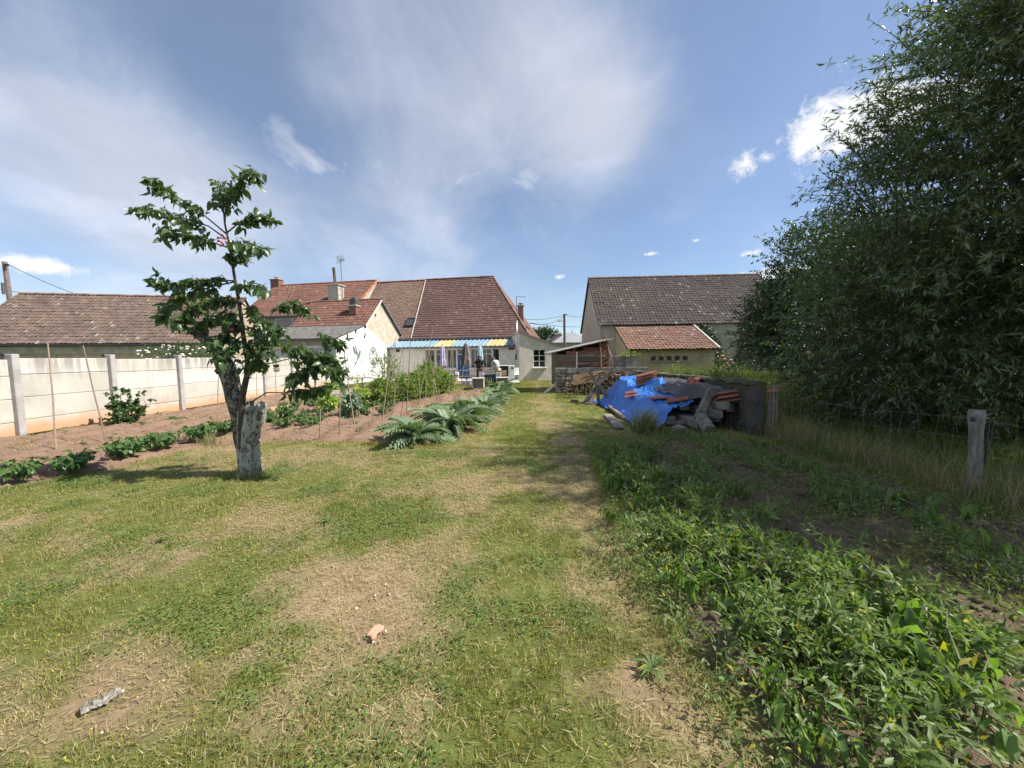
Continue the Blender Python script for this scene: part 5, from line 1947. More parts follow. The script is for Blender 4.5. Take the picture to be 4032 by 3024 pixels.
up1 = thing('utility_pole', 'wooden utility pole rising beyond the mossy neighbour roof', 'utility pole', (-36.5, 27, 0))
p1 = at(18, 1031, 27)
MB().tube([(p1.x + 0.25, p1.y, 0), (p1.x, p1.y, p1.z)], [0.17, 0.13], 10).build('shaft', M_POLE, up1)
MB().box((p1.x - 0.12, p1.y - 0.15, p1.z - 1.9), (0.06, 0.05, 0.4)).build('junction_box', M_GUT, up1)
MB().box((p1.x + 0.25, p1.y - 0.1, p1.z - 0.25), (0.14, 0.05, 0.07)).build('insulator', M_DARK, up1)
cable([at(24, 1036, 27), at(380, 1182, 33)], 'cable dropping from the wooden pole top behind the mossy roof', 0.25)
cable([at(-120, 1115, 27), at(430, 1180, 33)], 'lower cable running behind the ridge of the mossy roof', 0.3)
up2 = thing('street_utility_pole', 'slim concrete utility pole with a street lamp between house and barn', 'utility pole', (5.6, 40, 0))
p2 = at(2222, 1236, 40)
MB().tube([(p2.x + 0.05, p2.y, 0), (p2.x, p2.y, p2.z)], [0.15, 0.12], 8).build('shaft', plain('pole_brown', (0.15, 0.12, 0.10), None, 5), up2)
l0_ = at(2221, 1268, 40)
MB().tube([l0_, l0_ + Vector((-0.2, 0, 0.12)), l0_ + Vector((-0.42, 0, 0.13))], 0.025, 6).build('lamp_arm', M_GUT, up2)
MB().ball(l0_ + Vector((-0.5, 0, 0.11)), 0.12, 8, 6, (1.5, 1, 0.7)).build('lamp_head', M_OFFW, up2)
MB().box((p2.x + 0.12, p2.y, p2.z - 0.08), (0.16, 0.05, 0.05)).build('insulator', M_DARK, up2)
cable([at(2070, 1258, 32), at(2218, 1242, 40)], 'upper cable from the house chimney to the slim pole', 0.15)
cable([at(2085, 1273, 32), at(2218, 1248, 40)], 'middle slack cable between house and slim pole', 0.35)
cable([at(2085, 1271, 32), at(2285, 1287, 44)], 'lowest cable passing the slim pole towards the barn', 0.1)
cable([at(2226, 1240, 40), at(2292, 1247, 44)], 'cable leading from the slim pole behind the barn', 0.1)


def far_house(name, label, x0, x1, eave, ridge, Y, depth, roofm, wallm, gable=False):
    h = thing(name, label, 'house', ((x0 + x1) / 2, Y, 0))
    m = prism_walls(MB(), [(x0, Y), (x1, Y), (x1, Y + depth), (x0, Y + depth)], 0, [eave] * 4)
    if gable:
        mx = (x0 + x1) / 2
        m.add([(x0, Y, eave), (x1, Y, eave), (mx, Y, ridge)], [(0, 1, 2)])
    m.build('wall', wallm, h)
    m = MB()
    if gable:
        mx = (x0 + x1) / 2
        for sx in (x0 - 0.3, x1 + 0.3):
            m.poly([(sx, Y - 0.3, eave - 0.25), (mx, Y - 0.3, ridge), (mx, Y + depth, ridge), (sx, Y + depth, eave - 0.25)], 0.15, UP)
    else:
        m.poly([(x0 - 0.3, Y - 0.3, eave), (x1 + 0.3, Y - 0.3, eave), (x1 - 1.5, Y + depth / 2, ridge), (x0 + 2.2, Y + depth / 2, ridge)], 0.1, UP)
        m.poly([(x0 - 0.3, Y - 0.3, eave), (x0 + 2.2, Y + depth / 2, ridge), (x0 - 0.3, Y + depth, eave)], 0.1, UP)
        m.poly([(x1 + 0.3, Y + depth + 0.3, eave), (x0 - 0.3, Y + depth + 0.3, eave), (x0 + 2.2, Y + depth / 2, ridge), (x1 - 1.5, Y + depth / 2, ridge)], 0.1, UP)
    m.build('roof', roofm, h)
    return h


fa = at(2190, 1350, 52)
fh = far_house('slate_house', 'distant house with grey slate hip roof and a finial', at(2185, 1350, 50).x, at(2330, 1350, 50).x, at(2200, 1352, 50).z, at(2240, 1312, 54).z, 50, 9, plain('slate', (0.20, 0.205, 0.22), (0.30, 0.30, 0.31), 2.5, 0.8, 0.3), M_GREYR)
fp = at(2252, 1310, 54.5)
MB().tube([fp - UP * 0.3, fp + UP * 0.55], [0.10, 0.01], 6).build('finial', M_GUT, fh)
far_house('red_gable_house', 'distant house with a small red tile roof behind the slate house', at(2184, 1340, 60).x, at(2226, 1340, 60).x, at(2200, 1345, 60).z, at(2204, 1316, 60).z, 60, 10, plain('far_red_tile', (0.36, 0.17, 0.11), None, 2), M_GREYR, True)

# ================================================================ vegetation
L_CHERRY = leaf_mat('cherry_leaf', (0.036, 0.076, 0.028), (0.115, 0.175, 0.065), 0.36, 0.36, spec=0.7)
L_WILLOW = leaf_mat('willow_leaf', (0.058, 0.090, 0.040), (0.15, 0.185, 0.10), 0.38, 0.26, spec=1.0)
L_DARK = leaf_mat('dark_leaf', (0.030, 0.060, 0.022), (0.055, 0.095, 0.035), 0.28, 0.35, spec=0.6)
L_FAR = leaf_mat('far_leaf', (0.045, 0.08, 0.035), (0.08, 0.12, 0.05), 0.25, 0.5)
L_POT = leaf_mat('potato_leaf', (0.06, 0.125, 0.035), (0.10, 0.175, 0.05), 0.32, 0.45)
L_BEAN = leaf_mat('bean_leaf', (0.075, 0.15, 0.032), (0.17, 0.26, 0.07), 0.40, 0.40, yellow=0.02)
L_ART = leaf_mat('artichoke_leaf', (0.115, 0.17, 0.095), (0.19, 0.25, 0.145), 0.25, 0.5)
L_CUR = leaf_mat('currant_leaf', (0.13, 0.20, 0.04), (0.24, 0.32, 0.085), 0.36, 0.45, yellow=0.03)
L_SHRUB = leaf_mat('shrub_leaf', (0.045, 0.09, 0.03), (0.08, 0.13, 0.045), 0.3, 0.45)
L_CAB = leaf_mat('cabbage_leaf', (0.13, 0.20, 0.15), (0.19, 0.26, 0.17), 0.25, 0.5)
L_LET = leaf_mat('lettuce_leaf', (0.28, 0.38, 0.08), (0.36, 0.44, 0.12), 0.35, 0.5)
L_WEED = leaf_mat('weed_leaf', (0.085, 0.14, 0.034), (0.19, 0.25, 0.085), 0.38, 0.5, yellow=0.05)
M_STEM = plain('green_stem', (0.13, 0.16, 0.06), (0.17, 0.15, 0.08), 9, 0.7, 0.1)
M_TWIG = plain('twig', (0.17, 0.135, 0.10), (0.11, 0.09, 0.07), 9, 0.85, 0.2)


def bark_mat(name, c1, c2, pale, amt):
    t = NT(name)
    col = t.mixc(t.mapr(t.noise(20, 6, 0.72, 0.5, sc=(1, 1, 0.6)), 0.38, 0.62), c1, c2)
    col = t.mixc(t.mapr(t.noise(15, 8, 0.78, 0.8, sc=(1, 1, 0.7)), 0.66 - amt, 0.76 - amt), col, pale)
    return t.finish(col, 0.95, t.math('ADD', t.noise(24, 6, 0.7, 0.5, sc=(1, 1, 0.5)), t.noise(60, 4, 0.7)), 1.0, 0.035, 0.15)


BK_STUMP = bark_mat('lichened_bark', (0.22, 0.20, 0.175), (0.09, 0.08, 0.07), (0.55, 0.54, 0.48), 0.23)
BK_OLD = bark_mat('dark_cherry_bark', (0.16, 0.145, 0.125), (0.05, 0.045, 0.038), (0.46, 0.45, 0.40), 0.17)
BK_YOUNG = bark_mat('young_bark', (0.15, 0.125, 0.095), (0.085, 0.07, 0.05), (0.26, 0.25, 0.20), 0.02)

# ---- cherry tree on an old lichened trunk
CY = 5.1
ct = thing('cherry_tree', 'sparse young cherry tree growing from an old lichen-covered cut trunk', 'tree', gnd(985, 1878))


def C(px, py, dy=0.0):
    return at(px, py, CY + dy)


def rough_trunk(parent, name, path, mat, n=20, amp=0.12, seed=3, sub=5):
    """gnarled trunk: rings along path (point, radius) with noise in the radius"""
    P, Rr = [], []
    for i in range(len(path) - 1):
        for k in range(sub):
            f = k / sub
            P.append(Vector(path[i][0]).lerp(Vector(path[i + 1][0]), f))
            Rr.append(path[i][1] * (1 - f) + path[i + 1][1] * f)
    P.append(Vector(path[-1][0]))
    Rr.append(path[-1][1])
    V, F = [], []
    for i, p in enumerate(P):
        d = (P[min(i + 1, len(P) - 1)] - P[max(i - 1, 0)]).normalized()
        a = d.cross(Vector((0, 1, 0.01))).normalized()
        b = d.cross(a)
        for k in range(n):
            t = 2 * math.pi * k / n
            q = float(fbm(np.array([math.cos(t) * 1.3 + 5]), np.array([math.sin(t) * 1.3 + p.z * 0.9 + seed]), 0.6, seed, 4, 0.55)[0])
            V.append(p + (a * math.cos(t) + b * math.sin(t)) * Rr[i] * (1 + amp * 2 * (q - 0.5) * 2))
    for i in range(len(P) - 1):
        for k in range(n):
            F.append((i * n + k, i * n + (k + 1) % n, (i + 1) * n + (k + 1) % n, (i + 1) * n + k))
    F.append(tuple(range((len(P) - 1) * n, len(P) * n)))
    return MB().add(V, F).build(name, mat, parent, True)


stump = rough_trunk(ct, 'trunk', [(C(985, 1925), 0.225), (C(984, 1885), 0.175), (C(985, 1840), 0.150), (C(980, 1780), 0.134), (C(977, 1720), 0.126), (C(982, 1670), 0.134), (C(982, 1640), 0.125), (C(974, 1612), 0.095), (C(968, 1596), 0.04)], BK_STUMP, 34, 0.30, 3, 7)
rough_trunk(ct, 'knotted_stub', [(C(1005, 1660), 0.10), (C(1022, 1615), 0.075), (C(1030, 1590), 0.06), (C(1034, 1583), 0.03)], BK_STUMP, 14, 0.3, 8)
old = rough_trunk(ct, 'old_leader', [(C(968, 1840, .06), 0.07), (C(955, 1740, .05), 0.08), (C(940, 1640, .03), 0.082), (C(918, 1560), 0.09), (C(905, 1490), 0.10), (C(885, 1430), 0.105), (C(868, 1395), 0.085), (C(820, 1345, .05), 0.066), (C(780, 1312, .08), 0.06), (C(757, 1298, .1), 0.045)], BK_OLD, 18, 0.22, 13)
for (px, py, q) in ((862, 1462, .05), (1003, 1680, .045), (925, 1600, .04), (985, 1590, .05), (940, 1650, .04)):
    MB().ball(C(px, py, -.06), q, 9, 6, (1, 1, .8), 0.25).build('burl', BK_OLD, ct)
MB().ball(C(985, 1607, -.12), 0.075, 12, 8, (1.0, .6, .62), 0.08).build('healed_knot', plain('grey_knot', (0.27, 0.27, 0.26), (0.18, 0.18, 0.175), 9, 0.6, 0.3), ct, True)
lead = [C(958, 1850, -.10), C(952, 1700, -.10), C(955, 1560, -.09), C(972, 1480, -.08), C(975, 1420, -.06), C(958, 1320, -.03), C(950, 1250), C(940, 1180), C(925, 1100), C(912, 1020), C(900, 950), C(885, 880), C(880, 830)]
MB().tube(lead, [.048, .044, .040, .034, .031, .028, .025, .022, .018, .015, .013, .011, .008], 9, wob=.06).build('leader', BK_YOUNG, ct, True)

LT, LD = [], []
tw = MB()


def twig(pts, r0=0.011, leaves_n=30, from_=0.25, spread=0.10, droop=0.9, seed=0):
    """a leafy branch through points; leaves hang in bunches from it"""
    P = [Vector(p) for p in pts]
    seg = [(P[i + 1] - P[i]).length for i in range(len(P) - 1)]
    tot = sum(seg)
    tw.tube(P, [r0 * (1 - 0.7 * i / max(1, len(P) - 1)) for i in range(len(P))], 5)
    nb_ = max(1, int(leaves_n * 0.48))
    for k in range(nb_):
        f = from_ + (1.06 - from_) * (k + random.random()) / nb_
        dd = min(f, 1.0) * tot
        i = 0
        while i < len(seg) - 1 and dd > seg[i]:
            dd -= seg[i]
            i += 1
        p = P[i].lerp(P[i + 1], min(1, dd / seg[i]))
        tang = (P[i + 1] - P[i]).normalized()
        # a short spur off the branch, then a bunch of leaves hanging along it
        sd = Vector((random.gauss(0, 1), random.gauss(0, 1), random.gauss(.1, .7))).normalized()
        sl = random.uniform(.03, spread * 1.5)
        e_ = p + sd * sl
        tw.tube([p, e_], [.004, .002], 4)
        for _ in range(random.choice((3, 4, 5, 6))):
            v = Vector((random.gauss(0, 1), random.gauss(0, 1), random.gauss(0, .6))).normalized()
            q = p.lerp(e_, random.uniform(.2, 1.05))
            d = v * 0.7 + tang * random.uniform(-.2, 0.5) + Vector((0, 0, -droop * random.uniform(0.2, 1.4)))
            LT.append(tuple(q))
            LD.append(tuple(d.normalized()))


def br(pxs, n=28, dy=0.0, dy2=None, **kw):
    k = len(pxs)
    dy2 = dy if dy2 is None else dy2
    twig([C(x, y, dy + (dy2 - dy) * i / (k - 1)) for i, (x, y) in enumerate(pxs)], leaves_n=n, **kw)


br([(885, 880), (890, 790), (935, 720), (985, 672), (1008, 690)], 88, 0, -.1)
br([(880, 830), (872, 770), (868, 730)], 30, 0, .1)
br([(890, 920), (821, 862), (740, 800), (640, 740), (577, 714)], 62, 0, -.25, from_=.35)
br([(890, 940), (820, 890), (700, 850), (600, 830), (534, 824)], 66, 0, .2, from_=.3)
br([(900, 975), (838, 955), (740, 925), (627, 905)], 56, 0, -.2, from_=.25)
br([(889, 920), (950, 870), (1010, 850), (1074, 868)], 48, 0, .15, from_=.3)
br([(895, 960), (940, 960), (985, 970), (1030, 985)], 56, 0, -.15, from_=.1)
br([(905, 985), (930, 1010), (960, 1010)], 28, 0, .1, from_=.1)
br([(922, 1106), (850, 1100), (740, 1108), (640, 1118), (612, 1100)], 76, 0, -.1, from_=.2)
br([(922, 1110), (830, 1130), (720, 1160), (660, 1210), (645, 1250)], 78, 0, .25, from_=.25)
br([(935, 1130), (980, 1120), (1030, 1130), (1050, 1140)], 38, 0, -.2, from_=.1)
br([(945, 1200), (880, 1180), (800, 1190), (730, 1230), (700, 1280)], 88, 0, -.3, from_=.1)
br([(948, 1240), (880, 1230), (810, 1260), (770, 1300)], 78, 0, .1, from_=.1)
br([(950, 1260), (900, 1290), (860, 1340), (850, 1380)], 72, 0, -.3, from_=.05)
br([(945, 1190), (990, 1220), (1030, 1260), (1060, 1300)], 48, 0, -.15, from_=.15)
br([(955, 1300), (1000, 1290), (1040, 1330), (1060, 1390)], 56, 0, -.2, from_=.2)
br([(955, 1320), (920, 1350), (890, 1400), (870, 1430)], 52, 0, -.35, from_=.1)
br([(960, 1340), (985, 1370), (1005, 1420)], 36, 0, -.2, from_=.2)
br([(972, 1440), (1000, 1430), (1040, 1440)], 28, -.05, -.2, from_=.1)
br([(948, 1240), (1000, 1230), (1060, 1250), (1090, 1208), (1150, 1190), (1205, 1222)], 56, 0, .3, from_=.55)
br([(955, 1290), (1020, 1310), (1100, 1350), (1160, 1385)], 26, 0, .2, from_=.55)
br([(975, 1440), (1060, 1432), (1125, 1416), (1170, 1405), (1226, 1398)], 16, 0, -.2, from_=.75)
br([(1140, 1392), (1170, 1372), (1210, 1380), (1225, 1410)], 44, -.15, -.15, from_=.1)
br([(1170, 1405), (1190, 1440), (1240, 1450), (1265, 1440)], 32, -.18, -.2, from_=.3)
br([(1226, 1398), (1270, 1392), (1310, 1420), (1350, 1470)], 88, -.2, -.3, from_=.0, droop=1.1)
br([(1240, 1410), (1290, 1440), (1330, 1490)], 30, -.25, -.35, from_=.2, droop=1.1)
br([(1170, 1410), (1176, 1450), (1172, 1470)], 40, -.2, -.2, from_=.75, spread=.16, droop=1.5)
br([(1174, 1452), (1160, 1475), (1150, 1500)], 34, -.2, -.2, from_=.3, droop=1.5)
br([(1080, 1300), (1100, 1290), (1118, 1310)], 20, .1, .1, from_=.0)
br([(1275, 1420), (1285, 1350), (1300, 1330), (1345, 1350)], 30, -.2, -.1, from_=.55)
br([(968, 1600), (1010, 1570), (1049, 1546), (1120, 1546), (1180, 1540), (1240, 1535), (1262, 1520)], 46, -.05, -.15, from_=.62, droop=.8)
tw.build('branches', BK_YOUNG, ct, kind='stuff')
LT, LD = np.array(LT), np.array(LD)
N = len(LT)
lv_, lf_ = leaf_ovate(0.50, 0.30, 0.10)
M = basis(LD, RNG.normal(0, 1, (N, 3)) * 0.5 + np.array([0, 0, 0.3]), RNG.uniform(-.5, .5, N))
leaves(ct, 'leaf', lv_, lf_, M, LT, RNG.uniform(0.075, 0.16, N), L_CHERRY, 300)
M_CHER = plain('cherry_red', (0.55, 0.03, 0.02), (0.42, 0.02, 0.02), 20, 0.25, 0.0, spec=0.6)
for (px, py) in ((858, 935), (864, 948), (872, 955), (878, 962), (883, 940), (868, 968), (890, 952), (876, 925), (985, 1265), (1100, 1374), (1237, 1413), (1245, 1420), (1233, 1408), (730, 1208), (1170, 1440), (1171, 1450), (895, 1165)):
    MB().ball(C(px, py, -.16), 0.0135, 8, 6).build('cherry', M_CHER, ct, True)

t = NT('clear_globe')
gl_ = t.n('ShaderNodeBsdfGlass', {'Color': (0.95, 0.97, 0.97), 'Roughness': 0.03, 'IOR': 1.12})
t.t.links.new(gl_.outputs[0], t.out.inputs[0])
for (px, py, lab) in ((977, 1484, 'clear glass globe light hanging beside the cherry leader'), (1089, 1456, 'clear glass globe light hanging from the thin cherry branch')):
    p = C(px, py, -.05)
    g = thing('globe_light', lab, 'garden light', p)
    MB().ball(p, 0.045, 16, 10, (1, 1, .82)).build('globe', t.m, g, True)
    MB().ball(p - UP * 0.005, 0.030, 12, 6, (1, 1, .35)).build('liner', M_STEEL, g, True)
    MB().box(p + UP * 0.052 + Vector((-.012, 0, 0)), (0.018, 0.018, 0.018)).build('cap', M_DARK, g)
    MB().box(p + UP * 0.055 + Vector((.024, 0, 0)), (0.007, 0.012, 0.02)).build('clip', M_DARK, g)
    MB().tube([p + UP * 0.06, p + UP * 0.14], 0.0015, 4).build('hook', M_WIRE, g)
jp = C(914, 1296, -.10)
jr = thing('hanging_jar', 'dark red jar hanging among the cherry leaves', 'jar', jp)
MB().lathe(jp - UP * 0.055, [(0.03, 0), (0.045, 0.02), (0.046, 0.07), (0.03, 0.09)], 12).build('body', plain('dark_red_glass', (0.09, 0.02, 0.025), None, 9, 0.15, 0, spec=0.6), jr, True)
MB().lathe(jp + UP * 0.036, [(0.033, 0), (0.034, 0.03), (0.03, 0.032)], 12).build('lid', M_DARK, jr)
MB().tube([jp + UP * 0.06, jp + UP * 0.13], 0.0015, 4).build('hanger', M_WIRE, jr)


# ---- trees grown from lobes of leafy shoots
def shoots(lobes, n, nleaf, length, gravity, inner=0.45, seed=1, up=0.35):
    rg = np.random.default_rng(seed)
    vol = np.array([l[1][0] * l[1][1] * l[1][2] for l in lobes])
    wgt = vol ** .8 * np.array([l[2] if len(l) > 2 else 1.0 for l in lobes])
    which = rg.choice(len(lobes), n, p=wgt / wgt.sum())
    c = np.array([l[0] for l in lobes])[which]
    r = np.array([l[1] for l in lobes])[which]
    d = rg.normal(0, 1, (n, 3))
    d /= np.linalg.norm(d, axis=1, keepdims=True)
    rad = inner + (1.0 - inner) * rg.random(n) ** 0.6
    wobble = 0.80 + 0.40 * np.array([vnoise(np.array([a[0] * 2 + i * 5]), np.array([a[1] * 2 + a[2] * 2.3]), 0.45, seed)[0] for a, i in zip(d, which)])
    p0 = c + d * r * (rad * wobble)[:, None]
    p0[:, 2] = np.maximum(p0[:, 2], 0.15)
    dirn = d * 0.8 + np.array([0, 0, up]) + rg.normal(0, 0.45, (n, 3))
    dirn /= np.linalg.norm(dirn, axis=1, keepdims=True)
    L = length * rg.uniform(0.55, 1.3, n)
    t = rg.uniform(0.08, 1.0, (n, nleaf))
    pos = p0[:, None] + dirn[:, None] * (L[:, None] * t)[..., None]
    pos[..., 2] -= gravity * (L[:, None] * t) ** 2
    tan = dirn[:, None] * np.ones((1, nleaf, 1))
    tan[..., 2] -= 2 * gravity * L[:, None] * t
    side = rg.normal(0, 1, (n, nleaf, 3))
    ld = tan * 0.75 + side * 0.55
    ld[..., 2] -= 0.12
    return pos.reshape(-1, 3), ld.reshape(-1, 3), p0, dirn, L


def limb_tree(parent, base, targets, r0, mat, name='trunk', seed=2):
    """trunk that forks towards target points"""
    rg = random.Random(seed)
    base = Vector(base)
    fork = base + UP * 0.9
    MB().tube([base - UP * 0.2, base + UP * 0.4, fork], [r0 * 1.25, r0, r0 * 0.9], 10, wob=.08).build(name, mat, parent)
    for tg in targets:
        tg = Vector(tg)
        mid_ = fork.lerp(tg, 0.5) + Vector((rg.uniform(-.3, .3), rg.uniform(-.3, .3), rg.uniform(-.1, .5)))
        MB().tube([fork - UP * .1, fork.lerp(mid_, .5), mid_, mid_.lerp(tg, .55) + Vector((rg.uniform(-.15, .15), rg.uniform(-.15, .15), 0)), tg], [r0 * .6, r0 * .5, r0 * .38, r0 * .22, r0 * .06], 7, wob=.08).build('limb', mat, parent)


def leafy_tree(name, label, base, lobes, n, nleaf, length, gravity, size, lw, mat, bark, r0, seed, single=300, group=None, twigs=400, up=.35, droop=.1):
    o = thing(name, label, 'tree', base, group)
    limb_tree(o, base, [l[0] for l in lobes], r0, bark, seed=seed)
    T, D, p0, dn, L = shoots(lobes, n, nleaf, length, gravity, seed=seed, up=up)
    rg = np.random.default_rng(seed + 5)
    N = len(T)
    M = basis(D, rg.normal(0, 1, (N, 3)) * .6 + np.array([0, 0, 1.0]), rg.uniform(-.6, .6, N))
    v, f = lw
    leaves(o, 'leaf', v, f, M, T, rg.uniform(.75, 1.25, N) * size, mat, single, rest='crown')
    if twigs:
        m = MB()
        for i in range(min(twigs, len(p0))):
            a, b = Vector(p0[i]), Vector(p0[i] + dn[i] * L[i] * .5)
            b.z -= gravity * (L[i] * .5) ** 2
            e = Vector(p0[i] + dn[i] * L[i])
            e.z -= gravity * L[i] ** 2
            m.tube([a - Vector(dn[i]) * 0.4, a, b, e], [.012, .010, .007, .003], 4, cap=False)
        m.build('branches', bark, o, kind='stuff')
    return o


BK_TREE = bark_mat('tree_bark', (0.13, 0.11, 0.085), (0.07, 0.06, 0.045), (0.22, 0.21, 0.17), 0.0)
NARROW = leaf_narrow(0.22, 0.12)
OVATE = leaf_ovate(0.55, 0.2, 0.08, 0.1)
WILLOW_LOBES = [((9.9, 6.3, 4.4), (3.2, 2.5, 3.6)), ((8.45, 6.6, 5.9), (1.3, 1.3, 1.9), .65), ((7.9, 7.2, 3.9), (1.5, 1.4, 1.7), .9), ((8.8, 7.6, 1.9), (2.4, 1.6, 1.7), 1.5),
                ((10.5, 7.0, 7.2), (2.3, 1.9, 1.9), .6), ((8.8, 5.6, 7.2), (1.4, 1.2, 1.6)), ((7.4, 6.7, 2.4), (1.1, 1.1, 1.2)), ((9.5, 4.1, 6.0), (2.2, 1.5, 2.0)), ((8.0, 4.4, 4.0), (1.0, 1.0, 1.2)), ((7.7, 4.6, 6.3), (1.1, 1.3, 1.3)), ((9.2, 3.1, 5.4), (1.8, 1.3, 1.9))]  # crown lobes outside the view are added to shade the bed
leafy_tree('willow_tree', 'tall willow with narrow glossy leaves leaning over the shaded bed', (9.6, 6.6, 0), WILLOW_LOBES, 7400, 32, 1.25, 0.12, 0.125, NARROW, L_WILLOW, BK_TREE, 0.26, 31, 300, twigs=1200)
leafy_tree('dark_broadleaf_tree', 'dense dark broadleaf tree standing behind the willow beside the barn', (12.6, 14.6, 0), [((12.4, 14.4, 3.0), (2.6, 2.2, 2.2)), ((11.6, 14.2, 5.0), (1.5, 1.4, 1.5)), ((10.3, 14.2, 2.8), (1.2, 1.2, 1.5)), ((14.2, 14.6, 4.6), (2.2, 1.8, 2.2))],
           4200, 26, 0.75, 0.12, 0.09, OVATE, L_DARK, BK_TREE, 0.2, 41, 200, twigs=300)
leafy_tree('hedge_tree', 'broad leafy tree closing the meadow far behind the willow', (18.5, 15.5, 0), [((18.5, 15.5, 3.2), (3.5, 2.4, 3.0)), ((22.5, 14.5, 3.6), (3.2, 2.4, 3.2)), ((16.0, 16.5, 2.2), (2.0, 1.6, 1.8))], 1500, 26, 0.9, 0.1, 0.11, OVATE, L_DARK, BK_TREE, 0.22, 43, 0, twigs=150)
leafy_tree('meadow_shrub_tree', 'sunlit green shrub behind the grey fence post', (12.5, 8.2, 0), [((13.6, 8.8, 1.2), (1.3, 1.2, 1.0)), ((16.2, 8.8, 1.4), (1.8, 1.4, 1.2))], 500, 26, 0.6, 0.12, 0.085, OVATE, leaf_mat('sunlit_leaf', (0.12, 0.20, 0.03), (0.18, 0.26, 0.05), .4, .45), BK_TREE, 0.08, 44, 60, twigs=60)
leafy_tree('dark_undergrowth', 'dark low thicket added to block light under the willow', (11.0, 9.2, 0), [((9.2, 9.3, 1.1), (1.8, 1.0, 1.1)), ((11.8, 9.0, 1.4), (2.0, 1.2, 1.4)), ((14.5, 10.0, 1.6), (2.2, 1.4, 1.6)), ((12.0, 10.5, 3.0), (2.6, 1.2, 1.4))], 2000, 24, 0.6, 0.14, 0.10, OVATE, L_DARK, BK_TREE, 0.1, 47, 60, twigs=80)  # dense foliage added to hold back bright light behind the willow
fc = at(2140, 1325, 75)
leafy_tree('far_round_tree', 'round dark green tree far behind the house roof', (fc.x, 75, 0), [((fc.x - 1.2, 75, 4.6), (2.2, 2.0, 2.2)), ((fc.x + 1.3, 75, 4.8), (2.3, 2.0, 2.4)), ((fc.x, 75, 5.6), (1.7, 1.6, 1.7))], 900, 24, 0.6, 0.1, 0.22, OVATE, L_FAR, BK_TREE, 0.3, 45, 0, twigs=0)


# ---- bushes and garden plants
def bush(name, label, cat, loc, lobes, n, nleaf, length, size, mat, seed, lw=OVATE, group=None, single=0, stems=6, gravity=.2, inner=.2):
    loc = Vector(loc)
    o = thing(name, label, cat, loc, group)
    lb = [((loc.x + c[0], loc.y + c[1], loc.z + c[2]), r) for c, r in lobes]
    T, D, p0, dn, L = shoots(lb, n, nleaf, length, gravity, inner, seed=seed)
    T[:, 2] = np.maximum(T[:, 2], loc.z + 0.03)
    rg = np.random.default_rng(seed + 5)
    N = len(T)
    M = basis(D, rg.normal(0, 1, (N, 3)) * .5 + np.array([0, 0, 1.0]), rg.uniform(-.5, .5, N))
    leaves(o, 'leaf', lw[0], lw[1], M, T, rg.uniform(.7, 1.25, N) * size, mat, single)
    for k in range(stems):
        c, r = lb[k % len(lb)]
        a = 2 * math.pi * random.random()
        MB().tube([loc + Vector((.1 * math.cos(a), .1 * math.sin(a), -.05)), Vector(c) - UP * r[2] * .3 + Vector((.2 * math.cos(a), .2 * math.sin(a), 0)), Vector(c) + Vector((r[0] * .6 * math.cos(a), r[1] * .6 * math.sin(a), r[2] * .6))], [.014, .010, .004], 5).build('stem', M_TWIG, o)
    return o


CB = 'currant bushes between the bean poles'
cur = [(-4.50, 12.9, .90, 'currant bush at the front of the leafy row beyond the bare soil'), (-4.05, 13.7, .95, 'currant bush second in the leafy row, behind the front one'),
       (-3.60, 14.5, 1.10, 'bright green currant bush in the middle of the leafy row'), (-3.45, 15.4, 1.50, 'tallest currant bush, standing below the veranda corner'), (-3.0, 16.2, 1.05, 'currant bush at the terrace end of the row')]
for i, (x, y, h, lab) in enumerate(cur):
    bush('currant_bush', lab, 'bush', (x, y, 0), [((0, 0, h * .45), (.46, .46, h * .42)), ((-.1, .1, h * .72), (.28, .28, h * .26))], 330, 20, .22, .066, L_CUR, 60 + i, group=CB, stems=5)
sp_ = gnd(1517, 1530)
bush('standard_bush', 'round clipped bush on a stem beside a reddish stake', 'bush', (-5.5, 16.2, 0), [((0, 0, 1.25), (.48, .48, .38))], 90, 20, .3, .06, L_CUR, 71, stems=2)
bush('low_dark_shrub', 'low dark green shrub along the foot of the white gable', 'shrub', (-7.9, 20.5, 0), [((0, 0, .4), (1.0, .6, .45)), ((1.1, .3, .45), (.8, .6, .5)), ((-1.0, -.5, .35), (.6, .5, .4))], 260, 20, .3, .05, L_SHRUB, 72)
bush('wall_mallow', 'tall leafy plant growing against the concrete fence', 'plant', (-9.9, 9.35, 0), [((0, 0, .36), (.26, .26, .34)), ((.0, .0, .68), (.15, .15, .22)), ((.36, .1, .56), (.10, .10, .2)), ((.25, -.1, .2), (.2, .2, .18))], 110, 16, .18, .075, L_SHRUB, 73, lw=leaf_ovate(.95, .2, .1, .15), stems=8, single=120)
bush('white_rose_bush', 'rose bush covered in white blossom leaning over the concrete fence', 'rose bush', (-12.3, 14.0, 0), [((-.9, 0, 1.75), (.75, .5, .42)), ((.2, 0, 1.75), (.7, .5, .40)), ((1.0, .4, 1.65), (.5, .4, .35))], 300, 18, .35, .055, L_SHRUB, 74)
ro = bpy.data.objects['white_rose_bush']
M_ROSE = plain('white_rose', (0.80, 0.77, 0.66), (0.72, 0.66, 0.50), 20, 0.7, 0.1)
rme = MB().ball((0, 0, 0), 1.0, 7, 5, (1, 1, .7), .2)
rm_ = np_mesh('rose_bloom', np.array(rme.v), rme.f, M_ROSE, True)
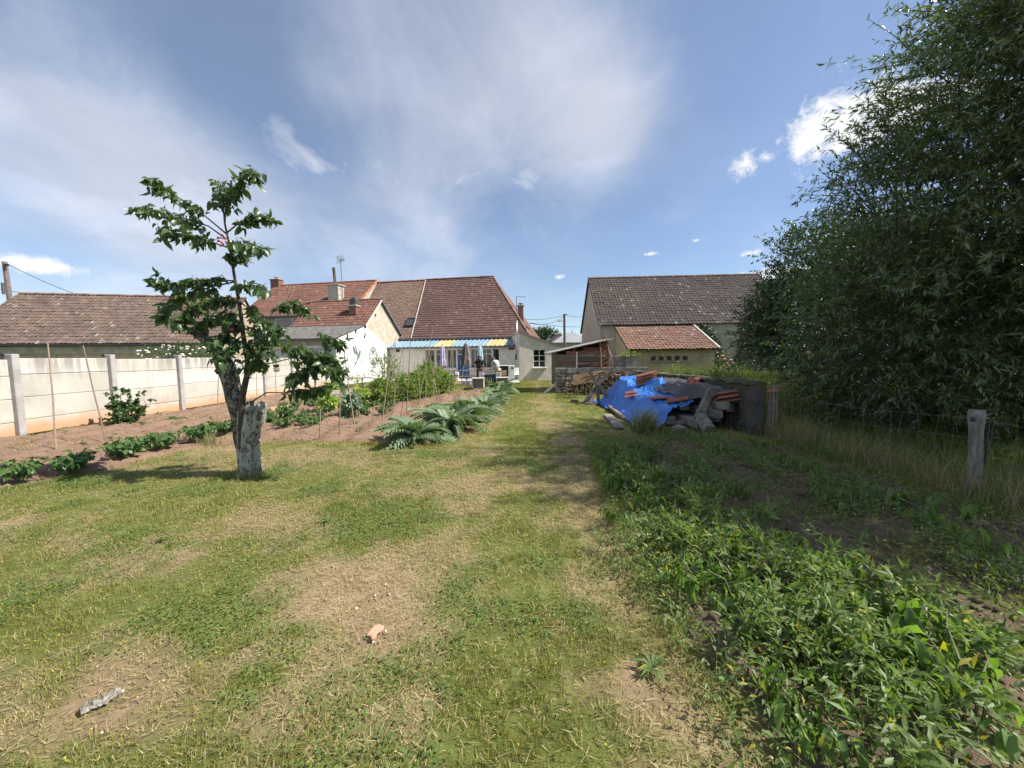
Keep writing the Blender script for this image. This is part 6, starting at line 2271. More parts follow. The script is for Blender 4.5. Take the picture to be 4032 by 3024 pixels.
for k in range(110):
    a = random.random() * 6.28
    lob = random.choice((((-.9, 0, 1.75), (.75, .5, .42)), ((.2, 0, 1.75), (.7, .5, .40)), ((1.0, .4, 1.65), (.5, .4, .35))))
    d = Vector((random.gauss(0, 1), random.gauss(-.6, 1), random.gauss(.25, 1))).normalized()
    q = bpy.data.objects.new('bloom', rm_)
    COL.objects.link(q)
    q.parent = ro
    q.location = Vector(lob[0]) + Vector((d.x * lob[1][0], d.y * lob[1][1], d.z * lob[1][2])) * random.uniform(1.0, 1.18)
    s = random.uniform(.028, .055)
    q.scale = (s, s, s)
# climber on the barn and a pink rose beside the lean-to
iv = thing('ivy_curtain', 'ivy climbing the barn wall beside the orange lean-to', 'ivy', B(8.6, -0.2))
n = 6000
px_ = RNG.uniform(6.4, 12.5, n)
top_ = 1.0 + 2.7 * sstep(.25, .75, vnoise(px_, px_ * 0, 1.1, 5))
pz_ = RNG.random(n) ** .8 * top_
T = np.array([tuple(B(a, -.06 - random.random() * .28, z)) for a, z in zip(px_, pz_)])
D = RNG.normal(0, 1, (n, 3)) * .7 + np.array([0, -.4, -.9])
M = basis(D, RNG.normal(0, .5, (n, 3)) + np.array([0, -1, .3]))
leaves(iv, 'leaf', OVATE[0], OVATE[1], M, T, RNG.uniform(.09, .16, n), L_DARK, 0)
bush('pink_rose_bush', 'bush with pink roses at the corner of the orange lean-to', 'rose bush', (12.1, 21.2, 0), [((0, 0, .9), (.6, .5, .8)), ((.5, -.3, .6), (.5, .5, .5))], 160, 18, .4, .07, L_SHRUB, 76)
ro = bpy.data.objects['pink_rose_bush']
M_PINK = plain('pink_rose', (0.75, 0.35, 0.36), (0.62, 0.20, 0.24), 20, 0.7, 0.1)
rp_ = np_mesh('pink_bloom', np.array(rme.v), rme.f, M_PINK, True)
for k in range(16):
    q = bpy.data.objects.new('bloom', rp_)
    COL.objects.link(q)
    q.parent = ro
    q.location = Vector((random.gauss(-.1, .3), -.55 + random.gauss(0, .1), random.uniform(.5, 1.6)))
    s = random.uniform(.05, .10)
    q.scale = (s, s, s)
for i, (x, y, h, lab) in enumerate(((6.6, 13.5, 1.0, 'flowering mullein clump behind the mossy wall, before the small openings'), (8.2, 15.0, 1.1, 'tall weed clump in the meadow before the ochre wall'), (9.6, 17.5, 1.1, 'leafy weed clump below the barn ivy'), (7.4, 16.5, 1.2, 'dense weed clump close to the lean-to wall'))):
    bush('weed_clump', lab, 'weeds', (x, y, 0), [((0, 0, h * .45), (.7, .5, h * .42)), ((.6, .2, h * .4), (.5, .4, h * .38))], 140, 16, .4, .08, L_WEED, 80 + i, lw=leaf_narrow(.3, .15), inner=.1)
lvy = bush('block_ivy', 'small green creeper on top of the block wall pier', 'creeper', (5.05, 16.2, 1.58), [((0, 0, .05), (.38, .12, .09))], 26, 14, .2, .07, L_CUR, 86, stems=0)


# ---- vegetables
def compound(nl, length, h, size, lw, mat, droop, seed, single):
    """prototype plant in local coordinates"""
    rg = np.random.default_rng(seed)
    T, D, stems = [], [], []
    for k in range(nl):
        a = rg.uniform(0, 6.28)
        out = rg.uniform(.25, 1.0) * length
        z1 = h * rg.uniform(.55, 1.0)
        p1 = np.array([out * math.cos(a) * .55, out * math.sin(a) * .55, z1 * .8])
        p2 = np.array([out * math.cos(a), out * math.sin(a), z1])
        stems.append([(0.02 * math.cos(a), .02 * math.sin(a), -0.03), tuple(p1), tuple(p2)])
        for j in range(single):
            f = rg.uniform(.35, 1.0)
            p = (1 - f) ** 2 * np.zeros(3) + 2 * f * (1 - f) * p1 + f * f * p2
            p[2] = max(.04, p[2])
            v = rg.normal(0, 1, 3)
            v[2] *= .3
            T.append(p)
            D.append(np.array([math.cos(a), math.sin(a), 0]) * .5 + v * .6 + np.array([0, 0, -droop * rg.uniform(.3, 1.2)]))
    T, D = np.array(T), np.array(D)
    M = basis(D, rg.normal(0, .35, (len(T), 3)) + np.array([0, 0, 1.0]))
    S = rg.uniform(.7, 1.25, len(T)) * size
    return T, M, S, stems


def plant_proto(name, label, cat, group, args, lw, mat, nsingle, kids):
    T, M, S, stems = args
    o = thing(name, label, cat, (0, 0, 0), group)
    before = set(ob.name for ob in bpy.data.objects)
    leaves(o, 'leaf', lw[0], lw[1], M, T, S, mat, nsingle, local_origin=(0, 0, 0))
    m = MB()
    for s in stems:
        MB().tube(s, [.0055, .0045, .002], 4).build('stem', M_STEM, o, local=True)
    kids.extend(ob for ob in bpy.data.objects if ob.name not in before)
    return o


def plant_copies(proto, kids, spots, labels=None, first=True):
    for i, (x, y, rz, sc) in enumerate(spots):
        if i == 0 and first:
            o = proto
        else:
            o = proto.copy()
            COL.objects.link(o)
            for k in kids:
                c = k.copy()
                COL.objects.link(c)
                c.parent = o
        o.location = (x, y, float(ground_z(np.array([x]), np.array([y]))[0]) + 0.025)
        o.rotation_euler = (0, 0, rz)
        o.scale = (sc, sc, sc)
        if labels:
            o['label'] = labels(x, y) if callable(labels) else labels[i]


BEANLEAF = leaf_ovate(.38, .45, .14, .1)
POTLEAF = leaf_ovate(.62, .22, .06, .1)
# wilting plants of the shaded bed, three growth forms
bp = [(2450, 2080), (2530, 2020), (2500, 1960), (2620, 2000), (2560, 1900), (2700, 1870), (2400, 1900), (2760, 2250), (2690, 2330), (2850, 2300), (2930, 2420), (3010, 2250), (2890, 2180), (3180, 2500), (3330, 2380), (3060, 2480),
      (3500, 2500), (3240, 2260), (3120, 2900), (3560, 2820), (3720, 2720), (3900, 2600), (3880, 2230), (3620, 2080), (3330, 1920), (3180, 1880), (3060, 1850), (3480, 2000), (3750, 2060), (3000, 1780), (3260, 2000), (2900, 1960), (3820, 2900), (2800, 1800), (3400, 2650)]
GB = 'drooping potato plants of the shaded bed'
BX = [(1.25 + .22 * (k % 5) + random.uniform(-.1, .1) + .0 * k, 1.45 + .26 * k * .55 + random.uniform(-.1, .1)) for k in range(24)]
for v in range(3):
    kids = []
    pr_ = plant_proto('bed_plant', 'drooping broad-leaved potato plant in the shaded weedy bed', 'plant', GB, compound(6 + v, .22, .26, .115, BEANLEAF, L_BEAN, .9, 90 + v, 5), BEANLEAF, L_BEAN, 40, kids)
    sp = []
    for i in range(v, len(bp), 3):
        g = gnd(*bp[i])
        sp.append((g.x, g.y, random.uniform(0, 6.28), random.uniform(.75, 1.2)))
    for (x_, y_) in BX[v::3]:
        sp.append((x_, y_, random.uniform(0, 6.28), random.uniform(.6, .95)))
    plant_copies(pr_, kids, sp, lambda x, y: ('small drooping potato plant in the sunlit strip along the lawn edge of the weedy bed' if x < 1.7 and y < 3.2 else 'drooping potato plant in the shade beside the grey fence post' if x > 2.9 else
                                              'drooping potato plant at the far shaded end of the bed before the timber pile' if y > 4.2 else 'drooping potato plant in the middle of the weedy bed, amid bare soil'))
# potato rows beside the fence
GP = 'potato plants in the row beside the cherry tree'
prow = []
for i in range(17):
    y = 4.85 + i * .33
    prow.append((-6.55 + .03 * math.sin(i * 2.1) + .02 * i + (.22 if i % 2 else -.05), y, random.uniform(0, 6), random.uniform(.8, 1.15)))
GP2 = 'potato plants of the short rows behind the cherry tree'
prow2 = []
for i in range(7):
    prow2.append((-5.9 + .22 * i + random.uniform(-.1, .1), 8.5 + .35 * (i % 3) + random.uniform(-.1, .1), random.uniform(0, 6), random.uniform(.6, .85)))
for i in range(8):
    prow2.append((-6.4 + .4 * i + random.uniform(-.1, .1), 10.2 + .3 * (i % 3), random.uniform(0, 6), random.uniform(.55, .85)))
for i in range(20):
    prow2.append((-7.6 + .42 * (i % 10) + random.uniform(-.15, .15), 12.0 + 1.3 * (i // 10) + random.uniform(-.15, .15), random.uniform(0, 6), random.uniform(.5, .85)))
for v in range(2):
    kids = []
    pr_ = plant_proto('potato_plant', 'green potato plant in the row along the lawn edge beside the cherry tree', 'plant', GP, compound(20, .28, .34, .09, POTLEAF, L_POT, .5, 100 + v, 12), POTLEAF, L_POT, 0, kids)
    plant_copies(pr_, kids, prow[v::2])
    kids = []
    pr_ = plant_proto('potato_plant', 'small potato plant in the short rows behind the cherry trunk', 'plant', GP2, compound(18, .30, .34, .095, POTLEAF, L_POT, .5, 104 + v, 10), POTLEAF, L_POT, 0, kids)
    plant_copies(pr_, kids, prow2[v::2])


# artichokes: long arching lobed leaves
def art_leaf():
    """arching midrib with narrow pointed lobes on both sides"""
    n = 15
    V, F = [], []

    def rib(f):
        return .60 * f - .80 * f ** 2.2
    for i in range(n):
        f = i / (n - 1)
        w = .016 * (1 - f * .7)
        V += [(-w, f, rib(f) + .01), (w, f, rib(f) + .01)]
    for i in range(n - 1):
        F.append((2 * i, 2 * i + 1, 2 * i + 3, 2 * i + 2))
    for i in range(2, n):
        f = i / (n - 1)
        L = .20 * math.sin(math.pi * min(1, .12 + f * .84)) + .02
        b = .050
        for s in (-1, 1):
            o = len(V)
            z = rib(f)
            V += [(s * .010, f - b, rib(f - b) + .01), (s * .010, f + b * .6, rib(min(1, f + b * .6)) + .01), (s * L, f + .11, z + .03 - .10 * f), (s * L * .6, f + .0, z + .045), (s * L * .6, f + .09, z + .045)]
            F += [(o, o + 3, o + 4, o + 1), (o + 3, o + 2, o + 4)] if s > 0 else [(o + 1, o + 4, o + 3, o), (o + 4, o + 2, o + 3)]
    return np.array(V), F


ARTL = art_leaf()
ame = np_mesh('artichoke_leaf', ARTL[0], ARTL[1], L_ART, True)
arts = [(-1.85, 6.95, 1.05, 'big artichoke at the near end of the row along the lawn'), (-1.35, 7.9, 1.15, 'artichoke second in the row, arching highest'), (-1.15, 8.9, 1.0, 'artichoke third in the row beside the lawn'),
        (-.95, 10.0, .95, 'artichoke fourth in the row, partly yellowed'), (-.85, 11.1, .8, 'artichoke fifth in the row along the lawn'), (-.75, 12.3, .75, 'low artichoke in the middle of the lawn edge row'),
        (-.62, 13.6, .75, 'artichoke with pale fallen leaves at its foot'), (-.5, 14.9, .85, 'artichoke shortly before the masonry barbecue'), (-.32, 16.2, 1.0, 'silvery artichoke beside the masonry barbecue'), (-.75, 17.0, .9, 'artichoke hiding the foot of the barbecue blocks')]
for (x, y, s, lab) in arts:
    o = thing('artichoke_plant', lab, 'plant', (x, y, .02), 'artichokes along the lawn edge')
    nl = 34
    for k in range(nl):
        q = bpy.data.objects.new('leaf', ame)
        COL.objects.link(q)
        q.parent = o
        L = s * random.uniform(.42, .80)
        q.scale = (L * 1.05, L, L * random.uniform(.7, 1.2))
        q.rotation_euler = (R(random.uniform(-5, 42) if k > 8 else random.uniform(25, 60)), R(random.uniform(-25, 25)), 2.399 * k + random.uniform(-.2, .2))
        q.location = (random.uniform(-.08, .08), random.uniform(-.08, .08), .03)

# cabbages and a lettuce gone tall
for i, (px, py, s, mt, lab) in enumerate(((1385, 1640, .34, L_CAB, 'blue-green cabbage among the stakes'), (1425, 1600, .30, L_LET, 'pale yellow-green bolting lettuce beside the cabbage'), (1290, 1620, .26, L_LET, 'yellowish plant at the foot of a stake'), (1310, 1560, .28, L_CUR, 'small leafy plant before the cut log'))):
    g = gnd(px, py)
    bush('leafy_vegetable', lab, 'plant', (g.x, g.y, 0), [((0, 0, s), (s * .8, s * .8, s))], 40, 9, .2, .13, mt, 110 + i, lw=leaf_ovate(.8, .3, .15, .05), stems=2, inner=.1)

# seedlings on the bare soil
n = 420
T, D = [], []
for k in range(75):
    x, y = random.uniform(-10.4, -1.6), random.uniform(5.5, 17)
    if k < 30:
        x, y = random.choice((-9.2, -8.4, -7.6)) + random.gauss(0, .1), random.uniform(5, 12)
    if not inside(np.array([x]), np.array([y]), BED_L)[0]:
        continue
    z = float(ground_z(np.array([x]), np.array([y]))[0])
    nlv = random.choice((5, 8, 14, 22))
    for _ in range(nlv):
        a = random.random() * 6.28
        T.append((x + random.gauss(0, .05), y + random.gauss(0, .05), z + .04 + random.random() * .07))
        D.append((math.cos(a), math.sin(a), random.uniform(-.2, .5)))
T, D = np.array(T), np.array(D)
M = basis(D, RNG.normal(0, .3, (len(T), 3)) + np.array([0, 0, 1.0]))
me = spread_mesh('soil_weeds', POTLEAF[0], POTLEAF[1], M, T, RNG.uniform(.04, .10, len(T)), L_POT)
tag(link_mesh('soil_weeds', me), 'small weeds and seedlings dotted over the red soil', 'weeds', kind='stuff')

# ================================================================ stakes and poles of the kitchen garden
M_BAMB = plain('bamboo_stake', (0.36, 0.27, 0.19), (0.27, 0.20, 0.15), 12, 0.8, 0.2, vary=0.25)
M_REDST = plain('reddish_stake', (0.36, 0.17, 0.11), (0.28, 0.14, 0.10), 12, 0.8, 0.2)


def stake(bx, by, tx, ty, lab, r=0.012, mat=None, group='thin stakes of the kitchen garden', dy=0.0):
    b = gnd(bx, by)
    t_ = at(tx, ty, b.y + dy)
    m = MB()
    mid_ = b.lerp(t_, .5) + Vector((random.uniform(-.02, .02), random.uniform(-.02, .02), 0))
    m.tube([b - UP * .12, b.lerp(mid_, .5), mid_, t_], [r, r, r * .9, r * .75], 6)
    tag(m.build('garden_stake', mat or M_BAMB), lab, 'stake', group)


stake(220, 1776, 188, 1352, 'long upright stake before the concrete fence, first by the lawn corner', .013)
stake(420, 1738, 327, 1360, 'long stake leaning over towards the concrete fence', .012)
stake(856, 1654, 862, 1440, 'stake standing against the fence beside the cherry trunk', .011)
S_ = [(1012, 1585, 1011, 1450), (1088, 1602, 1086, 1380), (1143, 1500, 1132, 1420), (1190, 1500, 1188, 1425), (1243, 1535, 1246, 1400), (1262, 1550, 1272, 1430), (1283, 1560, 1283, 1440), (1338, 1715, 1342, 1520), (1398, 1680, 1356, 1388),
      (1452, 1712, 1476, 1580), (1500, 1690, 1552, 1350), (1552, 1628, 1556, 1330), (1600, 1632, 1617, 1323), (1643, 1610, 1707, 1280), (1675, 1597, 1678, 1354), (1727, 1583, 1684, 1357), (1708, 1587, 1710, 1364), (1766, 1570, 1776, 1371),
      (1788, 1580, 1781, 1345), (1807, 1577, 1832, 1402), (1540, 1640, 1585, 1378), (1630, 1560, 1632, 1420), (1260, 1735, 1262, 1610), (1418, 1645, 1385, 1480), (1575, 1690, 1590, 1570), (1655, 1590, 1645, 1400), (1590, 1560, 1588, 1372)]
for k, (a, b, c, d) in enumerate(S_):
    stake(a, b, c, d, ('bean pole leaning towards the house, among the poles between cherry tree and terrace' if c > a + 12 else 'bean pole leaning towards the concrete fence, among the garden poles' if c < a - 12 else 'upright thin bean pole in the garden between cherry tree and terrace'), .011 + .003 * random.random(), group='thin bean poles between the cherry tree and the terrace')
stake(1517, 1540, 1515, 1390, 'thick reddish stake beside the round clipped bush', .03, M_REDST, None)
# small reddish trellis
tr_ = thing('red_trellis', 'small reddish lattice trellis before the white gable', 'trellis', gnd(1365, 1540))
Yt = gnd(1365, 1540).y
for (a, b) in (((1347, 1500), (1358, 1384)), ((1378, 1500), (1366, 1390))):
    MB().tube([at(a[0], a[1], Yt), at(b[0], b[1], Yt)], .014, 5).build('upright', M_REDST, tr_)
for k in range(5):
    y = 1395 + 17 * k
    MB().tube([at(1345, y + 1, Yt - .02), at(1382, y - 1, Yt - .02)], .010, 5).build('rung', M_REDST, tr_)

# plank bench on posts, cut log, boards
be = thing('plank_bench', 'pale plank on two thin legs before the dark shrub', 'bench', (-8.2, 18.2, 0))
a, b = at(1352, 1488, 18.4), at(1471, 1487, 18.0)
MB().bar(a, b, .30, .05).build('seat', plain('pale_wood', (0.62, 0.52, 0.36), (0.52, 0.43, 0.30), 6, .8, .2, sc=(1, 1, 3)), be)
for f in (.15, .62):
    p = a.lerp(b, f)
    MB().tube([(p.x, p.y, 0), (p.x, p.y, p.z - .02)], .03, 6).build('leg', M_WOOD, be)
M_CUT = plain('fresh_cut_wood', (0.62, 0.38, 0.22), (0.50, 0.30, 0.17), 12, .8, .2)
a, b = gnd(1308, 1556, .20), gnd(1383, 1553, .20)
lg = MB()
ax3 = (b - a).normalized()
side = ax3.cross(UP).normalized()
V, F = [], []
pr = [(-.24, -.16), (-.12, -.19), (.12, -.19), (.24, -.14), (.22, .06), (.08, .17), (-.10, .18), (-.22, .04)]
for j, p in enumerate((a, a.lerp(b, .5), b)):
    for (x, z) in pr:
        V.append(p + side * (x + random.uniform(-.01, .01)) + UP * (z + random.uniform(-.01, .01)))
for j in range(2):
    for k in range(8):
        F.append((j * 8 + k, j * 8 + (k + 1) % 8, (j + 1) * 8 + (k + 1) % 8, (j + 1) * 8 + k))
F += [tuple(range(7, -1, -1)), tuple(range(16, 24))]
lg.add(V, F)
o = lg.build('cut_log', [plain('silver_log', (0.34, 0.29, 0.26), (0.22, 0.18, 0.16), 9, .9, .5, sc=(.3, .3, 3)), M_CUT])
o.data.polygons[len(o.data.polygons) - 1].material_index = 1
tag(o, 'thick grey split log with orange cut end lying in the garden', 'log')
tag(MB().bar(gnd(1322, 1580, .03), gnd(1372, 1572, .03), .22, .05).build('garden_board', M_CUT), 'orange plank on the soil before the cut log', 'board')
tag(MB().bar(gnd(1065, 1612, .05), gnd(1145, 1600, .05), .04, .12).build('edging_board', M_CUT), 'orange edging board on the soil behind the cherry tree', 'board')

# ================================================================ terrace furniture
M_TBL = plain('table_wood', (0.30, 0.22, 0.17), (0.22, 0.16, 0.13), 8, .8, .3, sc=(.4, 2, 2), vary=.15)
tb = thing('picnic_table', 'brown wooden picnic table with benches on the terrace', 'table', (-2.8, 22.6, 0.02))
x0, x1, ty = at(1768, 1460, 22.6).x, at(1912, 1460, 22.6).x, 22.6
for k in range(5):
    MB().box(((x0 + x1) / 2, ty - .30 + .15 * k, .80), ((x1 - x0) / 2, .07, .02)).build('top_plank', M_TBL, tb)
for s in (-1, 1):
    for k in range(2):
        MB().box(((x0 + x1) / 2, ty + s * (.66 + .13 * k), .46), ((x1 - x0) / 2, .06, .02)).build('bench_plank', M_TBL, tb)
    for xx in (x0 + .28, x1 - .28):
        MB().bar((xx, ty + s * .62, .02), (xx, ty + s * .28, .78), .09, .04, (1, 0, 0)).build('leg', M_TBL, tb)
for xx in (x0 + .33, x1 - .33):
    MB().box((xx, ty, .42), (.02, .82, .045)).build('cross_rail', M_TBL, tb)


def parasol(px, ytop, ybot, Y, r, lab, cols, base=True):
    p = at(px, ytop, Y)
    zb_ = at(px, ybot, Y).z
    o = thing('closed_parasol', lab, 'parasol', (p.x, Y, .02))
    MB().tube([(p.x, Y, .03), (p.x, Y, p.z + .06)], .022, 8).build('pole', plain('parasol_pole', (0.25, 0.24, 0.23), None, 5, .5), o)
    MB().lathe((p.x, Y, .02), [(.24, 0), (.24, .06), (.05, .10), (.04, .28)], 14).build('foot', M_CONC, o)
    nseg, nr = 8, 32
    V, F, mi = [], [], []
    Hh = p.z - zb_
    for j in range(nseg + 1):
        f = j / nseg
        rr = r * (.28 + .9 * f ** .5 if f < .75 else 1.06 - .25 * (f - .75)) * (1 - .16 * math.exp(-((f - .62) / .08) ** 2))
        for k in range(nr):
            t = 2 * math.pi * k / nr
            q = rr * (1 + .22 * (1 if k % 4 == 0 else -1 if k % 4 == 2 else 0))
            drop_ = .05 * math.sin(k * 1.7) * (f > .9)
            V.append((p.x + q * math.cos(t), Y + q * math.sin(t), p.z - Hh * f + drop_))
    for j in range(nseg):
        for k in range(nr):
            F.append((j * nr + k, (j + 1) * nr + k, (j + 1) * nr + (k + 1) % nr, j * nr + (k + 1) % nr))
            mi.append((k // 2) % len(cols))
    F.append(tuple(range(nr)))
    mi.append(0)
    me = np_mesh('canopy', np.array(V) - np.array([p.x, Y, .02]), F, cols, False, mi)
    c = link_mesh('canopy', me, o)
    fin = MB().ball((p.x, Y, p.z + .08), .035, 8, 6).build('finial', cols[0], o)
    MB().lathe((p.x, Y, p.z - Hh * .63), [(r * .86, 0), (r * .88, .03), (r * .86, .06)], 16).build('tie_strap', cols[-1], o)


parasol(1742, 1360, 1440, 23.2, .15, 'folded lavender parasol before the veranda windows', [plain('lavender_cloth', (0.56, 0.48, 0.66), (0.50, 0.42, 0.60), 5, .9, .1)])
parasol(1834, 1353, 1440, 23.0, .235, 'folded brown striped parasol before the blue door', [plain('brown_stripe', (0.10, 0.083, 0.075), None, 5, .9, .1), plain('beige_stripe', (0.34, 0.29, 0.26), None, 5, .9, .1)])
parasol(1890, 1360, 1417, 23.6, .16, 'folded pale turquoise parasol beside the woman in black', [plain('aqua_cloth', (0.46, 0.66, 0.70), (0.40, 0.60, 0.65), 5, .9, .1)])

# masonry barbecue of concrete blocks
bq = thing('block_barbecue', 'home-made barbecue of pale concrete blocks with brick caps', 'barbecue', (-1.1, 19.2, 0))
M_PBLK = plain('pale_block', (0.58, 0.55, 0.49), (0.48, 0.45, 0.40), 5, .95, .4, 30, vary=.12)


def hollow(cx_, cy_, w, d, h, name):
    t_ = .05
    m = MB()
    for s in (-1, 1):
        m.box((cx_ + s * (w / 2 - t_ / 2), cy_, h / 2), (t_ / 2, d / 2, h / 2))
    m.box((cx_, cy_ + d / 2 - t_ / 2, h / 2), (w / 2 - t_, t_ / 2, h / 2))
    m.box((cx_, cy_, h + .02), (w / 2 + .02, d / 2 + .02, .02))
    m.box((cx_, cy_, .02), (w / 2 - t_, d / 2 - t_, .02))
    bevel(m.build(name, M_PBLK, bq), .006)


hollow(at(1882, 1500, 18.9).x, 19.1, .60, .5, .50, 'box_block')
hollow(at(1978, 1500, 18.9).x, 19.1, .62, .5, .52, 'box_block')
for px in (1896, 1963):
    xx = at(px, 1480, 20.0).x
    for k in range(4):
        bevel(MB().box((xx, 20.0, .10 + .20 * k), (.13, .24, .097), jit=.004).build('pier_block', M_PBLK, bq), .006)
    for k in range(2):
        MB().box((xx, 19.88 + .24 * k, .835), (.14, .11, .028)).build('brick', M_BRICK, bq)
xa, xb = at(1903, 1480, 20.0).x, at(1956, 1480, 20.0).x
for k in range(12):
    MB().tube([(xa, 19.8 + .035 * k, .78), (xb, 19.8 + .035 * k, .78)], .006, 4).build('grill_bar', M_DARK, bq)
for k in range(6):
    f = k / 5
    MB().bar((xa + .1 + (xb - xa - .2) * f, 19.55, .08), (xa + .05 + (xb - xa - .3) * f, 19.9, .62), .05, .03, (1, 0, 0)).build('charred_stick', M_DARK if k % 2 else M_WOOD, bq)
MB().box(((xa + xb) / 2, 20.0, .36), ((xb - xa) / 2 - .02, .18, .30), jit=.03).build('ash_tray', M_DARK, bq)

# white cabinet with a dark front
cbn = thing('white_cabinet', 'white outdoor cabinet with an open dark front beside the house wall', 'cabinet', (-.3, 24.1, .02))
ca, cb_ = at(1966, 1460, 24.0).x, at(2027, 1460, 24.0).x
m = MB()
m.box((ca + .02, 24.0, .55), (.02, .3, .50)).box((cb_ - .22, 24.0, .55), (.20, .3, .50)).box(((ca + cb_) / 2 - .2, 24.0, 1.04), ((cb_ - ca) / 2 - .22, .3, .02)).box(((ca + cb_) / 2 - .2, 24.28, .55), ((cb_ - ca) / 2 - .22, .02, .47))
bevel(m.build('body', M_WHITE, cbn), .01)
MB().box(((ca + cb_) / 2 - .2, 23.95, .53), ((cb_ - ca) / 2 - .23, .02, .46)).build('dark_front', plain('dark_green_panel', (0.025, 0.04, 0.035), None, 4, .35), cbn)
MB().box((cb_ - .16, 23.69, .88), (.07, .005, .06)).build('display', M_DARK, cbn)
o = MB().box((0, 0, .17), (.20, .02, .17)).build('wooden_crate', plain('crate_wood', (0.55, 0.42, 0.20), (0.45, 0.34, 0.16), 6, .8, .3))
o.location = (at(1982, 1470, 23.5).x, 23.5, .42)
o2 = MB().box((o.location.x, 23.5, .22), (.22, .2, .2)).build('black_tub', M_DARK)
tag(o2, 'black tub standing before the white cabinet', 'tub')
tag(o, 'yellowish wooden panel on a black tub before the white cabinet', 'panel')
# garden chair at the corner
gc_ = thing('white_chair', 'white garden chair at the corner of the beige extension', 'chair', (.30, 24.2, .02))
MB().box((.30, 24.2, .44), (.19, .20, .015)).build('seat', M_WHITE, gc_)
MB().bar((.30, 24.38, .45), (.30, 24.46, .88), .36, .02, (0, 1, 0)).build('backrest', M_WHITE, gc_)
for (dx, dy) in ((-.16, -.17), (.16, -.17), (-.16, .17), (.16, .17)):
    MB().tube([(.30 + dx, 24.2 + dy, .02), (.30 + dx * .9, 24.2 + dy * .9, .44)], .014, 6).build('leg', M_WHITE, gc_)
# pots of red geraniums, bench clutter, stones
gp_ = at(1730, 1475, 23.5)
pt = thing('geranium_pot', 'terracotta pot of red geraniums beside the lavender parasol', 'flower pot', (gp_.x, 23.5, .02))
MB().lathe((gp_.x, 23.5, .02), [(.16, 0), (.22, .34), (.25, .36), (.25, .42), (.2, .42)], 14).build('pot', M_TERR, pt)
Tn = RNG.normal(0, 1, (160, 3)) * np.array([.16, .14, .14]) + np.array([gp_.x, 23.5, .72])
Mn = basis(RNG.normal(0, 1, (160, 3)), RNG.normal(0, .3, (160, 3)) + np.array([0, 0, 1.0]))
leaves(pt, 'leaf', OVATE[0], OVATE[1], Mn, Tn, np.full(160, .09), L_POT, 0)
M_GER = plain('geranium_red', (0.62, 0.06, 0.05), (0.5, 0.05, 0.05), 9, .7, .1)
for k in range(14):
    MB().ball((gp_.x + random.gauss(0, .16), 23.4 + random.gauss(0, .1), .82 + random.gauss(0, .09)), .045, 7, 5, (1, 1, .8), .2).build('bloom', M_GER, pt)
g2 = at(1765, 1468, 23.4)
tag(MB().lathe((g2.x, 23.4, .02), [(.20, 0), (.30, .40), (.33, .42), (.33, .48), (.27, .48)], 16).build('orange_pot', plain('orange_clay', (0.50, 0.20, 0.12), (0.42, 0.17, 0.10), 5)), 'big orange clay pot behind the end of the picnic table', 'flower pot')
o = MB().box((at(1836, 1505, 21.0).x, 21.0, .16), (.26, .16, .14), jit=.01).build('grey_tub', plain('grey_plastic', (0.35, 0.36, 0.39), None, 4, .5))
tag(bevel(o, .03), 'grey tub on the ground before the picnic table', 'tub')
for k in range(3):
    tag(MB().bar((at(1785, 1500, 21.4).x, 21.3 + .1 * k, .06 + .075 * k), (at(1862, 1500, 21.4).x, 21.35 + .1 * k, .06 + .075 * k), .22, .06, (0, 0, 1), .006).build('stacked_plank', plain('new_plank', (0.58, 0.44, 0.28), (0.5, 0.37, 0.23), 6, .8, .2)),
        ('lowest', 'middle', 'topmost')[k] + ' pale plank of the small stack under the picnic table', 'plank', 'planks under the picnic table')
o = MB().box((0, 0, .55), (.2, .14, .55)).build('white_bin', M_WHITE)
o.location = (at(1797, 1470, 24.6).x, 24.6, .02)
o.scale = (.8, .8, .55)
tag(bevel(o, .03), 'white upright bin before the blue door', 'bin')
for i, (px, py, s, lab) in enumerate(((1705, 1524, .22, 'pale grey boulder at the end of the currant bushes'), (1725, 1527, .18, 'yellowish boulder beside the pale grey one'), (1742, 1520, .15, 'small sunlit boulder near the terrace edge'), (1996, 1528, .14, 'rounded stone beside the barbecue block'),
                                      (2010, 1522, .12, 'sandy stone by the lawn corner of the terrace'), (2016, 1512, .10, 'small stone behind the sandy stone'), (1420, 1540, .14, 'reddish stone on the soil beside the plank bench'), (1390, 1548, .12, 'pale stone beside the cut end of the log'))):
    o = MB().ball((0, 0, s * .4), s, 9, 6, (1.2, 1, .65), .14).build('boulder', plain('pale_boulder', (0.52, 0.46, 0.37), (0.38, 0.33, 0.27), 5, .95, .5, vary=.2))
    o.location = gnd(px, py)
    tag(o, lab, 'stone')
a, b = gnd(1828, 1532, .06), gnd(1875, 1534, .06)
tag(MB().tube([a, a.lerp(b, .5) + UP * .05, b], [.07, .06, .04], 7, wob=.2).build('charred_log', M_DARK), 'black charred log on the grass before the barbecue', 'log')

# ================================================================ people
import bmesh


def skin_mesh(name, joints, edges, mat, parent, root, sub=2, loc=None):
    bm = bmesh.new()
    sl = bm.verts.layers.skin.verify()
    vs = {}
    for k, (p, r) in joints.items():
        v = bm.verts.new(p)
        rr = r if isinstance(r, tuple) else (r, r)
        v[sl].radius = rr
        v[sl].use_root = (k == root)
        vs[k] = v
    for a, b in edges:
        bm.edges.new((vs[a], vs[b]))
    me = bpy.data.meshes.new(name)
    bm.to_mesh(me)
    bm.free()
    me.materials.append(mat)
    o = link_mesh(name, me, parent)
    sk = o.modifiers.new('skin', 'SKIN')
    sk.use_smooth_shade = True
    s = o.modifiers.new('smooth', 'SUBSURF')
    s.levels = s.render_levels = sub
    return o


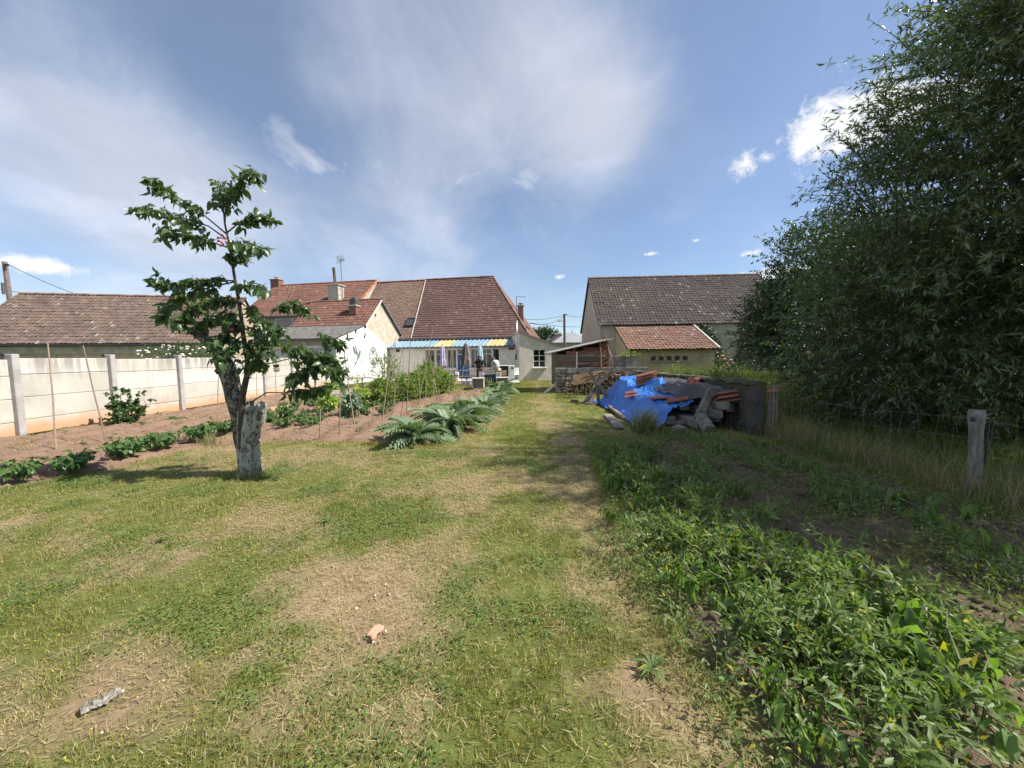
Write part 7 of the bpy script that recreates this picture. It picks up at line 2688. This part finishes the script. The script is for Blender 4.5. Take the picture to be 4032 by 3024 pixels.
M_SKIN = plain('skin', (0.55, 0.33, 0.24), (0.50, 0.30, 0.22), 8, .55, .05, spec=.4)


def person(label, loc, rz, J, hair, top, legs, shoe, longhair, sc=1.0):
    o = thing('person', label, 'person', loc, None, rz, sc)
    j, e = {}, []
    for k, v in J.items():
        j[k] = v
    chain = [('pelvis', 'waist'), ('waist', 'chest'), ('chest', 'neck'), ('neck', 'jaw'), ('jaw', 'head'), ('head', 'crown'), ('head', 'nose'), ('head', 'ear_a'), ('head', 'ear_b')]
    for s in 'ab':
        chain += [('chest', 'shoulder_' + s), ('shoulder_' + s, 'elbow_' + s), ('elbow_' + s, 'wrist_' + s), ('wrist_' + s, 'palm_' + s), ('pelvis', 'hip_' + s), ('hip_' + s, 'knee_' + s), ('knee_' + s, 'ankle_' + s), ('ankle_' + s, 'toe_' + s)]
    hd = Vector(j['head'][0])
    fwd = (hd - Vector(j['neck'][0])).normalized()
    face = Vector((0, 1, 0)) if abs(fwd.y) < .3 else Vector((0, .75, -.65))
    j['nose'] = (tuple(hd + face * .105), .012)
    j['ear_a'] = (tuple(hd + Vector((-.085, 0, -.01))), .014)
    j['ear_b'] = (tuple(hd + Vector((.085, 0, -.01))), .014)
    for s in 'ab':
        w, p = Vector(j['wrist_' + s][0]), Vector(j['palm_' + s][0])
        d = (p - w).normalized()
        side = d.cross(Vector((0.2, 1, .3))).normalized()
        for q in range(5):
            off = side * (.03 - .015 * q)
            ln = (.05, .07, .078, .07, .055)[q]
            a = p + off * (1.0 if q else 1.2)
            j['f%s%d' % (s, q)] = (tuple(a + d * ln + (side * .03 if q == 0 else Vector((0, 0, 0)))), .0085)
            chain.append(('palm_' + s, 'f%s%d' % (s, q)))
    skin_mesh('body', j, chain, M_SKIN, o, 'pelvis')
    g = lambda k, r: (J[k][0], r)
    mid_ = lambda a, b, f: tuple(Vector(J[a][0]).lerp(Vector(J[b][0]), f))
    t = {'pelvis': (tuple(Vector(J['pelvis'][0]) + Vector((0, 0, -.02))), (.18, .15)), 'waist': g('waist', (.175, .15)), 'chest': g('chest', (.20, .165)), 'neck': (mid_('chest', 'neck', .75), (.085, .075))}
    ed = [('pelvis', 'waist'), ('waist', 'chest'), ('chest', 'neck')]
    for s in 'ab':
        t['shoulder_' + s] = g('shoulder_' + s, .078)
        t['sleeve_' + s] = (mid_('shoulder_' + s, 'elbow_' + s, .72), .066)
        ed += [('chest', 'shoulder_' + s), ('shoulder_' + s, 'sleeve_' + s)]
    skin_mesh('shirt', t, ed, top, o, 'chest')
    t = {'pelvis': g('pelvis', (.165, .12))}
    ed = []
    for s in 'ab':
        t['hip_' + s] = g('hip_' + s, .098)
        t['knee_' + s] = g('knee_' + s, .075)
        t['hem_' + s] = (mid_('knee_' + s, 'ankle_' + s, .9), .066)
        ed += [('pelvis', 'hip_' + s), ('hip_' + s, 'knee_' + s), ('knee_' + s, 'hem_' + s)]
    skin_mesh('trousers', t, ed, legs, o, 'pelvis')
    for s in 'ab':
        a, b = Vector(J['ankle_' + s][0]), Vector(J['toe_' + s][0])
        MB().tube([a + Vector((0, -.05, -.03)), a.lerp(b, .4) + Vector((0, 0, -.01)), b], [.045, .05, .035], 8).build('shoe', shoe, o, True, local=True)
    m = MB()
    h = hd
    V = []
    m.ball(h + Vector((0, -.015, .035)), .118, 14, 10, (.92, 1.0, 1.0), .02)
    if longhair:
        m.tube([h + Vector((0, -.06, .02)), h + Vector((0, -.085, -.12)), h + Vector((0, -.09, -.26))], [.095, .09, .05], 10)
    else:
        for s in (-1, 1):
            m.tube([h + Vector((s * .06, 0, .03)), h + Vector((s * .085, .01, -.07)), h + Vector((s * .08, .03, -.14))], [.06, .045, .02], 8)
        m.tube([h + Vector((0, -.05, .02)), h + Vector((0, -.08, -.10))], [.09, .06], 10)
    ho = m.build('hair', hair, o, True, local=True)
    ho['kind'] = 'stuff'
    # eyes and mouth
    up_ = (fwd - face * fwd.dot(face)).normalized()
    rt = face.cross(up_)
    for s in (-1, 1):
        MB().ball(h + face * .088 + rt * .034 * s + up_ * .012, .011, 6, 4).build('eye', M_DARK, o, local=True)
    MB().box(h + face * .090 - up_ * .05, (.022, .004, .005)).build('mouth', plain('lips', (0.40, 0.16, 0.14), None, 5), o, local=True)
    return o


def base_joints(**kw):
    J = {'pelvis': ((0, 0, .95), (.14, .10)), 'waist': ((0, 0, 1.08), (.125, .09)), 'chest': ((0, 0, 1.26), (.145, .10)), 'neck': ((0, 0.0, 1.43), .05), 'jaw': ((0, .015, 1.49), .062), 'head': ((0, .015, 1.555), (.082, .095)), 'crown': ((0, .0, 1.62), .06)}
    for s, x in (('a', -1), ('b', 1)):
        J.update({'shoulder_' + s: ((.165 * x, 0, 1.36), .055), 'elbow_' + s: ((.21 * x, 0, 1.09), .040), 'wrist_' + s: ((.22 * x, .06, .86), .028), 'palm_' + s: ((.22 * x, .08, .79), (.036, .02)),
                  'hip_' + s: ((.085 * x, 0, .88), .085), 'knee_' + s: ((.095 * x, .015, .49), .055), 'ankle_' + s: ((.10 * x, -.01, .085), .036), 'toe_' + s: ((.115 * x, .16, .035), .03)})
    J.update(kw)
    return J


pw = at(1897, 1450, 23.3)
person('woman in a black sleeveless top with one hand on her hip by the barbecue', (pw.x, 21.6, 0.0), R(-8),
       base_joints(elbow_a=((-.36, -.05, 1.17), .038), wrist_a=((-.21, .02, 1.02), .027), palm_a=((-.16, .03, .99), (.034, .02)), elbow_b=((.22, .04, 1.10), .038), wrist_b=((.25, .17, .93), .027), palm_b=((.26, .22, .88), (.034, .02))),
       plain('dark_hair', (0.02, 0.016, 0.013), (0.03, 0.022, 0.018), 30, .5, .2), plain('black_cotton', (0.02, 0.02, 0.022), (0.03, 0.03, 0.032), 6, .9, .2), plain('dark_trousers', (0.03, 0.03, 0.035), None, 6, .9, .2), M_DARK, True)
pm = at(1957, 1450, 22.0)
person('person in a grey T-shirt and beige trousers bending over the barbecue', (pm.x + .05, 21.2, 0.0), R(58),
       base_joints(waist=((0, .02, 1.08), (.13, .095)), chest=((0, .09, 1.26), (.155, .105)), neck=((0, .19, 1.41), .052), jaw=((0, .25, 1.43), .062), head=((0, .30, 1.47), (.085, .095)), crown=((0, .34, 1.53), .062),
                   shoulder_a=((-.19, .13, 1.37), .057), shoulder_b=((.19, .13, 1.37), .057), elbow_a=((-.24, .20, 1.10), .042), elbow_b=((.24, .18, 1.10), .042), wrist_a=((-.18, .36, .95), .029), wrist_b=((.17, .36, .93), .029),
                   palm_a=((-.15, .43, .92), (.036, .02)), palm_b=((.14, .43, .90), (.036, .02))),
       plain('brown_hair', (0.075, 0.05, 0.035), (0.10, 0.07, 0.05), 30, .55, .2), plain('grey_tshirt', (0.42, 0.45, 0.45), (0.36, 0.39, 0.39), 4, .9, .2), plain('beige_trousers', (0.50, 0.43, 0.34), None, 6, .9, .2), M_WOOD, False)

# ================================================================ small things lying on the lawn
g = gnd(1478, 2490)
m = MB()
V = [(-.055, -.03), (-.03, .035), (.01, .05), (.055, .035), (.05, 0), (.025, -.015), (.03, -.05), (0, -.06), (-.02, -.035)]
m.poly([(g.x + x * .75, g.y + y * 1.1, .0) for x, y in V], .014, (0, .1, 1))
tag(bevel(m.build('tile_fragment', plain('pink_terracotta', (0.58, 0.30, 0.20), (0.50, 0.25, 0.17), 14, .9, .4)), .006), 'flat pink terracotta fragment on a bare patch of lawn', 'tile fragment')
g = gnd(400, 2760)
o = MB().box((0, 0, 0), (1, 1, 1)).build('lawn_stone', plain('pale_flat_stone', (0.33, 0.305, 0.26), (0.17, 0.155, 0.13), 40, .95, .8, 60), None)
V, F = [], []
nn_, mm_ = 9, 16
for i in range(mm_ + 1):
    f_ = i / mm_
    for k in range(nn_):
        t_ = math.pi * k / (nn_ - 1)
        w_ = .034 * (math.sin(math.pi * (.12 + .78 * f_)) ** .6) * (1 + .25 * math.sin(7 * f_ + 1))
        V.append(((f_ - .5) * .13, w_ * math.cos(t_) + .012 * math.sin(9 * f_) + random.uniform(-.008, .008), (.016 * math.sin(t_) + .006 * math.sin(23 * f_) * math.sin(t_)) * (.6 + .6 * random.random()) - .004))
for i in range(mm_):
    for k in range(nn_ - 1):
        F.append((i * nn_ + k, i * nn_ + k + 1, (i + 1) * nn_ + k + 1, (i + 1) * nn_ + k))
o.data = np_mesh('lawn_stone', np.array(V), F, MATS['pale_flat_stone'], False)
o.location = (g.x, g.y, .003)
o.rotation_euler = (0, 0, R(52))
tag(o, 'pale elongated stone half sunk in the lawn', 'stone')
pm_ = MB().ball((0, 0, 0), 1, 6, 4, (1, .8, .6), .2)
n = 900
x = np.concatenate([RNG.uniform(-10, -1.5, 350), RNG.uniform(.9, 4.6, 250), RNG.uniform(-3, .9, 300)])
y = np.concatenate([RNG.uniform(5, 17, 350), RNG.uniform(1.2, 6.5, 250), RNG.uniform(1.3, 5, 300)])
keep = (bareness(x, y) > .3) | inside(x, y, BED_L) | inside(x, y, BED_R)
x, y = x[keep], y[keep]
M = basis(RNG.normal(0, 1, (len(x), 3)), RNG.normal(0, 1, (len(x), 3)))
ls = np.where(inside(x, y, BED_L) | inside(x, y, BED_R), .055, .008)
me = spread_mesh('pebbles', np.array(pm_.v), pm_.f, M, np.stack([x, y, ground_z(x, y) + ls], axis=1), RNG.uniform(.003, .011, len(x)), plain('pebble', (0.50, 0.42, 0.33), (0.38, 0.31, 0.25), 30, .95, .2, vary=.4))
tag(link_mesh('pebbles', me), 'small pebbles on the bare soil', 'pebbles', kind='stuff')
# clods of earth on the beds
n = 5200
x = np.concatenate([RNG.uniform(-10.5, -1.0, 3200), RNG.uniform(1.0, 4.7, 2000)])
y = np.concatenate([RNG.uniform(4.8, 18, 3200), RNG.uniform(1.1, 6.6, 2000)])
keep = (inside(x, y, BED_L) & (edge_dist(x, y, BED_L) > .15)) | (inside(x, y, BED_R) & (edge_dist(x, y, BED_R) > .1))
for nme, poly_, mt in (('vegetable_bed_clods', BED_L, M_SOIL), ('shaded_bed_clods', BED_R, M_SOIL2)):
    k2 = keep & inside(x, y, poly_)
    xx, yy = x[k2], y[k2]
    tree = BVHTree.FromPolygons([v.co for v in bpy.data.objects['vegetable_bed' if poly_ is BED_L else 'shaded_bed'].data.vertices], [p.vertices for p in bpy.data.objects['vegetable_bed' if poly_ is BED_L else 'shaded_bed'].data.polygons])
    zz = []
    for a, b in zip(xx, yy):
        hit = tree.ray_cast(Vector((a, b, 2)), Vector((0, 0, -1)))
        zz.append(hit[0].z if hit[0] else .03)
    M = basis(RNG.normal(0, 1, (len(xx), 3)), RNG.normal(0, 1, (len(xx), 3)))
    me = spread_mesh(nme, np.array(pm_.v), pm_.f, M, np.stack([xx, yy, np.array(zz)], axis=1), RNG.uniform(.010, .038, len(xx)), mt)
    tag(link_mesh(nme, me), ('reddish' if poly_ is BED_L else 'brown') + ' clods of earth lying on the bed', 'soil', kind='stuff')
# heap of old branches and stones under the trees
hp = thing('brush_heap', 'brown heap of old branches and rubble under the dark tree', 'brush heap', (9.9, 11.8, 0))
for k in range(46):
    a = Vector((9.9 + random.gauss(0, .5), 11.8 + random.gauss(0, .3), .10 + random.random() * .45))
    d = Vector((random.gauss(0, 1), random.gauss(0, .6), random.gauss(0, .3))).normalized()
    MB().tube([a - d * .45, a, a + d * .45], [.02, .025, .012], 5, wob=.1).build('branch', M_WOOD if k % 3 else M_LOG, hp)
for k in range(12):
    MB().ball((9.9 + random.gauss(0, .5), 11.6 + random.gauss(0, .2), .14), .16, 8, 5, (1, 1, .7), .2).build('stone', M_STONE, hp)

# ================================================================ grass
M_GRASS = tint_mat('grass_blade', 0.34, 0.55, 0.25)


def blades(name, x, y, z, h, w, tint, lean, label, seg=1, cat='grass', tipdark=1.0):
    """upright leaning blades as one mesh"""
    N = len(x)
    a = RNG.uniform(0, 2 * math.pi, N)
    ca, sa = np.cos(a), np.sin(a)
    b = RNG.uniform(0, 2 * math.pi, N)
    lx, ly = np.cos(b) * lean * h, np.sin(b) * lean * h
    base = np.stack([x, y, z], axis=1)
    side = np.stack([ca * w * .5, sa * w * .5, np.zeros(N)], axis=1)
    if seg == 1:
        V = np.stack([base - side, base + side, base + np.stack([lx, ly, h * np.sqrt(np.maximum(.05, 1 - lean ** 2 * .8))], axis=1)], axis=1)
        F = np.arange(3 * N).reshape(N, 3)
        k = 3
    else:
        hz_ = h * np.sqrt(np.maximum(.05, 1 - lean ** 2 * .8))
        mid_ = base + np.stack([lx * .3, ly * .3, hz_ * .6], axis=1)
        top = base + np.stack([lx * 1.1, ly * 1.1, hz_], axis=1)
        V = np.stack([base - side, base + side, mid_ - side * .8, mid_ + side * .8, top], axis=1)
        i = (np.arange(N) * 5)[:, None]
        F = np.concatenate([i + np.array([[0, 1, 3]]), i + np.array([[0, 3, 2]]), i + np.array([[2, 3, 4]])], axis=0)
        k = 5
    me = np_mesh(name, V.reshape(-1, 3), F, M_GRASS, True)
    col_attr(me, np.repeat(tint, k, axis=0))
    o = link_mesh(name, me)
    tag(o, label, cat, kind='stuff')
    return o


def lawn_ok(x, y):
    ok = ~(inside(x, y, BED_L) & (edge_dist(x, y, BED_L) > .12)) & ~(inside(x, y, BED_R) & (edge_dist(x, y, BED_R) > .08))
    ok &= (x > -10.7) & (x < 4.9)
    ok &= ~((x > -9.4) & (x < .5) & (y > 22.1)) & (y < 24.8)
    ok &= ~((x > 1.9) & (y > 16.05) & (y < 19))
    return ok


def scatter(y0, y1, dens, x0=None, x1=None):
    w = 1.55 * y1 + 2.4
    xa, xb = (-w if x0 is None else max(-w, x0)), (w if x1 is None else min(w, x1))
    n = int((xb - xa) * (y1 - y0) * dens)
    x, y = RNG.uniform(xa, xb, n), RNG.uniform(y0, y1, n)
    k = np.abs(x) < 1.55 * y + 2.4
    return x[k], y[k]


def tint_of(x, y, g, spread=.35):
    n = len(x)
    isg = RNG.random(n) < (.10 + .86 * g)
    gr = C_GREEN[None] * RNG.uniform(.55, 1.5, n)[:, None] * (1 + np.stack([RNG.uniform(-.15, .45, n), np.zeros(n), RNG.uniform(-.2, .2, n)], axis=1))
    dr = C_DRY[None] * RNG.uniform(.65, 1.25, n)[:, None]
    return np.where(isg[:, None], gr, dr), isg


def lawn(name, y0, y1, dens, seg, wscale, label):
    x, y = scatter(y0, y1, dens)
    k = lawn_ok(x, y)
    x, y = x[k], y[k]
    g, b = greenness(x, y), bareness(x, y)
    cl_ = sstep(.34, .58, fbm(x, y, .11, 88, 3, .6))
    g = np.clip(g + .55 * (vnoise(x, y, .07, 97) - .5) + .35 * (vnoise(x, y, .2, 98) - .5), 0, 1)
    k = RNG.random(len(x)) < (1 - .93 * b) * (.50 + .50 * g) * (.16 + .84 * cl_)
    x, y, g = x[k], y[k], g[k]
    t, isg = tint_of(x, y, g)
    near_bed = np.minimum(edge_dist(x, y, BED_L), edge_dist(x, y, BED_R))
    h = np.where(isg, RNG.uniform(.020, .052, len(x)), RNG.uniform(.015, .042, len(x))) * (.55 + .95 * vnoise(x, y, .28, 51) ** 1.5 + .25 * (RNG.random(len(x)) > .96)) * (1 + .7 * np.exp(-(near_bed / .15) ** 2))
    w = np.maximum(.0030, .0012 * y) * wscale * RNG.uniform(.7, 1.3, len(x))
    blades(name, x, y, ground_z(x, y) - .004, h, w, t, RNG.uniform(.1, .9, len(x)), label, seg)


lawn('lawn_grass', 0.8, 2.3, 15500, 2, 1.0, 'short dry and green grass blades close by')
lawn('lawn_grass', 2.3, 4.2, 9000, 2, 1.0, 'short mown grass blades of the middle lawn')
lawn('lawn_grass', 4.2, 8.5, 5000, 1, 1.15, 'mown grass around the cherry tree and the path')
lawn('lawn_grass', 8.5, 24.6, 1700, 1, 1.2, 'mown grass of the path towards the house')

# dead straw lying flat
x, y = scatter(.9, 6.5, 2600)
k = lawn_ok(x, y)
x, y = x[k], y[k]
g = greenness(x, y)
k = RNG.random(len(x)) < (.85 - .7 * g)
x, y = x[k], y[k]
N = len(x)
a = RNG.uniform(0, 6.28, N)
L = RNG.uniform(.02, .075, N)
w = np.maximum(.0022, .0009 * y)
d = np.stack([np.cos(a) * L, np.sin(a) * L, RNG.uniform(-.002, .012, N)], axis=1)
s_ = np.stack([-np.sin(a) * w, np.cos(a) * w, np.zeros(N)], axis=1)
b0 = np.stack([x, y, ground_z(x, y) + .006 + RNG.uniform(0, .012, N)], axis=1)
V = np.stack([b0 - s_, b0 + s_, b0 + d], axis=1).reshape(-1, 3)
me = np_mesh('dry_straw', V, np.arange(3 * N).reshape(N, 3), M_GRASS)
col_attr(me, np.repeat(np.array([.50, .40, .22])[None] * RNG.uniform(.55, 1.2, N)[:, None], 3, axis=0))
tag(link_mesh('dry_straw', me), 'dead straw lying between the grass', 'straw', kind='stuff')

# clover and medick leaves with tiny yellow flowers
disc = (np.array([(0, 0, 0), (-.42, .45, .10), (0, .55, .02), (.42, .45, .10), (-.3, .9, .04), (.3, .9, .04)]), [(0, 2, 1), (0, 3, 2), (1, 2, 4), (2, 3, 5), (2, 5, 4)])
x, y = scatter(.9, 6.2, 2700)
k = lawn_ok(x, y)
x, y = x[k], y[k]
cf = sstep(.50, .62, fbm(x, y, .55, 131, 3)) * greenness(x, y) + .9 * np.exp(-((x + 1.25) ** 2 + (y - 3.55) ** 2) / .16)
k = RNG.random(len(x)) < cf * (1 - bareness(x, y))
x, y = x[k], y[k]
N = len(x)
D = np.stack([RNG.normal(0, 1, N), RNG.normal(0, 1, N), RNG.normal(.15, .25, N)], axis=1)
M = basis(D, RNG.normal(0, .25, (N, 3)) + np.array([0, 0, 1.0]))
me = spread_mesh('clover', disc[0], disc[1], M, np.stack([x, y, ground_z(x, y) + RNG.uniform(.012, .045, N)], axis=1), RNG.uniform(.008, .016, N) * (1 + .10 * y), leaf_mat('clover_leaf', (.085, .15, .03), (.15, .22, .055), .32, .55))
tag(link_mesh('clover', me), 'small round clover leaves in the green lawn patches', 'clover', kind='stuff')
x, y = scatter(.9, 4.2, 24)
k = lawn_ok(x, y)
x, y = x[k], y[k]
k = (RNG.random(len(x)) < greenness(x, y) * .8)
x, y = x[k], y[k]
fl = MB().ball((0, 0, 0), 1, 6, 4)
M = basis(RNG.normal(0, 1, (len(x), 3)), RNG.normal(0, 1, (len(x), 3)))
me = spread_mesh('yellow_medick_flowers', np.array(fl.v), fl.f, M, np.stack([x, y, ground_z(x, y) + RNG.uniform(.03, .05, len(x))], axis=1), RNG.uniform(.0025, .0045, len(x)), plain('medick_yellow', (.72, .60, .05), None, 9, .7, 0))
tag(link_mesh('yellow_medick_flowers', me), 'tiny yellow clover-like flowers in the lawn', 'flowers', kind='stuff')

# rosettes of broad weeds on the lawn
for i, (px, py, s, lab) in enumerate(((2570, 2640, .10, 'dark green dandelion rosette at the lawn edge beside the bed'), (640, 2130, .07, 'bright green grass-like tuft on the dry lawn'), (1290, 2060, .10, 'small plantain rosette in the middle lawn'))):
    g = gnd(px, py)
    o = thing('lawn_weed', lab, 'weed', (g.x, g.y, .01))
    n = 22
    a = RNG.uniform(0, 6.28, n)
    D = np.stack([np.cos(a), np.sin(a), RNG.uniform(.1, .8, n)], axis=1)
    leaves(o, 'leaf', *leaf_narrow(.2, .35), basis(D, np.tile([0, 0, 1.0], (n, 1))), np.tile([g.x, g.y, .015], (n, 1)), RNG.uniform(.7, 1.2, n) * s, L_WEED, 30)
for i, (px, py, s, lab) in enumerate(((2440, 2170, .3, 'trailing grey-green weed over the bed edge'), (2500, 2240, .25, 'weed sprawling from the bed onto the lawn'))):
    g = gnd(px, py)
    bush('edge_weed', lab, 'weed', (g.x, g.y, 0), [((0, 0, .06), (s, s * .6, .06))], 30, 10, .12, .035, L_WEED, 150 + i, lw=leaf_narrow(.3, .2), stems=0)

# weeds covering the shaded bed
x, y = scatter(.9, 6.8, 5200, .75, 5.0)
k = inside(x, y, BED_R) | (edge_dist(x, y, BED_R) < .12)
x, y = x[k], y[k]
wv = np.clip(.13 + .60 * np.exp(-((x - 1.30 - .05 * y) / .34) ** 2) * sstep(.30, .52, fbm(x, y, .5, 209, 3)) + 1.1 * sstep(.50, .64, fbm(x, y, .7, 201, 3)) * sstep(.34, .56, fbm(x, y, .22, 207, 3)), 0, 1)
k = RNG.random(len(x)) < wv
x, y = x[k], y[k]
N = len(x)
hh = RNG.random(N) ** 1.5 * .17 * (.4 + vnoise(x, y, .5, 203)) * (.7 + .7 * np.exp(-((x - .35 * y - 1.0) / .7) ** 2)) + .02
D = np.stack([RNG.normal(0, .8, N), RNG.normal(0, .8, N), RNG.normal(.45, .5, N)], axis=1)
M = basis(D, RNG.normal(0, .5, (N, 3)) + np.array([0, 0, 1.0]))
me = spread_mesh('bed_weeds', *leaf_narrow(.30, .18), M, np.stack([x, y, ground_z(x, y) + .03 + hh], axis=1), RNG.uniform(.022, .06, N), L_WEED)
tag(link_mesh('bed_weeds', me), 'low green weeds sprawling over the shaded bed', 'weeds', kind='stuff')
x, y = scatter(.9, 6.9, 2200, .7, 5.1)
k = inside(x, y, BED_R) | (edge_dist(x, y, BED_R) < .15)
x, y = x[k], y[k]
k = RNG.random(len(x)) < .8 * sstep(.50, .66, fbm(x, y, .6, 211, 3)) + .5 * np.exp(-((x - 1.15) / .25) ** 2)
x, y = x[k], y[k]
blades('bed_grass', x, y, ground_z(x, y) + .02, RNG.uniform(.04, .14, len(x)), RNG.uniform(.003, .006, len(x)), C_GREEN[None] * RNG.uniform(.6, 1.5, len(x))[:, None], RNG.uniform(.2, 1.0, len(x)), 'grass weeds in the shaded bed', 2)


# lanky narrow-leaved weeds standing along the lawn side of the bed
wl_ = []
for k in range(64):
    y_ = 1.25 + 4.4 * random.random() ** 1.2
    x_ = 1.12 + .05 * y_ + abs(random.gauss(0, .62))
    hgt = random.uniform(.10, .24)
    wl_.append(((x_, y_, hgt * .55), (.09, .09, hgt * .5)))
T, D, p0, dn, L = shoots(wl_, 900, 12, .17, .5, .1, seed=333, up=1.0)
T[:, 2] = np.maximum(T[:, 2], .03)
M = basis(D, RNG.normal(0, .5, (len(T), 3)) + np.array([0, 0, 1.0]))
me = spread_mesh('lanky_weeds', *leaf_narrow(.27, .2), M, T, RNG.uniform(.035, .085, len(T)), L_WEED)
tag(link_mesh('lanky_weeds', me), 'lanky light green narrow-leaved weeds along the lawn side of the bed', 'weeds', kind='stuff')


# tall grass
def tall(name, x, y, h0, h1, w, dry, label, lean=(.1, .7)):
    N = len(x)
    isd = RNG.random(N) < dry
    t = np.where(isd[:, None], np.array([.34, .27, .15]) * RNG.uniform(.6, 1.2, N)[:, None], np.array([.15, .21, .045]) * RNG.uniform(.6, 1.35, N)[:, None])
    blades(name, x, y, np.where(np.abs(x) < 25, 0, 0) - .02 + 0 * x, RNG.uniform(h0, h1, N) * (.6 + .8 * vnoise(x, y, .9, 71)), w * RNG.uniform(.7, 1.3, N), t, RNG.uniform(lean[0], lean[1], N), label, 2)


x, y = RNG.uniform(4.55, 5.9, 9000), RNG.uniform(2.2, 8.2, 9000)
k = RNG.random(len(x)) < sstep(.35, .6, fbm(x, y, .5, 301, 3)) * np.exp(-((x - 5.15) / .45) ** 2)
tall('fence_grass', x[k], y[k], .18, .62, .005, .72, 'dry tall grass along the wire fence')
x, y = RNG.uniform(5.7, 14, 52000), RNG.uniform(8.2, 21.5, 52000)
k = (x > 5.75) & (x < .95 * y + 1.5) & ~((x > 7.1) & (y > 22))
k &= RNG.random(len(x)) < .25 + .75 * sstep(.4, .6, fbm(x, y, 1.5, 305, 3))
tall('meadow_grass', x[k], y[k], .35, .95, .012, .25, 'tall yellow-green meadow grass behind the mossy wall')
x, y = RNG.uniform(5.3, 13, 30000), RNG.uniform(2.0, 9.5, 30000)
k = (x < 1.5 * y + 1) & (RNG.random(len(x)) < .8)
tall('shaded_meadow_grass', x[k], y[k], .06, .24, .007, .15, 'short green grass under the willow')
x, y = RNG.uniform(14, 30, 12000), RNG.uniform(8, 20, 12000)
tall('meadow_grass', x, y, .3, .7, .03, .2, 'rough grass far under the hedge trees')
# grass tufts by the pile and the trunk, along walls
tufts = [(gnd(2540, 1705), .52, .20, 700, .42, 'pale ornamental grass clump spilling before the blue tarpaulin'), (gnd(2640, 1712), .20, .12, 160, .1, 'green leafy grass tuft at the tip of the blue tarpaulin'), (gnd(955, 1878), .20, .12, 190, .25, 'wispy grass around the foot of the cherry trunk'), (gnd(1005, 1880), .14, .15, 160, .5, 'dry grass fringe before the cherry trunk'),
         (gnd(2240, 1570), .22, .4, 260, .1, 'weeds along the foot of the firewood heap'), (gnd(2700, 1722), .2, .22, 220, .15, 'grass growing up before the beam ends'), (gnd(2820, 1728), .22, .28, 260, .25, 'shaded grass before the end of the mossy wall'), (gnd(2460, 1590), .2, .3, 160, .1, 'grass between sawhorse and tarpaulin'), (gnd(830, 1752), .24, .2, 170, .5, 'tall pale grass beside the potato row')]
for (g, h, r, n, dry, lab) in tufts:
    x, y = RNG.normal(g.x, r * .6, n), RNG.normal(g.y, r * .5, n)
    t = np.where((RNG.random(n) < dry)[:, None], np.array([.42, .35, .20]) * RNG.uniform(.7, 1.2, n)[:, None], np.array([.16, .22, .07]) * RNG.uniform(.6, 1.3, n)[:, None])
    o = blades('grass_tuft', x, y, np.zeros(n), RNG.uniform(.5, 1.3, n) * h, np.maximum(.004, .0012 * g.y) * RNG.uniform(.7, 1.3, n), t, RNG.uniform(.2, 1.0, n), lab, 2)
# rough grass between the beds and the fence foot, sparse on the soil
x, y = RNG.uniform(-10.6, -1, 26000), RNG.uniform(4.5, 20, 26000)
k = inside(x, y, BED_L) & (RNG.random(len(x)) < sstep(.58, .70, fbm(x, y, .9, 401, 3)) + .5 * np.exp(-((x + 6.0 - .05 * y) / .25) ** 2) * (y > 6.5))
t, _ = tint_of(x[k], y[k], np.full(k.sum(), .8))
blades('soil_grass', x[k], y[k], ground_z(x[k], y[k]) + .03, RNG.uniform(.03, .10, k.sum()), .0012 * y[k] + .002, t, RNG.uniform(.2, .9, k.sum()), 'sparse grass tufts on the red soil', 1)
x, y = RNG.uniform(-9.5, -.5, 16000), RNG.uniform(16.5, 24.5, 16000)
k = ~((y > 22.0)) & (x > -10.5)
t, _ = tint_of(x[k], y[k], np.full(k.sum(), .75))
blades('yard_grass', x[k], y[k], np.zeros(k.sum()), RNG.uniform(.03, .10, k.sum()), .0015 * y[k], t, RNG.uniform(.2, .9, k.sum()), 'grass between the kitchen garden and the terrace', 1)
